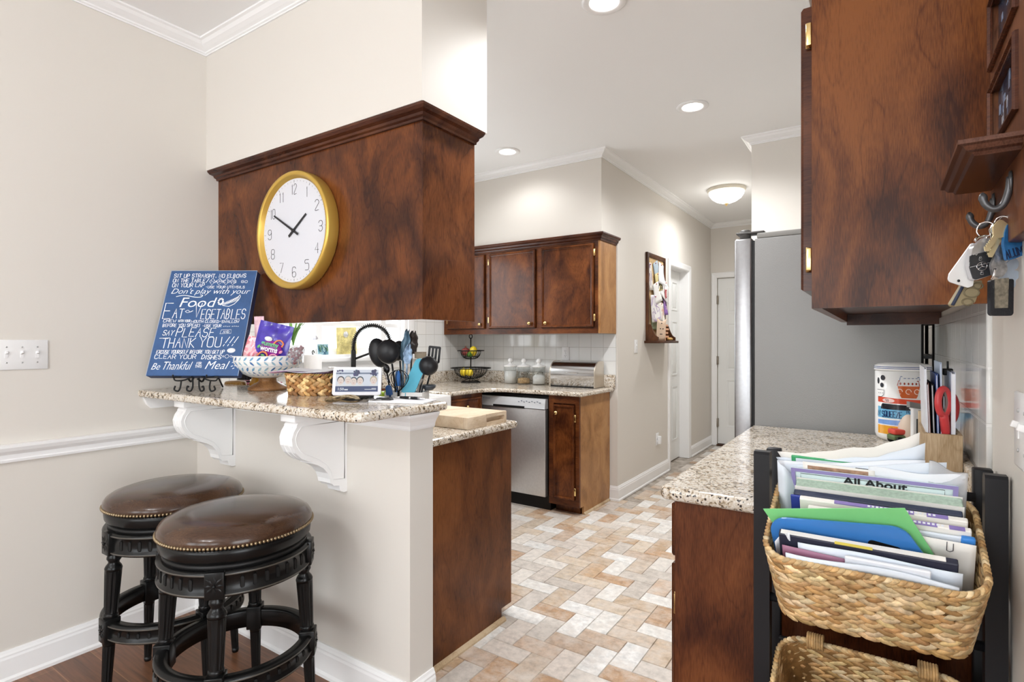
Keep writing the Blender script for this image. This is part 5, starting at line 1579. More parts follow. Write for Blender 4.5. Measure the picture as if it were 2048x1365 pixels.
ob = tag(m.build('wooden_canister', wood('honey wood', (0.20, 0.09, 0.02), (0.36, 0.19, 0.05), (0.5, 0.30, 0.10), 'Z')), 'honey brown wooden jar behind the blue sign', 'jar'); ob.location = (p.x, p.y, 0.9142)
p = at(494, 765, 3.06)
t = thing('coffee_grinder', 'black appliance with a pale band behind the pedestal bowl', 'appliance', (p.x, p.y, 0.9142))
m = MB(); m.lathe([(0, 0), (0.058, 0), (0.060, 0.01), (0.052, 0.09), (0.050, 0.21), (0.045, 0.23), (0, 0.232)], 32); m.build('body', BLACKP, t)
m = MB(); m.lathe([(0.0525, 0.158), (0.0535, 0.158), (0.0535, 0.163), (0.0525, 0.163)], 32, closed=True); m.build('band', CHROME, t)
p = at(518, 765, 2.86)
t = thing('honey_jar', 'amber jar behind the pedestal bowl', 'jar', (p.x, p.y, 0.9142))
m = MB(); m.lathe([(0, 0), (0.042, 0), (0.046, 0.01), (0.046, 0.16), (0.036, 0.18), (0.034, 0.19), (0, 0.19)], 28); m.build('jar', plain('amber honey', (0.52, 0.24, 0.02), 0.15, coat=0.4), t)
m = MB(); m.lathe([(0.037, 0.1905), (0.038, 0.192), (0.038, 0.21), (0, 0.211)], 24); m.build('lid', BLACKM, t)
def leafbunch(name, lab, cat, c, n, h, spread, mat, pot=None, seed=1, wd=0.018):
    t = thing(name, lab, cat, c)
    r = random.Random(seed)
    m = MB()
    for i in range(n):
        a = r.uniform(0, 2 * PI); s = r.uniform(0.4, 1.0); hh = h * r.uniform(0.65, 1.0); k = spread * s
        def fn(u, v):
            x = k * v ** 1.6; z = hh * (v - 0.18 * v * v * s)
            w = wd * math.sin(PI * min(1, 0.08 + 0.92 * v)) ** 0.7 + 0.001
            return (x * math.cos(a) - (u - 0.5) * w * math.sin(a), x * math.sin(a) + (u - 0.5) * w * math.cos(a), z + abs(u - 0.5) * w * 0.3 + (pot or 0))
        m.sheet(fn, 2, 8, 0.0008)
    f = m.build('leaves', mat, t); f['kind'] = 'stuff'
    return t
LIME = plain('lime leaf', (0.36, 0.52, 0.05), 0.5, var=0.3, vscale=30)
for px, d, lab in ((567, 2.74, 'lime green leafy plant between the bowl foot and woven basket'), (772, 2.42, 'lime green leafy plant behind the screen, beside the utensil crock')):
    p = at(px, 765, d)
    t = leafbunch('herb_plant', lab, 'plant', (p.x, p.y, 0.9142), 34, 0.10, 0.055, LIME, 0.075, seed=px, wd=0.024)
    m = MB(); m.lathe([(0, 0), (0.036, 0), (0.046, 0.085), (0.043, 0.085), (0.040, 0.07), (0, 0.07)], 24); m.build('pot', CERW, t)
# ================================================================== window sill and sink things
t = leafbunch('potted_plant', 'green strap leaved plant in a white pot on the kitchen window sill', 'plant', (-3.315, 2.285, WZ0 + 0.0005), 16, 0.21, 0.09, plain('strap leaf green', (0.14, 0.30, 0.06), 0.45, var=0.2), 0.085, 11, 0.020)
m = MB(); m.lathe([(0, 0), (0.028, 0), (0.038, 0.09), (0.035, 0.09), (0.033, 0.075), (0, 0.075)], 24); m.build('pot', CERW, t)
t = thing('tiny_painting', 'tiny blue green canvas painting leaning on the kitchen window', 'painting', (-3.375, 2.57, WZ0 + 0.0008))
m = MB(); m.box(-0.006, 0.006, -0.047, 0.047, 0, 0.098, 0.001, M=Matrix.Rotation(-0.08, 4, 'Y')); m.build('canvas', plain('canvas edge', (0.75, 0.75, 0.73), 0.8), t)
m = MB(); rr = random.Random(2)
TP = lambda y, z: facing(Vector((0.0066 + 0.0, y, z)), (0, 1, 0), (-0.08, 0, 1))
m.col = srgb(150, 186, 196); m.quad((-0.047, 0.002, 0), (0.047, 0.002, 0), (0.047, 0.096, 0), (-0.047, 0.096, 0), M=TP(0, 0))
for i in range(46):
    m.col = rr.choice([srgb(60, 110, 130), srgb(40, 80, 110), srgb(120, 150, 70), srgb(90, 130, 90), srgb(170, 200, 205), srgb(50, 90, 80)])
    y = rr.uniform(-0.043, 0.040); z = rr.uniform(0.006 if y > -0.01 else 0.035, 0.066); 
    ribbon(m, bez([(y, z, 0), (y + 0.004, z + 0.014, 0), (y - 0.002, z + 0.026, 0)], 8), 0.005, TP(0, 0) @ Matrix.Translation((0, 0, 0.0003 + i * 1e-5)))
m.build('brushwork', vcol('painted strokes', 0.6, 0.2, 120), t)
t = thing('window_card', 'yellow lettered card hanging on the kitchen window', 'card', (0, 0, 0))
WM = frame(Vector((-3.390, 2.705, 1.172)), Vector((0, 1, 0.03)), UP)
m = MB(); m.box(0, 0.19, -0.001, 0.001, 0, 0.22, M=WM); m.build('card', plain('yellow card', (0.80, 0.69, 0.30), 0.7, var=0.3, vscale=22), t)
m = MB(); rr = random.Random(6)
for j in range(13):
    x = 0.028 + rr.uniform(0, 0.012)
    while x < 0.145:
        l = rr.uniform(0.006, 0.016)
        hh = 0.0035 * rr.uniform(0.8, 1.3); zz = 0.022 + j * 0.0105
        if not (zz > 0.105 and abs(x - 0.09) < 0.026):
            ribbon(m, [Vector((x, zz + rr.uniform(0, hh), 0)), Vector((x + l * 0.33, zz + hh, 0)), Vector((x + l * 0.66, zz, 0)), Vector((x + l, zz + hh, 0))], 0.0022, facing(WM @ Vector((0, -0.0012, 0)), (0, 1, 0.03), UP))
        x += l + 0.003
m.build('handwriting', plain('brown handwriting', (0.22, 0.15, 0.03), 0.7), t)
m = MB(); m.lathe([(0.0, 0.018), (0.007, 0.016), (0.008, 0.009), (0.022, 0.003), (0.024, 0.0), (0, 0)], 20, M=facing(WM @ Vector((0.088, -0.0012, 0.165)), (0, 1, 0), UP)); m.build('suction_cup', plain('milky plastic', (0.70, 0.71, 0.74), 0.2, trans=0.3), t)
t = thing('paper_towel_roll', 'white paper towel roll on a black holder near the window', 'paper towel', (-3.155, 2.322, 0.9142))
m = MB(); m.lathe([(0.02, 0.014), (0.056, 0.014), (0.057, 0.018), (0.057, 0.282), (0.055, 0.286), (0.02, 0.286)], 32, closed=True); m.build('roll', plain('paper towel', (0.80, 0.79, 0.78), 0.9, bump=0.3, bscale=120), t)
m = MB(); m.lathe([(0, 0), (0.07, 0), (0.07, 0.010), (0.008, 0.012), (0.006, 0.014), (0.006, 0.29), (0, 0.29)], 24); m.tube(bez([(0, 0, 0.288), (-0.006, 0, 0.302), (0.004, 0, 0.312), (0.014, 0, 0.304), (0.012, 0, 0.296)], 16), 0.003); m.build('holder', BLACKM, t)
t = thing('soap_bottle', 'white soap pump bottle by the sink, its cap above the screen', 'bottle', (-3.10, 2.334, 0.9142))
t.location = (-2.985, 2.325, 0.9142)
m = MB(); m.lathe([(0, 0), (0.03, 0), (0.032, 0.01), (0.032, 0.12), (0.024, 0.145), (0.012, 0.15), (0, 0.15)], 24); m.build('bottle', WHITEP, t)
m = MB(); m.lathe([(0.013, 0.1505), (0.013, 0.17), (0.004, 0.172), (0.004, 0.195), (0.011, 0.197), (0.011, 0.208), (0, 0.209)], 20); m.tube([(0, 0, 0.203), (0.03, 0.02, 0.203), (0.038, 0.025, 0.198)], 0.005); m.build('pump', WHITEP, t)

# ================================================================== far counter
def outlet(name, lab, o, r, n_gang=1, kind='outlet', cat='outlet'):
    t = thing(name, lab, cat, o)
    M = facing(Vector((0, 0, 0)), r, UP)
    w = 0.035 + 0.0230 * (n_gang - 1)
    m = MB(); m.box(-w, w, -0.0575, 0.0575, 0, 0.006, 0.003, M=M); m.build('cover_plate', plain('white cover plate', (0.78, 0.78, 0.78), 0.3), t)
    dk = plain('dark slot', (0.05, 0.05, 0.05), 0.6)
    for g in range(n_gang):
        x = (g - (n_gang - 1) / 2) * 0.046
        if kind == 'outlet':
            for z in (-0.02, 0.02):
                m = MB(); m.prism(rpoly([(x - 0.017, z - 0.014), (x + 0.017, z - 0.014), (x + 0.017, z + 0.014), (x - 0.017, z + 0.014)], [0.010] * 4), 0.006, 0.0085, 'Z', M=M)
                k = m.build('socket', WHITEP, t)
                m = MB()
                for q in (-0.006, 0.006): m.box(x + q - 0.0012, x + q + 0.0012, z - 0.001, z + 0.008, 0.0085, 0.0088, M=M)
                m.lathe([(0.0028, 0.0085), (0.0028, 0.0088), (0, 0.0088)], 8, (x, z - 0.007, 0), M=M)
                m.build('slots', dk, k)
        else:
            m = MB(); m.box(x - 0.005, x + 0.005, -0.012, 0.012, 0.006, 0.0075, M=M); m.box(x - 0.004, x + 0.004, 0.0, 0.010, 0.0075, 0.017, 0.001, M=M @ Matrix.Rotation(-0.35, 4, 'X'))
            k = m.build('toggle', WHITEP, t)
        m = MB()
        for z in ((-0.030, 0.030) if kind != 'outlet' else (0.0,)): m.lathe([(0.003, 0.006), (0.003, 0.0075), (0, 0.0075)], 10, (x, z, 0), M=M)
        m.build('screw', plain('screw steel', (0.5, 0.5, 0.5), 0.4, 0.6), t)
    return t
outlet('wall_outlet', 'white outlet in the tiles above the bread box', (-2.244, YT - 0.0062, 1.182), (1, 0, 0))
outlet('light_switch', 'white switch on the hall wall left of the message board', (XH + 0.0002, 4.572, 1.243), (0, 1, 0), 1, 'switch', 'light switch')
to = outlet('wall_outlet', 'low white outlet with a plug in it on the hall wall', (XH + 0.0002, 5.118, 0.36), (0, 1, 0))
m = MB(); m.box(0.0095, 0.040, -0.018, 0.018, -0.045, 0.03, 0.005); m.build('plug_adapter', WHITEP, to)
outlet('light_switch', 'wide white switch plate with three toggles on the left wall', (XL + 0.0002, 0.695, 1.237), (0, 1, 0), 4, 'switch', 'light switch')

t = thing('fruit_stand', 'two tier black wire fruit basket under the far cabinets', 'fruit basket', (-3.10, 3.955, 0.9142))
def wirebowl(r0, z0, r1, z1, n, rim):
    m = MB()
    for i in range(n):
        a = 2 * PI * i / n
        pts = []
        for k in range(7):
            q = k / 6; r = r0 + (r1 - r0) * math.sin(q * PI / 2) ** 1.0; z = z0 + (z1 - z0) * (1 - math.cos(q * PI / 2))
            pts.append((r * math.cos(a + 0.25 * q), r * math.sin(a + 0.25 * q), z))
        m.tube(pts, 0.0022, 5)
    for r, z, w in ((r0, z0, 0.003), (r1, z1, 0.004), (r1 + rim, z1 + 0.003, 0.0045), (r0 + (r1 - r0) * 0.72, z0 + (z1 - z0) * 0.30, 0.0022)):
        m.tube([(r * math.cos(2 * PI * i / 40), r * math.sin(2 * PI * i / 40), z) for i in range(40)], w, 6, True)
    for i in range(n):
        a = 2 * PI * i / n + 0.25
        m.tube([(r1 * math.cos(a), r1 * math.sin(a), z1), ((r1 + rim) * math.cos(a), (r1 + rim) * math.sin(a), z1 + 0.003)], 0.003, 5)
    return m
wirebowl(0.03, 0.036, 0.150, 0.128, 30, 0.030).build('lower_basket', BLACKM, t)
wirebowl(0.03, 0.214, 0.092, 0.286, 22, 0.028).build('upper_basket', BLACKM, t)
m = MB(); m.tube([(0, 0, 0.03), (0, 0, 0.405)], 0.0055); m.tube([(0.017 * math.cos(a), 0, 0.417 + 0.019 * math.sin(a)) for a in [PI * 1.5 + (i - 10) / 10 * PI for i in range(20)]], 0.004, 6, True); m.build('pole', BLACKM, t)
m = MB()
m.tube([(0.085 * math.cos(2 * PI * i / 32), 0.085 * math.sin(2 * PI * i / 32), 0.0045) for i in range(32)], 0.0045, 6, True)
for i in range(4):
    a = i * PI / 2 + 0.4; m.tube(bez([(0.085 * math.cos(a), 0.085 * math.sin(a), 0.005), (0.05 * math.cos(a), 0.05 * math.sin(a), 0.022), (0, 0, 0.036)], 10), 0.0035, 6)
m.build('foot', BLACKM, t)
FB = Vector((-3.10, 3.955, 0.9142))
def fruit(name, lab, cat, off, prof, mt, tip=None, rz=0.0, ry=0.0):
    t = thing(name, lab, cat, FB + Vector(off)); t.rotation_euler = (0, ry, rz)
    m = MB(); m.lathe(prof, 24); m.build('flesh', mt, t)
    if tip:
        m = MB(); m.lathe(tip[0], 10); m.build('stem', tip[1], t)
sph = lambda r, h, e=1.0: [(r * math.sin(PI * i / 14) ** e, h / 2 - h / 2 * math.cos(PI * i / 14)) for i in range(15)]
fruit('red_onion', 'red onion in the upper tier of the fruit basket', 'onion', (-0.034, -0.030, 0.242), sph(0.043, 0.072), plain('red onion skin', (0.28, 0.06, 0.055), 0.25, var=0.3, vscale=30), ([(0.012, 0.068), (0.007, 0.078), (0.004, 0.088), (0, 0.09)], plain('dry stem', (0.20, 0.07, 0.05), 0.8)))
LEM = plain('lemon peel', (0.82, 0.62, 0.03), 0.38, bump=0.2, bscale=180)
fruit('lemon', 'bright lemon in the upper tier of the fruit basket', 'lemon', (0.042, -0.016, 0.240), sph(0.034, 0.088, 0.85), LEM, ([(0.004, 0.086), (0.003, 0.091), (0, 0.092)], LEM))
fruit('lime', 'green lime under the lemon in the upper tier', 'lime', (0.022, -0.046, 0.228), sph(0.026, 0.05), plain('lime peel', (0.10, 0.26, 0.03), 0.4))
fruit('lemon', 'left one of the two lemons in the lower tier', 'lemon', (-0.042, -0.052, 0.058), sph(0.032, 0.072, 0.85), LEM, ([(0.004, 0.070), (0.003, 0.075), (0, 0.076)], LEM))
fruit('lemon', 'right one of the two lemons in the lower tier', 'lemon', (0.030, -0.056, 0.058), sph(0.032, 0.072, 0.85), LEM, ([(0.004, 0.070), (0.003, 0.075), (0, 0.076)], LEM))

FLOUR = plain('white flour', (0.80, 0.79, 0.77), 0.9, bump=0.4, bscale=60)
GRAIN = plain('tan oats', (0.52, 0.34, 0.17), 0.9, var=0.3, vscale=90, bump=0.5, bscale=150)
for k, (x, y, lab, mt, h) in enumerate(((-2.728, 4.045, 'left glass canister filled with white flour', FLOUR, 0.115), (-2.598, 4.062, 'middle glass canister holding tan oats', GRAIN, 0.048), (-2.456, 4.080, 'right glass canister half full of white sugar', FLOUR, 0.070))):
    t = thing('glass_canister', lab, 'canister', (x, y, 0.9142))
    m = MB(); m.lathe([(0, 0.0), (0.052, 0.0), (0.056, 0.006), (0.056, 0.150), (0.0535, 0.150), (0.0535, 0.008), (0, 0.006)], 32); m.build('jar', GLASS, t)
    m = MB(); m.lathe([(0, 0.0065), (0.0528, 0.009), (0.0528, h), (0.03, h + 0.010 * (k - 0.3)), (0, h + 0.004)], 28); m.build('contents', mt, t)
    m = MB(); m.lathe([(0.0, 0.1502), (0.060, 0.1502), (0.060, 0.160), (0.050, 0.166), (0.022, 0.172), (0.014, 0.180), (0.013, 0.186), (0.022, 0.194), (0.024, 0.206), (0.017, 0.219), (0, 0.224)], 32); m.build('lid', CERW, t)

t = thing('bread_box', 'stainless roll top bread box at the end of the corner counter', 'bread box', (-2.085, 4.062, 0.9142))
hw, hd = 0.205, 0.085
pr = [(-hd, 0.012), (hd, 0.012), (hd, 0.188)] + [(hd - 0.004 - 0.05 * (1 - math.cos(a)), 0.160 + 0.05 * math.sin(a)) for a in [PI / 5 + PI / 2 * i / 6 * 0.6 for i in range(7)]] + [(-hd + 0.085 - 0.085 * math.sin(a) , 0.130 + 0.080 * math.cos(a)) for a in [PI / 2 * i / 8 for i in range(9)]]
pr = [(-hd, 0.012), (hd, 0.012), (hd, 0.200), (hd - 0.008, 0.208)] + [(-hd + 0.095 - 0.095 * math.sin(a), 0.115 + 0.095 * math.cos(a)) for a in [PI / 2 * i / 10 for i in range(11)]]
m = MB(); m.prism(pr, -hw + 0.008, hw - 0.008, 'X', smooth=True); m.build('roll_top', plain('polished steel', (0.58, 0.58, 0.59), 0.16, 1.0), t)
for s in (-1, 1):
    m = MB(); m.prism([(a * 1.02, b_ * 1.015 if b_ > 0.02 else 0.003) for a, b_ in pr], s * hw - (0.0085 if s > 0 else 0), s * hw + (0.0085 if s < 0 else 0), 'X'); m.build('side_panel', plain('warm satin steel', (0.62, 0.56, 0.48), 0.3, 0.85), t)
m = MB(); m.tube(bez([(-0.05, -hd - 0.001, 0.118), (-0.045, -hd - 0.012, 0.120), (0.045, -hd - 0.012, 0.120), (0.05, -hd - 0.001, 0.118)], 16), 0.0035, 6); m.build('handle', CHROME, t)
m = MB(); m.box(-hw + 0.01, hw - 0.01, -hd + 0.003, hd, 0.0, 0.0115); m.build('base', BLACKM, t)

# ================================================================== hall
t = thing('message_board', 'walnut framed cork board with a letter shelf on the hall wall', 'message board', (XH + 0.0003, 5.06, 1.27))
y0, y1 = -0.25, 0.25
def fr(m, a0, a1, z0, z1): m.box(0, 0.022, a0, a1, z0, z1, 0.003)
m = MB(); fr(m, y0, y0 + 0.04, 0.0, 0.825); fr(m, y1 - 0.04, y1, 0.0, 0.825); m.box(0, 0.0215, y0 + 0.04, y1 - 0.04, 0.785, 0.825, 0.003); m.box(0, 0.0215, y0 + 0.04, y1 - 0.04, 0.0, 0.05); m.build('frame', WALNUT, t)
m = MB(); m.box(0.002, 0.011, y0 + 0.039, y1 - 0.039, 0.045, 0.79); m.build('cork', plain('cork', (0.58, 0.41, 0.22), 0.95, var=0.25, vscale=70), t)
m = MB(); m.box(0, 0.135, y0 - 0.035, y1 + 0.035, 0.0, 0.022, 0.003); m.build('shelf', WALNUT, t)
pr = [(0.0225, 0.0225), (0.118, 0.0225), (0.118, 0.055), (0.105, 0.060), (0.088, 0.075), (0.072, 0.105), (0.058, 0.140), (0.050, 0.165), (0.040, 0.172), (0.0225, 0.172)]
for a in (y0, y1 - 0.018):
    m = MB(); m.prism([(p[0], p[1]) for p in pr], a, a + 0.018, 'Y'); m.build('side_bracket', WALNUT, t)
rr = random.Random(40)
def pinned(lab, yc, zc, w, h, rot, c, d, curl=0.01, name='pinned_paper', cat='paper', marks=None, grp='papers pinned on the message board'):
    t = thing(name, lab, cat, (XH + 0.012 + d, 5.06 + yc, 1.27 + zc), 0, grp)
    M = facing((0, 0, 0), (0, 1, 0), UP) @ Matrix.Rotation(rot, 4, 'Z')
    m = MB(); m.sheet(lambda u, v: ((u - 0.5) * w, (v - 0.5) * h, 0.0015 + curl * ((1 - v) ** 2) * (0.5 + u)), 4, 6, 0.0005, M=M); m.build('sheet', plain('sheet %02d%02d%02d' % tuple(int(q * 99) for q in c), c, 0.7), t)
    if marks:
        m = MB(); r = random.Random(int(abs(yc * 1000 + zc * 777)))
        for k in range(marks[1]):
            x = r.uniform(-0.36, 0.36) * w; z = r.uniform(-0.36, 0.36) * h
            s = [Vector((x + r.uniform(-0.25, 0.25) * w, z + r.uniform(-0.25, 0.25) * h, 0)) for q in range(4)]
            s = bez([Vector((max(-0.46 * w, min(0.46 * w, p.x)), max(-0.46 * h, min(0.46 * h, p.y)), 0)) for p in s], 15)
            ribbon(m, s, 0.005, M, 0.0006, 0, warp=lambda v: (v.x, v.y, v.z + 0.0028 + curl * (0.5 - v.y / h) ** 2 * (1.0 + v.x / w)))
        m.build('drawing', plain('crayon %02d%02d%02d' % tuple(int(q * 99) for q in marks[0]), marks[0], 0.7), t)
    m = MB(); m.lathe([(0.0025, 0.002), (0.005, 0.006 + curl * 0.0), (0.006, 0.010), (0, 0.011)], 10, M=M @ Matrix.Translation((0, h * 0.44, 0))); m.build('push_pin', plain('pin red', (0.5, 0.05, 0.05), 0.3), t)
pinned('narrow white slip at the upper left of the message board', -0.165, 0.61, 0.075, 0.25, 0.05, (0.78, 0.76, 0.72), 0.001, marks=((0.3, 0.2, 0.35), 4))
pinned('blue grey sheet slanting at the top of the message board', 0.00, 0.66, 0.13, 0.21, 0.4, (0.42, 0.52, 0.60), 0.003)
pinned('white paper curling over the top right of the board', 0.10, 0.655, 0.14, 0.21, -0.2, (0.78, 0.78, 0.80), 0.006, 0.03)
pinned('yellow drawing with a black butterfly on the board', 0.02, 0.575, 0.15, 0.17, 0.25, (0.72, 0.62, 0.30), 0.010, 0.012, marks=((0.06, 0.05, 0.04), 5))
pinned('white paper plate drawing at the right edge of the board', 0.18, 0.505, 0.20, 0.20, -0.5, (0.80, 0.79, 0.78), 0.014, 0.02, marks=((0.5, 0.45, 0.5), 4))
pinned('white lined paper hanging in the middle of the board', -0.03, 0.47, 0.17, 0.19, 0.3, (0.79, 0.79, 0.77), 0.016, 0.012)
pinned('child drawing with purple swirls, lower left of the board', -0.08, 0.32, 0.24, 0.25, 0.06, (0.77, 0.76, 0.74), 0.019, 0.02, marks=((0.42, 0.30, 0.55), 9))
pinned('pale drawing with pink and yellow strokes low on the board', 0.06, 0.285, 0.15, 0.20, -0.12, (0.79, 0.77, 0.70), 0.023, 0.02, marks=((0.65, 0.35, 0.28), 6))
pinned('purple and pink paper cutout on the right of the board', 0.175, 0.355, 0.085, 0.17, 0.1, (0.26, 0.14, 0.42), 0.026, 0.01, marks=((0.7, 0.5, 0.62), 2))
pinned('red and grey paper cutout above the purple one', 0.185, 0.475, 0.05, 0.08, -0.1, (0.45, 0.12, 0.13), 0.028, 0.004)
pinned('pale green note at the bottom of the board', -0.03, 0.175, 0.22, 0.10, 0.0, (0.50, 0.62, 0.42), 0.004, 0.004)
t = thing('craft_bear', 'peach paper craft standing in the letter shelf', 'paper craft', (XH + 0.06, 5.06, 1.2925))
PEA = plain('peach craft paper', (0.66, 0.36, 0.22), 0.8)
m = MB(); m.sheet(lambda u, v: (0.012 * v + 0.03 * u, -0.14 + 0.16 * u, 0.21 * v * (1 - 0.15 * math.sin(3 * u))), 6, 6, 0.0015); m.build('striped_body', plain('cream craft paper', (0.74, 0.56, 0.42), 0.8), t)
m = MB()
for k in range(4): m.box(0.02 + 0.0 * k, 0.024, 0.02, 0.15 - 0.02 * (k % 2), 0.03 + k * 0.035, 0.048 + k * 0.035)
m.box(0.02, 0.0238, 0.02, 0.06, 0.0, 0.16); m.build('comb', PEA, t)
m = MB()
for k in range(5):
    m.ball((0.031, -0.11 + 0.035 * (k % 3), 0.06 + 0.05 * (k // 2)), 0.006, 8, 6)
m.build('dots', plain('black dots', (0.05, 0.04, 0.04), 0.7), t)
m = MB(); m.ball((0, 0, 0.016), (0.026, 0.045, 0.016), 16, 8)
ob = tag(m.build('wooden_pebble', plain('ochre wood', (0.55, 0.33, 0.10), 0.4)), 'rounded ochre block on the letter shelf of the message board', 'block'); ob.location = (XH + 0.10, 5.19, 1.2925)

# ================================================================== ceiling lights
CANLAB = ['recessed ceiling light nearest the hall', 'recessed ceiling light above the corner counter', 'recessed ceiling light nearest the camera, cut by the frame']
GLOW = plain('lit lamp glass', (1, 1, 1), 0.4, emit=(1, 0.97, 0.92), estr=9.0)
for (x, y), lab in zip(CANS, CANLAB):
    t = thing('recessed_light', lab, 'ceiling light', (x, y, ZC), 0, 'recessed lights in the kitchen ceiling')
    m = MB(); m.lathe([(0.060, -0.001), (0.096, -0.0005), (0.096, -0.004), (0.086, -0.008), (0.066, -0.007), (0.060, -0.003)], 40, closed=True); m.build('trim_ring', TRIMW, t)
    m = MB(); m.lathe([(0, -0.0025), (0.0595, -0.0025)], 32, cap=False); m.build('lens', GLOW, t)
t = thing('dome_light', 'frosted glass dome light on the hall ceiling', 'ceiling light', (-1.235, 5.52, ZC))
m = MB(); m.lathe([(0.12, -0.0005), (0.176, -0.0005), (0.176, -0.012), (0.168, -0.026), (0.158, -0.032), (0.12, -0.032)], 40); m.build('pan', plain('cream enamel', (0.72, 0.68, 0.58), 0.35), t)
m = MB(); m.lathe([(0.160, -0.0325), (0.155, -0.055), (0.132, -0.088), (0.095, -0.115), (0.050, -0.132), (0.02, -0.138), (0, -0.139)], 40); m.build('glass_shade', plain('lit dome glass', (1, 1, 1), 0.4, emit=(1, 0.97, 0.91), estr=4.5), t)
m = MB(); m.lathe([(0, -0.1395), (0.020, -0.1395), (0.018, -0.146), (0.007, -0.150), (0.009, -0.158), (0.003, -0.165), (0, -0.166)], 20); m.build('finial', BRASS, t)
# ================================================================== bar stools
LEATH = wood('brown leather', (0.026, 0.012, 0.007), (0.060, 0.029, 0.016), (0.12, 0.062, 0.030), 'X', 0.2, 1.3, 0.45, 0.55)
BLK = plain('rubbed black lacquer', (0.006, 0.006, 0.006), 0.26, spec=0.3)
WORN = plain('worn grey edge', (0.075, 0.066, 0.055), 0.3)
def flower(m, M, s):
    """carved rosette in a square block, in the local xy plane"""
    for k in range(8):
        a = k * PI / 4; L = s * (0.95 if k % 2 == 0 else 1.1)
        pts = []
        R_ = M @ Matrix.Rotation(a, 4, 'Z')
        vs = [R_ @ Vector(p) for p in ((0.12 * s, 0, 0.0015), (0.55 * L, 0.17 * s, 0.0006), (L * 0.95, 0, 0.0004), (0.55 * L, -0.17 * s, 0.0006), (0.55 * L, 0, 0.0034))]
        m.add(vs, [(0, 4, 1), (1, 4, 2), (2, 4, 3), (3, 4, 0)], 0, True)
    m.ball(M @ Vector((0, 0, 0.002)), 0.16 * s, 8, 6)
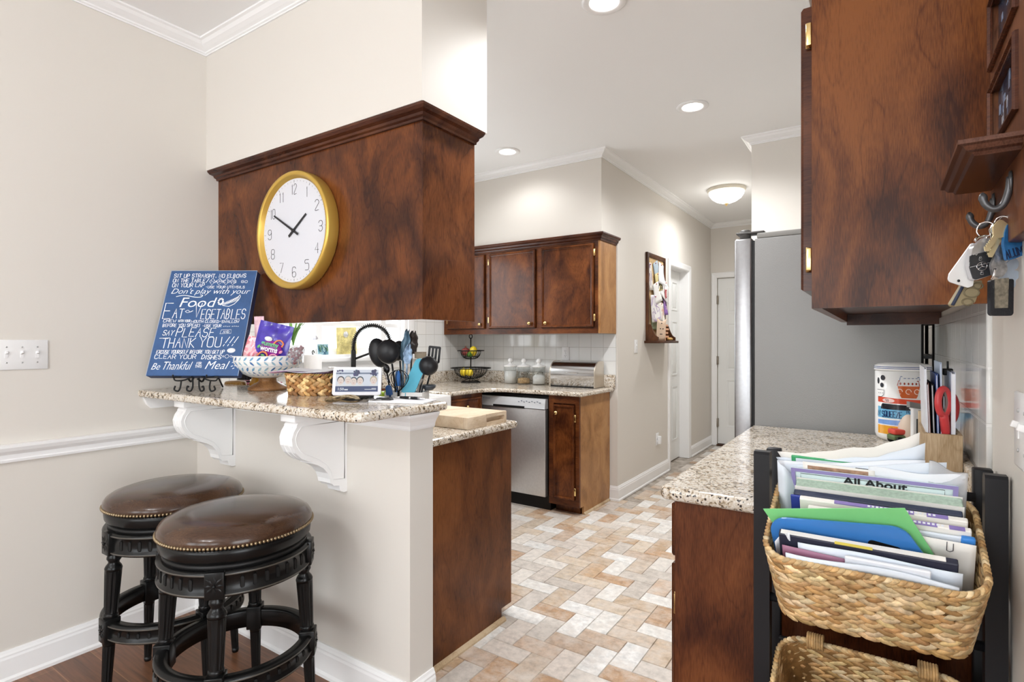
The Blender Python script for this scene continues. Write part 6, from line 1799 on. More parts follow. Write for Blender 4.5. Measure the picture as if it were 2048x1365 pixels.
def stool(lab):
    t = thing('bar_stool', lab, 'bar stool')
    # leather cushion
    m = MB(); m.lathe([(0.0, 0.690), (0.224, 0.690), (0.2275, 0.694), (0.2285, 0.702), (0.2265, 0.712), (0.219, 0.724), (0.204, 0.734), (0.175, 0.743), (0.12, 0.7485), (0.06, 0.7505), (0, 0.751)], 64)
    cu = m.build('cushion', LEATH, t)
    m = MB()
    for i in range(126):
        a = 2 * PI * i / 126
        m.ball((0.2285 * math.cos(a), 0.2285 * math.sin(a), 0.6945), (0.0052, 0.0052, 0.0054), 8, 6)
    nh = m.build('nailheads', plain('antique brass nail', (0.30, 0.23, 0.14), 0.32, 0.9), cu)
    m = MB(); m.lathe([(0, 0.640), (0.208, 0.640), (0.215, 0.644), (0.222, 0.655), (0.224, 0.672), (0.224, 0.6895), (0, 0.6895)], 64); m.build('seat_ring', BLK, t)
    m = MB(); m.lathe([(0, 0.6262), (0.212, 0.6262), (0.212, 0.6395), (0, 0.6395)], 64); m.build('swivel', BLACKM, t)
    # apron ring with slots
    m = MB(); m.lathe([(0.198, 0.552), (0.2235, 0.552), (0.2265, 0.556), (0.2265, 0.561), (0.2205, 0.566), (0.2205, 0.609), (0.2265, 0.614), (0.2265, 0.620), (0.222, 0.626), (0.198, 0.626)], 80, closed=True)
    for q in range(4):
        for k in range(7):
            a = q * PI / 2 + PI / 4 + (k - 3) * 0.155
            M = facing((0.2208 * math.cos(a), 0.2208 * math.sin(a), 0.5875), (-math.sin(a), math.cos(a), 0), UP)
            m.tube([M @ Vector(p) for p in rpts(0.0052, 0.016)], 0.0011, 5, True)
            m.prism(rpoly([(-0.0042, -0.015), (0.0042, -0.015), (0.0042, 0.015), (-0.0042, 0.015)], [0.004] * 4, 4), 0, 0.0004, 'Z', 1, M=M)
    ap = m.build('apron', [BLK, plain('slot recess black', (0.003, 0.003, 0.003), 0.7)], t)
    m = MB()
    for z, r in ((0.5585, 0.2266), (0.617, 0.2266)): m.lathe([(r, z - 0.0022), (r + 0.0008, z), (r, z + 0.0022)], 80, cap=False)
    m.build('worn_edge', WORN, ap)
    # legs
    for q in range(4):
        a = q * PI / 2
        ct, st = math.cos(a), math.sin(a)
        top = Vector((0.203 * ct, 0.203 * st, 0.552)); bot = Vector((0.232 * ct, 0.232 * st, 0.0))
        ax = (top - bot).normalized()
        rad = Vector((ct, st, 0)); rad = (rad - ax * rad.dot(ax)).normalized()
        M = Matrix.Identity(4)
        tg = ax.cross(rad)
        for i in range(3): M[i][0], M[i][1], M[i][2], M[i][3] = rad[i], tg[i], ax[i], bot[i]
        m = MB()
        L = (top - bot).length
        # fluted upper shaft, turned neck, square block at the foot ring, tapered lower shaft
        def fluted(z0, z1, r0, r1, n=10):
            vs, fs = [], []
            K = 60
            for j in range(13):
                v = j / 12
                z = z0 + (z1 - z0) * v; r = r0 + (r1 - r0) * v
                dep = 0.0030 * min(1, 10 * v, 10 * (1 - v))
                for i in range(K):
                    an = 2 * PI * i / K
                    c_ = max(0, math.cos(n * an)) ** 0.5
                    rr_ = r - dep * c_
                    vs.append((rr_ * math.cos(an), rr_ * math.sin(an), z))
            for j in range(12):
                for i in range(K):
                    i2 = (i + 1) % K
                    fs.append((j * K + i, j * K + i2, j * K + K + i2, j * K + K + i))
            m.add(vs, fs, 0, True, M)
        m.lathe([(0.0, 0), (0.0115, 0), (0.0135, 0.006), (0.013, 0.02)], 24, M=M)
        fluted(0.02, 0.235, 0.013, 0.0185)
        m.lathe([(0.0185, 0.235), (0.020, 0.242), (0.0205, 0.246), (0.0205, 0.33), (0.0225, 0.334), (0.0225, 0.340), (0.0205, 0.346)], 28, M=M)
        fluted(0.346, L - 0.062, 0.0205, 0.0258)
        m.lathe([(0.0258, L - 0.062), (0.0268, L - 0.054), (0.0235, L - 0.046), (0.0165, L - 0.036), (0.0175, L - 0.030), (0.0225, L - 0.022), (0.0215, L - 0.014), (0.019, L - 0.008), (0.019, L)], 28, M=M)
        lg = m.build('leg', BLK, t)
        Rz_ = Matrix.Rotation(a, 4, 'Z')
        m = MB(); m.box(0.190, 0.2325, -0.027, 0.027, 0.549, 0.628, 0.003, M=Rz_)
        flower(m, facing(Rz_ @ Vector((0.2325, 0, 0.5885)), Rz_.to_3x3() @ Vector((0, 1, 0)), UP), 0.031)
        m.build('corner_block', BLK, t)
        m = MB(); m.box(0.192, 0.2425, -0.025, 0.025, 0.248, 0.330, 0.003, M=Rz_)
        flower(m, facing(Rz_ @ Vector((0.2425, 0, 0.289)), Rz_.to_3x3() @ Vector((0, 1, 0)), UP), 0.027)
        m.build('ring_block', BLK, t)
    m = MB(); m.lathe([(0.198, 0.258), (0.230, 0.258), (0.2335, 0.262), (0.2335, 0.267), (0.228, 0.271), (0.228, 0.302), (0.2335, 0.306), (0.2335, 0.312), (0.229, 0.318), (0.200, 0.318), (0.198, 0.314)], 80, closed=True)
    for q in range(4):
        for k in range(7):
            a = q * PI / 2 + PI / 4 + (k - 3) * 0.155
            M = facing((0.2283 * math.cos(a), 0.2283 * math.sin(a), 0.2865), (-math.sin(a), math.cos(a), 0), UP)
            m.tube([M @ Vector(p) for p in rpts(0.0048, 0.0085)], 0.001, 5, True)
            m.prism(rpoly([(-0.004, -0.0075), (0.004, -0.0075), (0.004, 0.0075), (-0.004, 0.0075)], [0.0038] * 4, 4), 0, 0.0004, 'Z', 1, M=M)
    fr_ = m.build('foot_ring', [BLK, plain('slot recess black', (0.003, 0.003, 0.003), 0.7)], t)
    m = MB()
    for r, z in ((0.2336, 0.2645), (0.2336, 0.309)): m.lathe([(r, z - 0.0022), (r + 0.0008, z), (r, z + 0.0022)], 80, cap=False)
    m.build('worn_edge', WORN, fr_)
    return t
def rpts(hx, hy):
    return [Vector((p[0], p[1], 0.0006)) for p in rpoly([(-hx, -hy), (hx, -hy), (hx, hy), (-hx, hy)], [hx * 0.98] * 4, 4)]
s1 = stool('bar stool nearer the camera, brown leather seat with nailheads on black carved legs')
s1['group'] = 'bar stools at the half wall'
s1.location = (-1.747, 1.000, 0); s1.rotation_euler = (0, 0, PI / 4)
s2 = dup(s1, (-2.232, 1.035, 0), 0.0, 'bar stool farther back by the left wall, brown leather seat on black legs', 'bar stools at the half wall')
# ================================================================== right side: key rack, counter things, basket rack
t = thing('key_rack', 'cherry wall rack with picture openings, a small shelf and iron hooks', 'key rack', (0, 0, 0))
bx0, bx1 = 0.159, XR - 0.0004
by0, by1 = 1.00, 1.283
m = MB()
m.box(bx0, bx1, by0, by1, 1.440, 1.555, 0.002)                        # hook rail
Z0, Z1 = 1.555, 2.16
m.box(bx0, bx1, by1 - 0.020, by1, Z0, Z1); m.box(bx0, bx1, by0, by0 + 0.020, Z0, Z1)
ym = (by0 + by1) / 2
rows = [(1.622, 1.722), (1.766, 1.872), (1.916, 2.020), (2.060, 2.135)]
oy0, oy1 = by0 + 0.045, by1 - 0.022
m.box(bx0, bx1, by0 + 0.02, oy0, Z0, Z1)
zz = [Z0] + [q for r in rows for q in r] + [Z1]
for a, b_ in zip(zz[0::2], zz[1::2]): m.box(bx0, bx1, oy0, by1 - 0.02, a, b_)
m.build('board', wood('red brown rack wood', (0.05, 0.016, 0.008), (0.13, 0.048, 0.022), (0.22, 0.09, 0.04), 'Z', 0.3, 0.3), t)
rr = random.Random(17)
for (a, b_) in rows[:3]:
    for c0, c1 in ((oy0, by1 - 0.0205),):
        m = MB()
        P = lambda y, d, z: (bx0 - d, y, z)
        raised_frame(m, P, c0 - 0.006, c1 + 0.006, a - 0.006, b_ + 0.006, 0.007, 0.009)
        f_ = m.build('picture_frame', CHEDGE, t)
        m = MB(); m.col = srgb(58, 66, 86); m.box(bx0 + 0.008, bx1 - 0.001, c0 + 0.0005, c1 - 0.0005, a + 0.0005, b_ - 0.0005)
        for i in range(26):
            m.col = rr.choice([srgb(150, 165, 190), srgb(28, 30, 38), srgb(90, 104, 132), srgb(200, 206, 216), srgb(60, 52, 56), srgb(112, 120, 140)])
            y = rr.uniform(c0 + 0.006, c1 - 0.014); z = rr.uniform(a + 0.006, b_ - 0.03)
            m.box(bx0 + 0.0078 - i * 2e-5, bx0 + 0.008, y, y + rr.uniform(0.006, 0.022), z, z + rr.uniform(0.01, 0.03))
        m.build('photo', vcol('dim photo print', 0.2, 0.3, 120), f_)
m = MB()
SP = [(0.0, 1.5565), (0.0, 1.566), (0.068, 1.566), (0.071, 1.5645), (0.071, 1.5595), (0.066, 1.5575), (0.062, 1.553), (0.055, 1.5505), (0.052, 1.546), (0.0, 1.546)]
SP = [(0.070, 1.574), (0.070, 1.568), (0.064, 1.566), (0.060, 1.560), (0.053, 1.558), (0.050, 1.553)]
ring = []
def rect(o_): return [(bx0 - o_, by1 + 0.004 - (0.070 - o_) * 0.9), (bx0 - o_, by0 + (0.070 - o_) * 0.9), (bx0, by0 + (0.070 - o_) * 0.9), (bx0, by1 + 0.004 - (0.070 - o_) * 0.9)]
vs = []
for o_, z in SP: vs += [(x, y, z) for x, y in rect(o_)]
fs = [(0, 1, 2, 3), tuple(len(SP) * 4 - 4 + i for i in (3, 2, 1, 0))]
for i in range(len(SP) - 1):
    for q in range(4): fs.append((i * 4 + q, i * 4 + (q + 1) % 4, i * 4 + 4 + (q + 1) % 4, i * 4 + 4 + q))
m.add(vs, fs)
m.build('shelf', wood('dark rack shelf', (0.03, 0.012, 0.009), (0.07, 0.027, 0.017), (0.12, 0.05, 0.03), 'Y', 0.25, 0.3), t)
IRON = plain('grey iron', (0.10, 0.10, 0.105), 0.35, 0.5)
HY = [1.235, 1.085]
for y in HY:
    m = MB()
    m.tube(bez([(bx0 - 0.002, y, 1.532), (bx0 - 0.004, y, 1.512), (bx0 - 0.010, y, 1.492), (bx0 - 0.021, y, 1.487), (bx0 - 0.031, y, 1.497), (bx0 - 0.034, y, 1.513)], 24), [0.0050] * 18 + [0.0052, 0.0056, 0.0060, 0.0062, 0.0060, 0.005, 0.002][-3:], 10)
    m.lathe([(0, 0), (0.009, 0.001), (0.008, 0.004), (0, 0.005)], 14, M=facing((bx0, y, 1.525), (0, -1, 0), UP) @ Matrix.Scale(1.9, 4, (0, 1, 0)))
    m.build('hook', IRON, t)

# keys on the near hooks: everything hangs from rings about 10 cm off the wall
def hang(px, py, d): return at(px, py, d)
def ring_(m, c, r, n, th=0.0011):
    n = Vector(n).normalized(); a = n.cross(UP).normalized(); b_ = a.cross(n)
    m.tube([Vector(c) + (a * math.cos(q) + b_ * math.sin(q)) * r for q in [2 * PI * i / 24 for i in range(24)]], th, 6, True)
KD = 0.86
def flatpoly(m, pts, d, th, roll_u=CR, mat=0, bev=0.0):
    """solid plate from outline points given on the sight frame at one real depth"""
    c = [at(x, y, d) for x, y in pts]
    o = c[0]; M = frame(o, CR, UP)
    loc = [((q - o).dot(CR), (q - o).dot(UP)) for q in c]
    m.prism(loc, 0, th, 'Y', mat=mat, M=M)
t = thing('car_key', 'black and silver car key fob hanging on the rack', 'keys', (0, 0, 0))
m = MB()
flatpoly(m, rpoly([(1946, 494), (1972, 474), (1992, 478), (1990, 548), (1947, 563), (1938, 530)], [12, 10, 6, 6, 8, 14], 6), KD, 0.008); m.build('silver_shell', plain('satin silver', (0.62, 0.62, 0.64), 0.3, 0.6), t)
m = MB(); flatpoly(m, rpoly([(1941, 511), (1990, 499), (1990, 548), (1948, 561), (1940, 535)], [4, 3, 4, 6, 8], 5), KD - 0.0012, 0.002); m.build('button_face', plain('glossy fob black', (0.035, 0.037, 0.042), 0.25), t)
m = MB()
EC = at(1963.5, 533, KD - 0.0016); EM = facing(EC, CR, UP) @ Matrix.Rotation(0.25, 4, 'Z')
er = 10.5 / 1105 * KD
m.tube([EM @ Vector((er * math.cos(2 * PI * i / 28), er * 0.78 * math.sin(2 * PI * i / 28), 0.0003)) for i in range(28)], 0.0006, 6, True)
for k in range(3):
    a = PI / 2 + k * 2 * PI / 3
    m.tube([EM @ Vector((0, 0, 0.0003)), EM @ Vector((er * math.cos(a), er * 0.78 * math.sin(a), 0.0003))], [0.0009, 0.0003], 6)
m.build('star_emblem', CHROME, t)
m = MB()
for x, y, s in ((1961, 518, 1), (1964, 547, 1)):
    M = facing(at(x, y, KD - 0.0015), CR, UP)
    m.tube([M @ Vector(q) for q in ((-0.0022, -0.002, 0), (0.0022, -0.002, 0), (0.0022, 0.001, 0), (-0.0022, 0.001, 0))], 0.0003, 4, True); m.tube([M @ Vector(q) for q in ((-0.0014, 0.001, 0), (-0.0014, 0.003, 0), (0.0014, 0.003, 0), (0.0016, 0.002, 0))], 0.0003, 4)
M = facing(at(1951, 509, KD - 0.0015), CR, UP); m.tube([M @ Vector(q) for q in ((-0.0035, -0.0006, 0), (-0.001, 0.0004, 0), (0.0015, -0.0012, 0), (0.003, 0.0008, 0))], 0.0005, 4)
m.tube([at(1940, 535, KD - 0.0014), at(1990, 523, KD - 0.0014)], 0.0003, 4)
m.build('button_marks', plain('pale print', (0.7, 0.7, 0.7), 0.5), t)
m = MB(); m.tube(bez([at(1950, 482, KD), at(1956, 475, KD), at(1972, 472, KD), at(1973, 478, KD)], 12), 0.002, 6); ring_(m, at(1971, 459, KD), 0.0115, CF + CR * 2.2, 0.0012); m.build('key_ring', CHROME, t)
t = thing('white_tag', 'blank white plastic tag hanging behind the car key', 'key tag', (0, 0, 0))
m = MB(); flatpoly(m, rpoly([(1946, 483), (1958, 500), (1946, 572), (1936, 576), (1896, 563), (1899, 548)], [5, 2, 4, 8, 8, 6], 5), KD + 0.011, 0.0022); m.build('tag_plate', WHITEP, t)
m = MB(); m.lathe([(0.0022, 0.0), (0.0022, 0.0006), (0, 0.0006)], 12, M=facing(at(1917, 562, KD + 0.0108), CR, UP)); m.build('hole', INK, t)
t = thing('wallet_fob', 'khaki patterned leather fob hanging low on the rack', 'key fob', (0, 0, 0))
m = MB(); flatpoly(m, rpoly([(1930, 566), (1966, 560), (1950, 606), (1908, 614), (1904, 608)], [3, 3, 6, 5, 4], 4), KD + 0.016, 0.009)
m.build('leather', plain('khaki canvas', (0.30, 0.25, 0.15), 0.6), t)
m = MB()
for x, y, r in ((1943, 585, 13), (1935, 604, 9), (1956, 572, 8)):
    pp = [(x + r * 1.2 * math.cos(2 * PI * i / 20), y + r * 0.75 * math.sin(2 * PI * i / 20)) for i in range(20)]
    M = [at(a, b_, KD + 0.0155) for a, b_ in pp]
    m.tube(M, 0.0013, 4, True)
m.build('oval_pattern', plain('olive print', (0.19, 0.155, 0.09), 0.6), t)
m = MB(); m.tube([at(1928, 568, KD + 0.0165), at(1905, 611, KD + 0.0165)], 0.0024, 6); m.build('navy_edge', plain('navy edge', (0.02, 0.03, 0.06), 0.5), t)
t = thing('house_key', 'brass house keys fanned out at the top of the bunch', 'keys', (0, 0, 0))
KB = plain('key brass', (0.80, 0.68, 0.40), 0.3, 0.45)
for k, (a, b_, dd) in enumerate((((2008, 452), (1972, 500), -0.010), ((2010, 456), (1980, 512), -0.005), ((2000, 455), (1976, 508), 0.0))):
    m = MB(); o, e = at(*a, KD + dd - 0.008), at(*b_, KD + dd - 0.008)
    ax = (e - o); L = ax.length; ax.normalize(); M = frame(o, CF.cross(ax), ax) 
    hd_ = rpoly([(-0.011, -0.006), (0.011, -0.006), (0.013, 0.010), (0.005, 0.020), (-0.005, 0.020), (-0.013, 0.010)], [0.006, 0.006, 0.004, 0.002, 0.002, 0.004], 4)
    m.prism(hd_, 0, 0.002, 'Y', M=M)
    teeth = [(-0.0045, 0.0195), (-0.0045, L)] + [(0.0, L + 0.002)] + [(0.004, L - 0.002)]
    nT = 6
    for i in range(nT):
        z = L - 0.003 - (L - 0.026) * i / nT
        teeth += [(0.0045, z), (0.002 + 0.0012 * (i % 2), z - 0.002)]
    teeth += [(0.0045, 0.0195)]
    m.prism(teeth, 0.0002, 0.0018, 'Y', M=M)
    m.build('key', KB if k < 2 else plain('key nickel', (0.6, 0.6, 0.58), 0.25, 1.0), t)
m = MB(); ring_(m, at(2004, 446, KD - 0.01), 0.010, CR + CF * 0.4, 0.0012); ring_(m, at(2009, 446, KD - 0.012), 0.010, CR + CF * 0.1, 0.0012); m.build('key_ring', CHROME, t)
t = thing('silver_charm', 'worn silver oval charm below the brass keys', 'key charm', (0, 0, 0))
m = MB(); flatpoly(m, rpoly([(1992, 492), (2008, 489), (2012, 520), (2016, 540), (2004, 556), (1986, 552), (1982, 530), (1990, 512)], [6, 6, 6, 10, 8, 8, 8, 6], 5), KD - 0.012, 0.004); m.build('medal', plain('pewter', (0.42, 0.42, 0.43), 0.35, 0.9, var=0.4, vscale=120, bump=0.8, bscale=150), t)
m = MB(); m.tube(bez([at(1990, 538, KD - 0.016), at(1988, 550, KD - 0.018), at(1984, 560, KD - 0.014)], 8), 0.002, 6); m.build('clasp', CHROME, t)
t = thing('blue_keychain', 'royal blue rubber keychain with lettering, rightmost on the rack', 'keychain', (0, 0, 0))
m = MB(); flatpoly(m, rpoly([(2016, 447), (2040, 448), (2056, 470), (2060, 505), (2034, 516), (2014, 522), (2008, 490), (2010, 466)], [8, 12, 10, 8, 4, 4, 6, 6], 5), KD - 0.020, 0.005); m.build('rubber', plain('royal blue rubber', (0.025, 0.15, 0.38), 0.3, var=0.25, vscale=90), t)
m = MB(); M = facing(at(2014, 518, KD - 0.0203), CR * 0.96 + UP * 0.30, UP - CR * 0.30); strokes(m, 'ALUMNI', M, 0.036, 0.012, 0.0018); m.build('lettering', plain('navy lettering', (0.008, 0.02, 0.07), 0.4), t)
t = thing('cloud_tag', 'pale blue scalloped tag behind the silver charm', 'key tag', (0, 0, 0))
m = MB()
sc = []
for cx, cy, r, a0, a1 in ((2024, 528, 14, 1.2, -1.3), (2028, 550, 11, 1.0, -1.2), (2022, 568, 10, 0.4, -2.4), (2008, 564, 9, -1.2, -3.6), (2010, 540, 9, -2.6, -4.2)):
    for i in range(6): a = a0 + (a1 - a0) * i / 5; sc.append((cx + r * math.cos(a), cy - r * math.sin(a)))
flatpoly(m, sc, KD + 0.003, 0.004); m.build('foam', plain('pale blue foam', (0.48, 0.56, 0.66), 0.6), t)
t = thing('leather_fob', 'black leather key fob with a steel plate, hanging lowest', 'key fob', (0, 0, 0))
m = MB(); flatpoly(m, rpoly([(1981, 560), (2028, 558), (2027, 632), (1981, 632)], [5, 4, 7, 7], 5), KD + 0.002, 0.006); m.build('leather', plain('black grained leather', (0.016, 0.017, 0.022), 0.45, bump=0.4, bscale=250), t)
m = MB(); flatpoly(m, [(1990, 558), (2018, 556), (2016, 616), (1990, 617)], KD + 0.0008, 0.0016); m.build('steel_plate', plain('engraved steel', (0.46, 0.43, 0.36), 0.3, 0.95, var=0.35, vscale=160), t)

# outlet plate and hook at the right edge
to = outlet('light_switch', 'white switch plate low at the right edge by the tile end', (XR - 0.0002, 1.095, 1.155), (0, -1, 0), 2, 'switch', 'light switch')

# ---- painted ceramic canister
JC = Vector((0.064, 2.568, 0.9142))
t = thing('painted_canister', 'white ceramic canister painted with cups and fruit, by the fridge', 'canister', JC)
JR = 0.088
m = MB(); m.lathe([(0, 0), (0.070, 0), (0.084, 0.012), (JR, 0.026), (JR, 0.262), (0.083, 0.264), (0, 0.264)], 56); m.build('jar', CERW, t)
m = MB(); m.lathe([(0, 0.2645), (JR + 0.002, 0.2645), (JR + 0.003, 0.268), (JR + 0.002, 0.282), (0.080, 0.289), (0.05, 0.294), (0, 0.296)], 56); m.build('lid', CERW, t)
m = MB()
for z in (0.273, 0.279): m.lathe([(JR + 0.003, z - 0.0012), (JR + 0.0036, z), (JR + 0.003, z + 0.0012)], 56, cap=False)
m.build('blue_bands', plain('cobalt line', (0.03, 0.07, 0.25), 0.2), t)
AF = math.atan2(-JC.y, -JC.x)                        # side of the jar that faces the room
def onjar(x, z, lift=0.0006):
    a = AF + x / JR
    return (( JR + lift) * math.cos(a), (JR + lift) * math.sin(a), z)
m = MB()
def paint(poly, c, lift=0.0006):
    m.col = c
    # subdivide along the outline so that the patch follows the curve
    pts = []
    for a, b_ in zip(poly, poly[1:] + poly[:1]):
        k = max(1, int(abs(b_[0] - a[0]) / 0.006))
        for i in range(k): pts.append((a[0] + (b_[0] - a[0]) * i / k, a[1] + (b_[1] - a[1]) * i / k))
    xs = [p[0] for p in pts]; x0, x1 = min(xs), max(xs)
    n = max(10, int((x1 - x0) / 0.004))
    # column strips between upper and lower outline
    def span(x):
        ys = []
        for a, b_ in zip(poly, poly[1:] + poly[:1]):
            if (a[0] - x) * (b_[0] - x) <= 0 and abs(a[0] - b_[0]) > 1e-9: ys.append(a[1] + (b_[1] - a[1]) * (x - a[0]) / (b_[0] - a[0]))
        return (min(ys), max(ys)) if ys else (poly[0][1], poly[0][1])
    vs, fs = [], []
    for i in range(n + 1):
        x = x0 + (x1 - x0) * min(0.9999, max(0.0001, i / n)); lo, hi = span(x); vs += [onjar(x, lo, lift), onjar(x, hi, lift)]
    fs = [(2 * i, 2 * i + 2, 2 * i + 3, 2 * i + 1) for i in range(n)]
    m.add(vs, fs, 0, True)
def dab(x, z, rx, rz, c, lift=0.0012): paint([(x + rx * math.cos(2 * PI * i / 14), z + rz * math.sin(2 * PI * i / 14)) for i in range(24)], c, lift)
def line(pts, c, th=0.0022, lift=0.0016):
    m.col = c
    ribbon(m, [Vector((p[0], p[1], 0)) for p in pts], th, Matrix.Identity(4), 0.0, 0, warp=lambda v: onjar(v.x, v.y, lift + v.z))
OR, RE, BL, DB, YE, BK = srgb(196, 92, 40), srgb(206, 72, 44), srgb(110, 178, 216), srgb(40, 80, 140), srgb(226, 160, 44), srgb(30, 32, 40)
paint([(-0.09, 0.028), (0.085, 0.028), (0.085, 0.060), (-0.09, 0.060)], YE)
paint([(-0.09, 0.064), (0.085, 0.064), (0.085, 0.086), (-0.09, 0.080)], srgb(120, 160, 220), 0.0005)
paint([(-0.09, 0.088), (0.085, 0.088), (0.085, 0.125), (-0.09, 0.130)], BL)
paint([(-0.075, 0.121), (0.080, 0.121), (0.082, 0.138), (-0.07, 0.142)], BK, 0.0010)
dab(0.035, 0.130, 0.016, 0.006, srgb(214, 220, 226), 0.0015)
paint([(-0.09, 0.146), (0.064, 0.142), (0.066, 0.160), (-0.09, 0.166)], RE, 0.0008)
dab(-0.045, 0.154, 0.022, 0.008, srgb(236, 200, 196), 0.0014)
line([(-0.05, 0.150), (-0.053, 0.158)], BK); line([(-0.045, 0.150), (-0.046, 0.158)], BK)
paint([(-0.005, 0.166), (0.045, 0.166), (0.055, 0.210), (-0.015, 0.210)], OR, 0.0012)
for x in (-0.008, 0.018, 0.044): line([(x + 0.008 * math.cos(2 * PI * i / 14), 0.190 + 0.009 * math.sin(2 * PI * i / 14)) for i in range(12)], srgb(238, 214, 196), 0.0024, 0.0020)
line([(-0.015, 0.212), (-0.012, 0.229), (0.050, 0.229), (0.053, 0.212)], srgb(150, 52, 30), 0.003)
for i in range(5): dab(-0.006 + i * 0.012, 0.219, 0.0030, 0.0045, srgb(150, 52, 30), 0.0014)
line([(-0.008, 0.233), (-0.006, 0.245), (0.052, 0.243), (0.054, 0.232)], DB, 0.0022)
for i in range(4): line([(0.004 + i * 0.012, 0.2385), (0.010 + i * 0.012, 0.2385)], DB, 0.0018)
for x, z, rx, rz in ((-0.066, 0.238, 0.010, 0.010), (-0.070, 0.210, 0.008, 0.009), (-0.088, 0.226, 0.006, 0.012)): dab(x, z, rx, rz, srgb(44, 46, 54))
line([(-0.092, 0.192), (-0.060, 0.192), (-0.062, 0.174), (-0.072, 0.166), (-0.088, 0.166)], srgb(70, 72, 80), 0.0018)
for i in range(3): dab(-0.085 + i * 0.009, 0.180, 0.0016, 0.0016, srgb(70, 72, 80))
def jarword(s, x0, w, z, h, th=0.0026): 
    m.col = srgb(30, 50, 96)
    strokes(m, s, Matrix.Identity(4), w, h, th, 0.0, 0.04, 0.0, warp=lambda v: onjar(x0 + v.x, z + v.y, 0.0018 + v.z))
jarword('N', -0.088, 0.010, 0.094, 0.020); jarword('SQUEEZE', -0.068, 0.066, 0.092, 0.022); jarword('JUICE', 0.006, 0.036, 0.092, 0.014, 0.002); jarword('PURE', 0.012, 0.026, 0.110, 0.009, 0.0015)
for x in (-0.030, -0.015): line([(x, 0.036), (x + 0.003, 0.044), (x - 0.002, 0.053)], srgb(80, 56, 20), 0.0022)
dab(0.032, 0.044, 0.014, 0.011, BK)
m.build('painting', vcol('painted glaze', 0.12, 0.12, 60), t)

# ---- wooden file box with papers, scissors
BX = (0.026, 0.150, 1.585, 1.80)
t = thing('file_box', 'light oak letter box on the right counter, stuffed with papers', 'box', (0.114, 1.69, 0.9142))
m = MB()
hx, hy, hh = 0.036, 0.105, 0.164
m.box(-hx, hx, -hy, -hy + 0.010, 0, hh, 0.0015); m.box(-hx, hx, hy - 0.010, hy, 0, hh + 0.03, 0.0015); m.box(-hx, -hx + 0.009, -hy + 0.010, hy - 0.010, 0, hh, 0.001); m.box(hx - 0.009, hx, -hy + 0.010, hy - 0.010, 0, hh, 0.001); m.box(-hx + 0.009, hx - 0.009, -hy + 0.01, hy - 0.01, 0, 0.008)
m.build('box', OAK, t)
items = [(-0.0235, 'white card folder leftmost in the letter box', srgb(226, 228, 234), 0.306, 0.005, -0.025), (-0.017, 'rust brown booklet beside the white folder in the letter box', srgb(120, 66, 50), 0.270, 0.004, -0.035), (-0.010, 'black notebook in the letter box', srgb(28, 28, 32), 0.268, 0.004, -0.03),
         (-0.004, 'blue edged folder standing in the letter box', srgb(62, 92, 160), 0.292, 0.004, -0.02), (0.001, 'pale blue plastic sleeve, tallest in the letter box', srgb(196, 212, 232), 0.318, 0.003, -0.01), (0.006, 'dark file leaning in the letter box', srgb(34, 34, 38), 0.245, 0.004, -0.01), (0.011, 'brown card file beside the scissors', srgb(128, 104, 78), 0.225, 0.003, 0.0), (0.0205, 'white notebook with a black clip near the tiles', srgb(222, 224, 236), 0.296, 0.008, 0.0)]
for x, lab, c, h, th, lean in items:
    t = thing('folder', lab, 'folder', (0.114 + x, 1.69, 0.9142 + (0.0085 if x > -0.03 else 0.0005)))
    t.rotation_euler = (0, lean, 0)
    m = MB(); m.box(-th / 2, -th / 2 + 0.0009, -0.088, 0.088, 0, h, 0); m.box(th / 2 - 0.0009, th / 2, -0.088, 0.088, 0, h, 0); m.box(-th / 2 + 0.0009, th / 2 - 0.0009, 0.086, 0.088, 0, h)
    m.build('cover', plain('folder %02d%02d%02d' % tuple(int(q * 99) for q in c), c, 0.45), t)
    m = MB(); m.box(-th / 2 + 0.001, th / 2 - 0.001, -0.086, 0.0855, 0.001, h - 0.004); m.build('pages', PAPER, t)
    if 'clip' in lab:
        m = MB(); m.box(-0.012, 0.008, 0.010, 0.030, h - 0.012, h + 0.004, 0.002); m.box(-0.004, 0.0, 0.012, 0.028, h + 0.004, h + 0.022, 0.001); m.build('binder_clip', BLACKM, t)
t = thing('scissors', 'red handled scissors standing handles up in the letter box', 'scissors', (0.124, 1.612, 0.9142 + 0.0085), 0.85)
RED = plain('red scissor plastic', (0.55, 0.045, 0.05), 0.32)
m = MB()
for s, dz, k in ((-1, 0.016, 1.0), (1, 0.0, 1.0)):
    cx = s * 0.0165
    pts = [(cx + 0.0155 * k * math.cos(a), 0.212 + dz + 0.030 * k * math.sin(a)) for a in [2 * PI * i / 28 for i in range(28)]]
    ho = [Vector((p[0], 0.004 * s, p[1])) for p in pts]
    m2 = MB(); m2.tube(ho, 0.0068, 8, True, flat=1.1)
    m2.tube(bez([(cx, 0.004 * s, 0.184 + dz), (cx * 0.55, 0.003 * s, 0.165), (s * 0.006, 0.002 * s, 0.140), (s * 0.004, 0.001 * s, 0.118)], 12), [0.009] * 6 + [0.008] * 7, 8)
    h_ = m2.build('handle', RED, t)
    m3 = MB(); m3.tube([h for h in [Vector((cx + 0.0098 * math.cos(2 * PI * i / 24), 0.004 * s, 0.212 + dz + 0.0235 * math.sin(2 * PI * i / 24))) for i in range(24)]], 0.0032, 6, True); m3.build('grip', plain('grey rubber grip', (0.20, 0.15, 0.14), 0.7), h_)
for s in (-1, 1):
    m = MB(); m.prism([(-0.006 + s * 0.002, 0.13), (0.006 + s * 0.002, 0.13), (s * 0.001 + 0.002, 0.002), (s * 0.001 - 0.001, 0.002)], s * 0.0012 - 0.0009, s * 0.0012 + 0.0009, 'Y'); m.build('blade', CHROME, t)
p = atz(1808, 884, 0.9142)
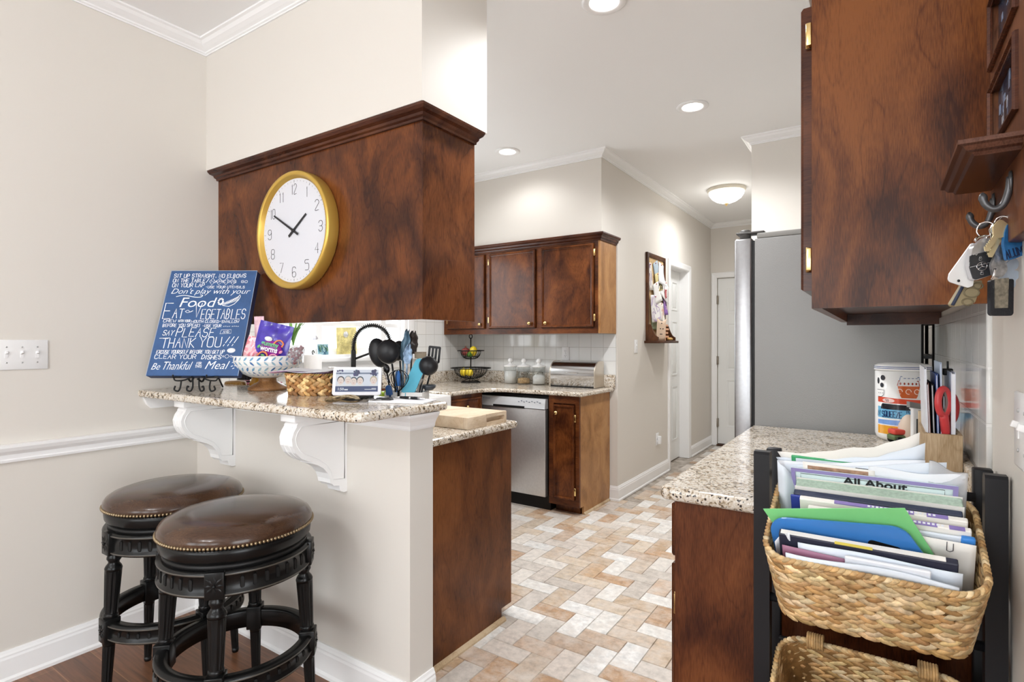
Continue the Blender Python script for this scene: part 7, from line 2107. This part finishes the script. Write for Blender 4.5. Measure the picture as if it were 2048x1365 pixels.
t = thing('toy_truck', 'small green toy vehicle with a red top before the painted canister', 'toy', (p.x, p.y - 0.05, 0.9142), 0.5 + PI)
m = MB(); m.box(-0.05, 0.05, -0.024, 0.024, 0.014, 0.034, 0.006); m.box(-0.045, -0.005, -0.022, 0.022, 0.034, 0.052, 0.004); m.build('chassis', plain('army green plastic', (0.10, 0.15, 0.06), 0.45), t)
m = MB(); m.box(0.002, 0.048, -0.022, 0.022, 0.0345, 0.054, 0.006); m.build('load', plain('toy red', (0.62, 0.06, 0.04), 0.4), t)
for x in (-0.03, 0.03):
    for y in (-0.026, 0.026):
        m = MB(); m.lathe([(0, -0.005), (0.013, -0.005), (0.014, 0), (0.013, 0.005), (0, 0.005)], 16, M=Matrix.Translation((x, y, 0.0145)) @ Matrix.Rotation(PI / 2, 4, 'X')); m.build('wheel', BLACKP, t)
q = at(1808, 850, 2.05)
m = MB(); m.lathe([(0, 0), (0.026, 0.004), (0.034, 0.03), (0.030, 0.07), (0.018, 0.096), (0.008, 0.106), (0, 0.108)], 24)
ob = tag(m.build('wooden_egg', plain('pinkish beige wood', (0.62, 0.50, 0.40), 0.5)), 'pinkish beige rounded ornament beside the painted canister', 'ornament'); ob.location = (q.x + 0.012, q.y - 0.03, 0.9142)
q = at(1836, 848, 1.50)
t = thing('mini_chalkboard', 'small black board in a grey frame left of the letter box', 'board', (q.x, q.y, 0.9142), TH)
m = MB(); m.box(-0.017, 0.017, -0.006, 0.006, 0, 0.20, 0.002); m.build('panel', plain('white card block', (0.7, 0.7, 0.7), 0.6), t)
m = MB(); m.box(-0.009, 0.0165, -0.0068, -0.0061, 0.02, 0.165); m.build('slate', plain('slate black', (0.05, 0.052, 0.055), 0.7), t)
m = MB(); m.prism([(-0.028, 0.196), (0.014, 0.190), (0.014, 0.204), (-0.028, 0.212)], -0.008, 0.004, 'Y'); m.build('metal_clip', plain('dull metal', (0.3, 0.3, 0.29), 0.4, 0.8), t)

# ---- black rack with two tilted seagrass baskets
RY = 1.20
t = thing('basket_rack', 'black wooden rack holding two tilted baskets beside the right wall', 'rack', (-0.021, RY, 0))
RB = plain('black rack paint', (0.012, 0.012, 0.014), 0.4, spec=0.3)
for x in (-0.195, 0.163):
    m = MB()
    x0, x1 = x + 0.0, x + 0.0295
    if x > 0: x0, x1 = x, x + 0.0295
    m.prism([(0.0, 0.0), (0.030, 0.0), (0.030, 1.058), (0.024, 1.067), (0.004, 1.067), (0.0, 1.062)], x0, x1, 'X')
    m.build('front_post', RB, t)
    m = MB(); m.box(x0, x1, 0.145, 0.170, 0, 1.05, 0.003); m.build('rear_post', RB, t)
    for z in (0.12, 0.50, 0.90):
        m = MB(); m.box(x0 + 0.005, x1 - 0.005, 0.030, 0.145, z, z + 0.024, 0.002); m.build('side_rail', RB, t)
for z, y in ((1.000, 0.128), (0.775, 0.015), (0.640, 0.125), (0.44, 0.015), (0.1, 0.09)):
    m = MB(); m.tube([(-0.166, y, z), (0.164, y, z)], 0.0085, 10); m.build('cross_bar', RB, t)
TILT = math.radians(24)
def seagrass_basket(lab, zt):
    """opening plane tilted to the room; origin at the middle of the opening"""
    o = Vector((-0.021, 1.150, zt))
    t = thing('seagrass_basket', lab, 'basket', o); t.rotation_euler = (TILT, 0, 0)
    rnd = random.Random(77)
    D = 0.150
    def outl(s, z, v):
        k = 0.90 + 0.10 * v
        f = rrect(0.153 * k, 0.118 * k, 0.045 * k)
        x, y, tx, ty, nx, ny = f(s)
        return Vector((x, y, z)), Vector((tx, ty, 0)), Vector((nx, ny, 0)), UP
    m = MB(); weave(m, outl, -D, -0.004, 38, 14, rnd, SEA, 0.0185, 0.75, 0.0046, 0.72); m.build('weave', WICK, t)
    m = MB(); m.col = srgb(150, 112, 66)
    ins = [outl(i / 48, 0, 0)[0] * 0.985 for i in range(48)]; top_ = [outl(i / 48, 0, 1)[0] * 0.985 for i in range(48)]
    vs = [(p.x, p.y, -D + 0.004) for p in ins] + [(p.x, p.y, -0.01) for p in top_]
    m.add(vs, [tuple(range(48))] + [(i, (i + 1) % 48, 48 + (i + 1) % 48, 48 + i) for i in range(48)], 0, True); m.build('lining', WICK, t)
    m = MB()
    for i in range(112):
        p, tg, ow, up = outl(i / 112, 0.0, 1); k = rnd.uniform(0.75, 1.1); m.col = tuple(c * k for c in rnd.choice(SEA))
        m.strand(p - ow * 0.001 - up * 0.004, (tg * 0.9 + up * 0.35).normalized(), up, ow, 0.010, 0.0046, 0.0058)
    m.build('rim', WICK, t)
    for x in (-0.09, 0.09):
        m = MB()
        for i in range(7):
            k = rnd.uniform(0.7, 1.0); m.col = tuple(c * k for c in SEA[1])
            m.tube([(x + (i - 3) * 0.0042 + 0.0, 0.116 + 0.014 * math.cos(a), 0.002 + 0.014 * math.sin(a)) for a in [2 * PI * q / 12 for q in range(12)]], 0.0024, 5, True)
        m.build('binding', WICK, t)
    return t
bk1 = seagrass_basket('upper seagrass basket in the black rack, crammed with papers and books', 0.967)
bk2 = dup(bk1, (-0.021, 1.150, 0.640), 0.0, 'lower seagrass basket in the black rack, empty front edge cut by the frame')
bk2.rotation_euler = (TILT, 0, 0)
bk1['group'] = bk2['group'] = 'tilted baskets in the black rack'

# papers and books standing in the upper basket; (u = depth up the tilt, top = height over the opening)
BO = Vector((-0.021, 1.150, 0.967))
BM = Matrix.Translation(BO) @ Matrix.Rotation(TILT, 4, 'X')
def filed(name, lab, cat, x0, x1, u, top, th, mats, bottom=-0.11, skew=0.0, lean=0.0, curl=0.0, parts=None, wave=0.0, tri=None, grp='papers and books in the upper basket'):
    loc = BM @ Vector((0, u, 0))
    t = thing(name, lab, cat, loc, 0, grp)
    t.rotation_euler = (TILT + lean, 0, 0)
    m = MB()
    def fn(a, b_):
        x = x0 + (x1 - x0) * a - (0.028 if u > 0.084 else 0.0) * (1 - a) * max(0, b_) ** 3
        if 'torn' in lab: top_ = top + 0.012 * math.sin(26 * a) * 0.12 + 0.03 * max(0, a - 0.72) / 0.28
        else: top_ = top
        z = bottom + (top_ + skew * (a - 0.5) + wave * math.sin(7 * a + u * 90) - bottom) * b_
        y = curl * (b_ ** 2) + (0.4 * curl) * math.sin(5 * a + u * 50) * b_
        return (x, y, z)
    if th < 0.004: m.sheet(fn, 14, 8, max(th, 0.0008))
    else: m.box(x0, x1, -th / 2, th / 2, bottom, top, 0.0015, seg=1)
    m.build('sheet' if th < 0.004 else 'cover', mats, t)
    if parts: parts(t)
    return t
WP = [plain('paper white', (0.76, 0.79, 0.84), 0.7), plain('paper cool white', (0.68, 0.74, 0.82), 0.7), plain('paper warm white', (0.80, 0.78, 0.74), 0.7)]
filed('envelope', 'large white envelope at the very front of the upper basket', 'envelope', -0.116, 0.116, -0.1, 0.006, 0.003, WP[1], skew=-0.006, curl=-0.010, wave=0.002)
filed('paper_sheet', 'folded white pages curling over the front envelope', 'paper', -0.03, 0.083, -0.098, 0.012, 0.006, WP[0], bottom=-0.06)
filed('leaflet', 'maroon leaflet tucked at the front left of the upper basket', 'leaflet', -0.124, -0.03, -0.093, 0.003, 0.001, plain('maroon print', (0.32, 0.14, 0.22), 0.5), skew=-0.006)
filed('paper_sheet', 'white page rising behind the maroon leaflet', 'paper', -0.1, 0.122, -0.087, 0.012, 0.001, WP[1], skew=-0.004, wave=0.002)
filed('paper_sheet', 'white paper corner sticking up at the front left of the basket', 'paper', -0.137, -0.112, -0.070, 0.016, 0.001, WP[0], skew=0.03, curl=-0.012)
def book_parts(pagecol, x0, x1, th, top, spine=None):
    def f(t):
        m = MB(); m.box(x0 + 0.002, x1 - 0.003, -th / 2 + 0.0022, th / 2 - 0.0022, -0.12, top + 0.0012); m.build('pages', pagecol, t)
        if spine: spine(t)
    return f
def yellow(t):
    m = MB(); m.box(-0.045, 0.008, -0.0075, -0.0030, 0.0200, 0.0220); m.build('yellow_label', plain('yellow label', (0.75, 0.62, 0.10), 0.5), t)
filed('binder', 'dark navy binder with a yellow label near the front', 'binder', -0.13, 0.117, -0.076, 0.0205, 0.014, plain('navy binder', (0.022, 0.024, 0.045), 0.5), parts=book_parts(WP[2], -0.129, 0.105, 0.014, 0.0205, yellow))
def bluefold(t):
    m = MB(); m.prism(rpoly([(-0.135, -0.10), (0.100, -0.10), (0.092, -0.02), (0.050, 0.054), (-0.150, 0.032)], [0.004, 0.004, 0.03, 0.03, 0.03], 6), -0.002, 0.002, 'Y'); m.build('rounded_cover', plain('blue plastic folder', (0.045, 0.20, 0.55), 0.35), t)
t = thing('plastic_folder', 'bright blue plastic folder with rounded corner in the basket', 'folder', BM @ Vector((0, -0.058, 0)), 0, 'papers and books in the upper basket'); t.rotation_euler = (TILT - 0.04, 0, 0); bluefold(t)
m = MB(); m.prism(rpoly([(0.0, 0.008), (0.045, 0.001), (0.048, 0.014), (0.003, 0.021)], [0.006] * 4, 4), -0.0026, -0.0021, 'Y'); m.build('finger_slot', BLACKM, t)
t = thing('paper_sheet', 'bright green card standing up behind the blue folder', 'paper', BM @ Vector((0, -0.044, 0)), 0, 'papers and books in the upper basket'); t.rotation_euler = (TILT - 0.04, 0, 0)
m = MB(); m.prism([(-0.110, -0.06), (0.118, -0.06), (0.051, 0.080), (-0.160, 0.036)], -0.0006, 0.0006, 'Y'); m.build('card', plain('bright green card', (0.20, 0.60, 0.22), 0.6), t)
def clip(t):
    m = MB(); m.tube([(0.106, -0.0014, 0.023), (0.106, -0.0014, 0.006), (0.110, -0.0014, 0.004), (0.114, -0.0014, 0.007), (0.114, -0.0014, 0.021)], 0.0006, 5); m.build('paper_clip', plain('dark wire', (0.12, 0.12, 0.13), 0.3, 0.8), t)
filed('paper_sheet', 'white sheet with a paper clip at the right of the basket', 'paper', 0.02, 0.142, -0.036, 0.025, 0.001, WP[2], skew=-0.004, parts=clip)
filed('marker_sleeve', 'clear sleeve with blue cap behind the clipped sheet', 'sleeve', 0.05, 0.142, -0.022, 0.0245, 0.005, WP[1], parts=lambda t: (MB().box(0.124, 0.1425, -0.005, 0.005, 0.007, 0.0255, 0.003)).build('blue_cap', plain('blue cap', (0.04, 0.22, 0.62), 0.4), t))
PUR = plain('purple spine print', (0.25, 0.19, 0.48), 0.5)
def spine(x0, x1, top, bars):
    def f(t):
        for k, (a, b_) in enumerate(bars):
            m = MB(); m.box(a, b_, -0.0058, -0.0052, top - 0.0005, top + 0.0006); m.box(a, b_, -0.0045, 0.003, top + 0.0002, top + 0.0007); m.build('spine_label', PUR, t)
        m = MB()
        for k in range(16): m.box(x0 + 0.10 + k * 0.006, x0 + 0.1036 + k * 0.006, -0.003, 0.0015, top + 0.0006, top + 0.0009)
        m.build('spine_print', WP[0], t)
    return f
filed('workbook', 'front one of the white workbooks with purple spine bars', 'book', -0.09, 0.138, -0.012, 0.033, 0.010, WP[2], parts=spine(-0.09, 0.138, 0.033, [(0.02, 0.095), (0.11, 0.13)]))
filed('workbook', 'white workbook with a long purple spine, behind the front one', 'book', -0.105, 0.135, 0.006, 0.037, 0.011, WP[2], parts=spine(-0.10, 0.135, 0.037, [(-0.05, 0.065), (0.082, 0.11)]))
filed('thin_notebook', 'royal blue notebook edge behind the workbooks', 'book', -0.122, 0, 0.018, 0.03, 0.005, plain('royal blue cover', (0.03, 0.05, 0.30), 0.5))
filed('hardback_book', 'navy hardback with grey title band in the basket', 'book', -0.118, 0.131, 0.031, 0.029, 0.014, plain('navy hardback', (0.03, 0.04, 0.08), 0.45), parts=lambda t: [ (MB().box(-0.10, -0.03, -0.0078, -0.0072, 0.000, 0.027)).build('title_band', plain('grey band', (0.22, 0.25, 0.32), 0.5), t) ])
SAGE = plain('sage page edges', (0.42, 0.54, 0.44), 0.8, var=0.15, vscale=200)
filed('paperback_book', 'thick book showing pale sage green page edges', 'book', -0.116, 0.133, 0.054, 0.033, 0.026, SAGE, parts=lambda t: [ (MB().box(-0.117, 0.134, s * 0.0133 - 0.0004, s * 0.0133 + 0.0004, -0.12, 0.0345)).build('cover', WP[2], t) for s in (-1, 1)])
def allabout(t):
    m = MB()
    for a, b_, c0, c1 in ((-0.126, 0.128, 0.047, 0.054), (-0.126, -0.119, -0.06, 0.047), (0.121, 0.128, -0.06, 0.047)): m.box(a, b_, -0.0022, -0.0012, c0, c1)
    m.build('purple_border', plain('lilac border', (0.30, 0.25, 0.52), 0.6), t)
    m = MB(); m.text('All About', 0.022, facing((-0.040, -0.0016, 0.0315), (1, 0, 0), UP), bold=0.0005, fit=0.098)
    m.build('lettering', INK, t)
    m = MB(); m.tube([(-0.110, -0.0014, 0.026), (-0.110, -0.0014, 0.0435), (0.110, -0.0014, 0.0435), (0.110, -0.0014, 0.026)], 0.0005, 4); m.build('ruled_box', INK, t)
filed('activity_sheet', 'sheet with purple border reading All About', 'paper', -0.126, 0.128, 0.0705, 0.054, 0.001, plain('pale aqua sheet', (0.62, 0.74, 0.76), 0.7), parts=allabout)
filed('picture_card', 'brown picture card at the back left of the basket', 'card', -0.106, 0.01, 0.078, 0.063, 0.001, WP[2], skew=-0.004, parts=lambda t: (MB().box(-0.098, 0.0, -0.0014, -0.0008, -0.03, 0.058)).build('picture', plain('brown picture', (0.42, 0.26, 0.18), 0.6, var=0.4, vscale=80), t))
for k, (x0, x1, u, top, sk, cu, mt, lab) in enumerate((
    (0.0, 0.135, 0.082, 0.070, 0.006, -0.006, WP[0], 'white page curving at the back right, below the bag'),
    (-0.122, 0.112, 0.087, 0.066, 0.045, -0.004, WP[1], 'white letter with small print, fourth from the back'),
    (-0.125, 0.083, 0.092, 0.068, 0.036, -0.004, WP[0], 'creased white sheet, third from the back'),
    (-0.128, 0.083, 0.103, 0.070, 0.034, -0.006, WP[1], 'white sheet just in front of the torn one'))):
    filed('paper_sheet', lab, 'paper', x0, x1, u, top, 0.001, mt, skew=sk, curl=cu, wave=0.003, parts=(lambda t: (MB().box(-0.02, 0.07, -0.0056, -0.005, 0.060, 0.0612)).build('print', INK, t)) if k == 1 else None)
filed('green_folder', 'green edged folder near the back of the basket', 'folder', -0.128, 0.076, 0.097, 0.064, 0.005, plain('green folder', (0.05, 0.34, 0.14), 0.5), parts=lambda t: (MB().box(-0.120, 0.066, -0.0034, -0.0026, -0.1, 0.060)).build('inner_page', WP[1], t))
filed('paper_sheet', 'torn white sheet rising highest at the back of the basket', 'paper', -0.125, 0.075, 0.11, 0.088, 0.001, WP[2], skew=0.040, curl=-0.012, wave=0.005)
filed('zip_bag', 'clear zip bag at the back right of the basket', 'bag', 0.088, 0.14, 0.076, 0.084, 0.003, thin('cloudy film', (0.92, 0.93, 0.95), 0.3, 0.4, 0.1), skew=-0.02, wave=0.004, parts=lambda t: (MB().box(0.095, 0.125, -0.001, 0.001, 0.022, 0.050)).build('contents', plain('tan contents', (0.45, 0.28, 0.18), 0.6), t))
filed('paper_sheet', 'crumpled pale page bulging at the left side of the basket', 'paper', -0.15, -0.118, 0.05, 0.05, 0.001, WP[1], skew=-0.04, curl=0.02, wave=0.006)
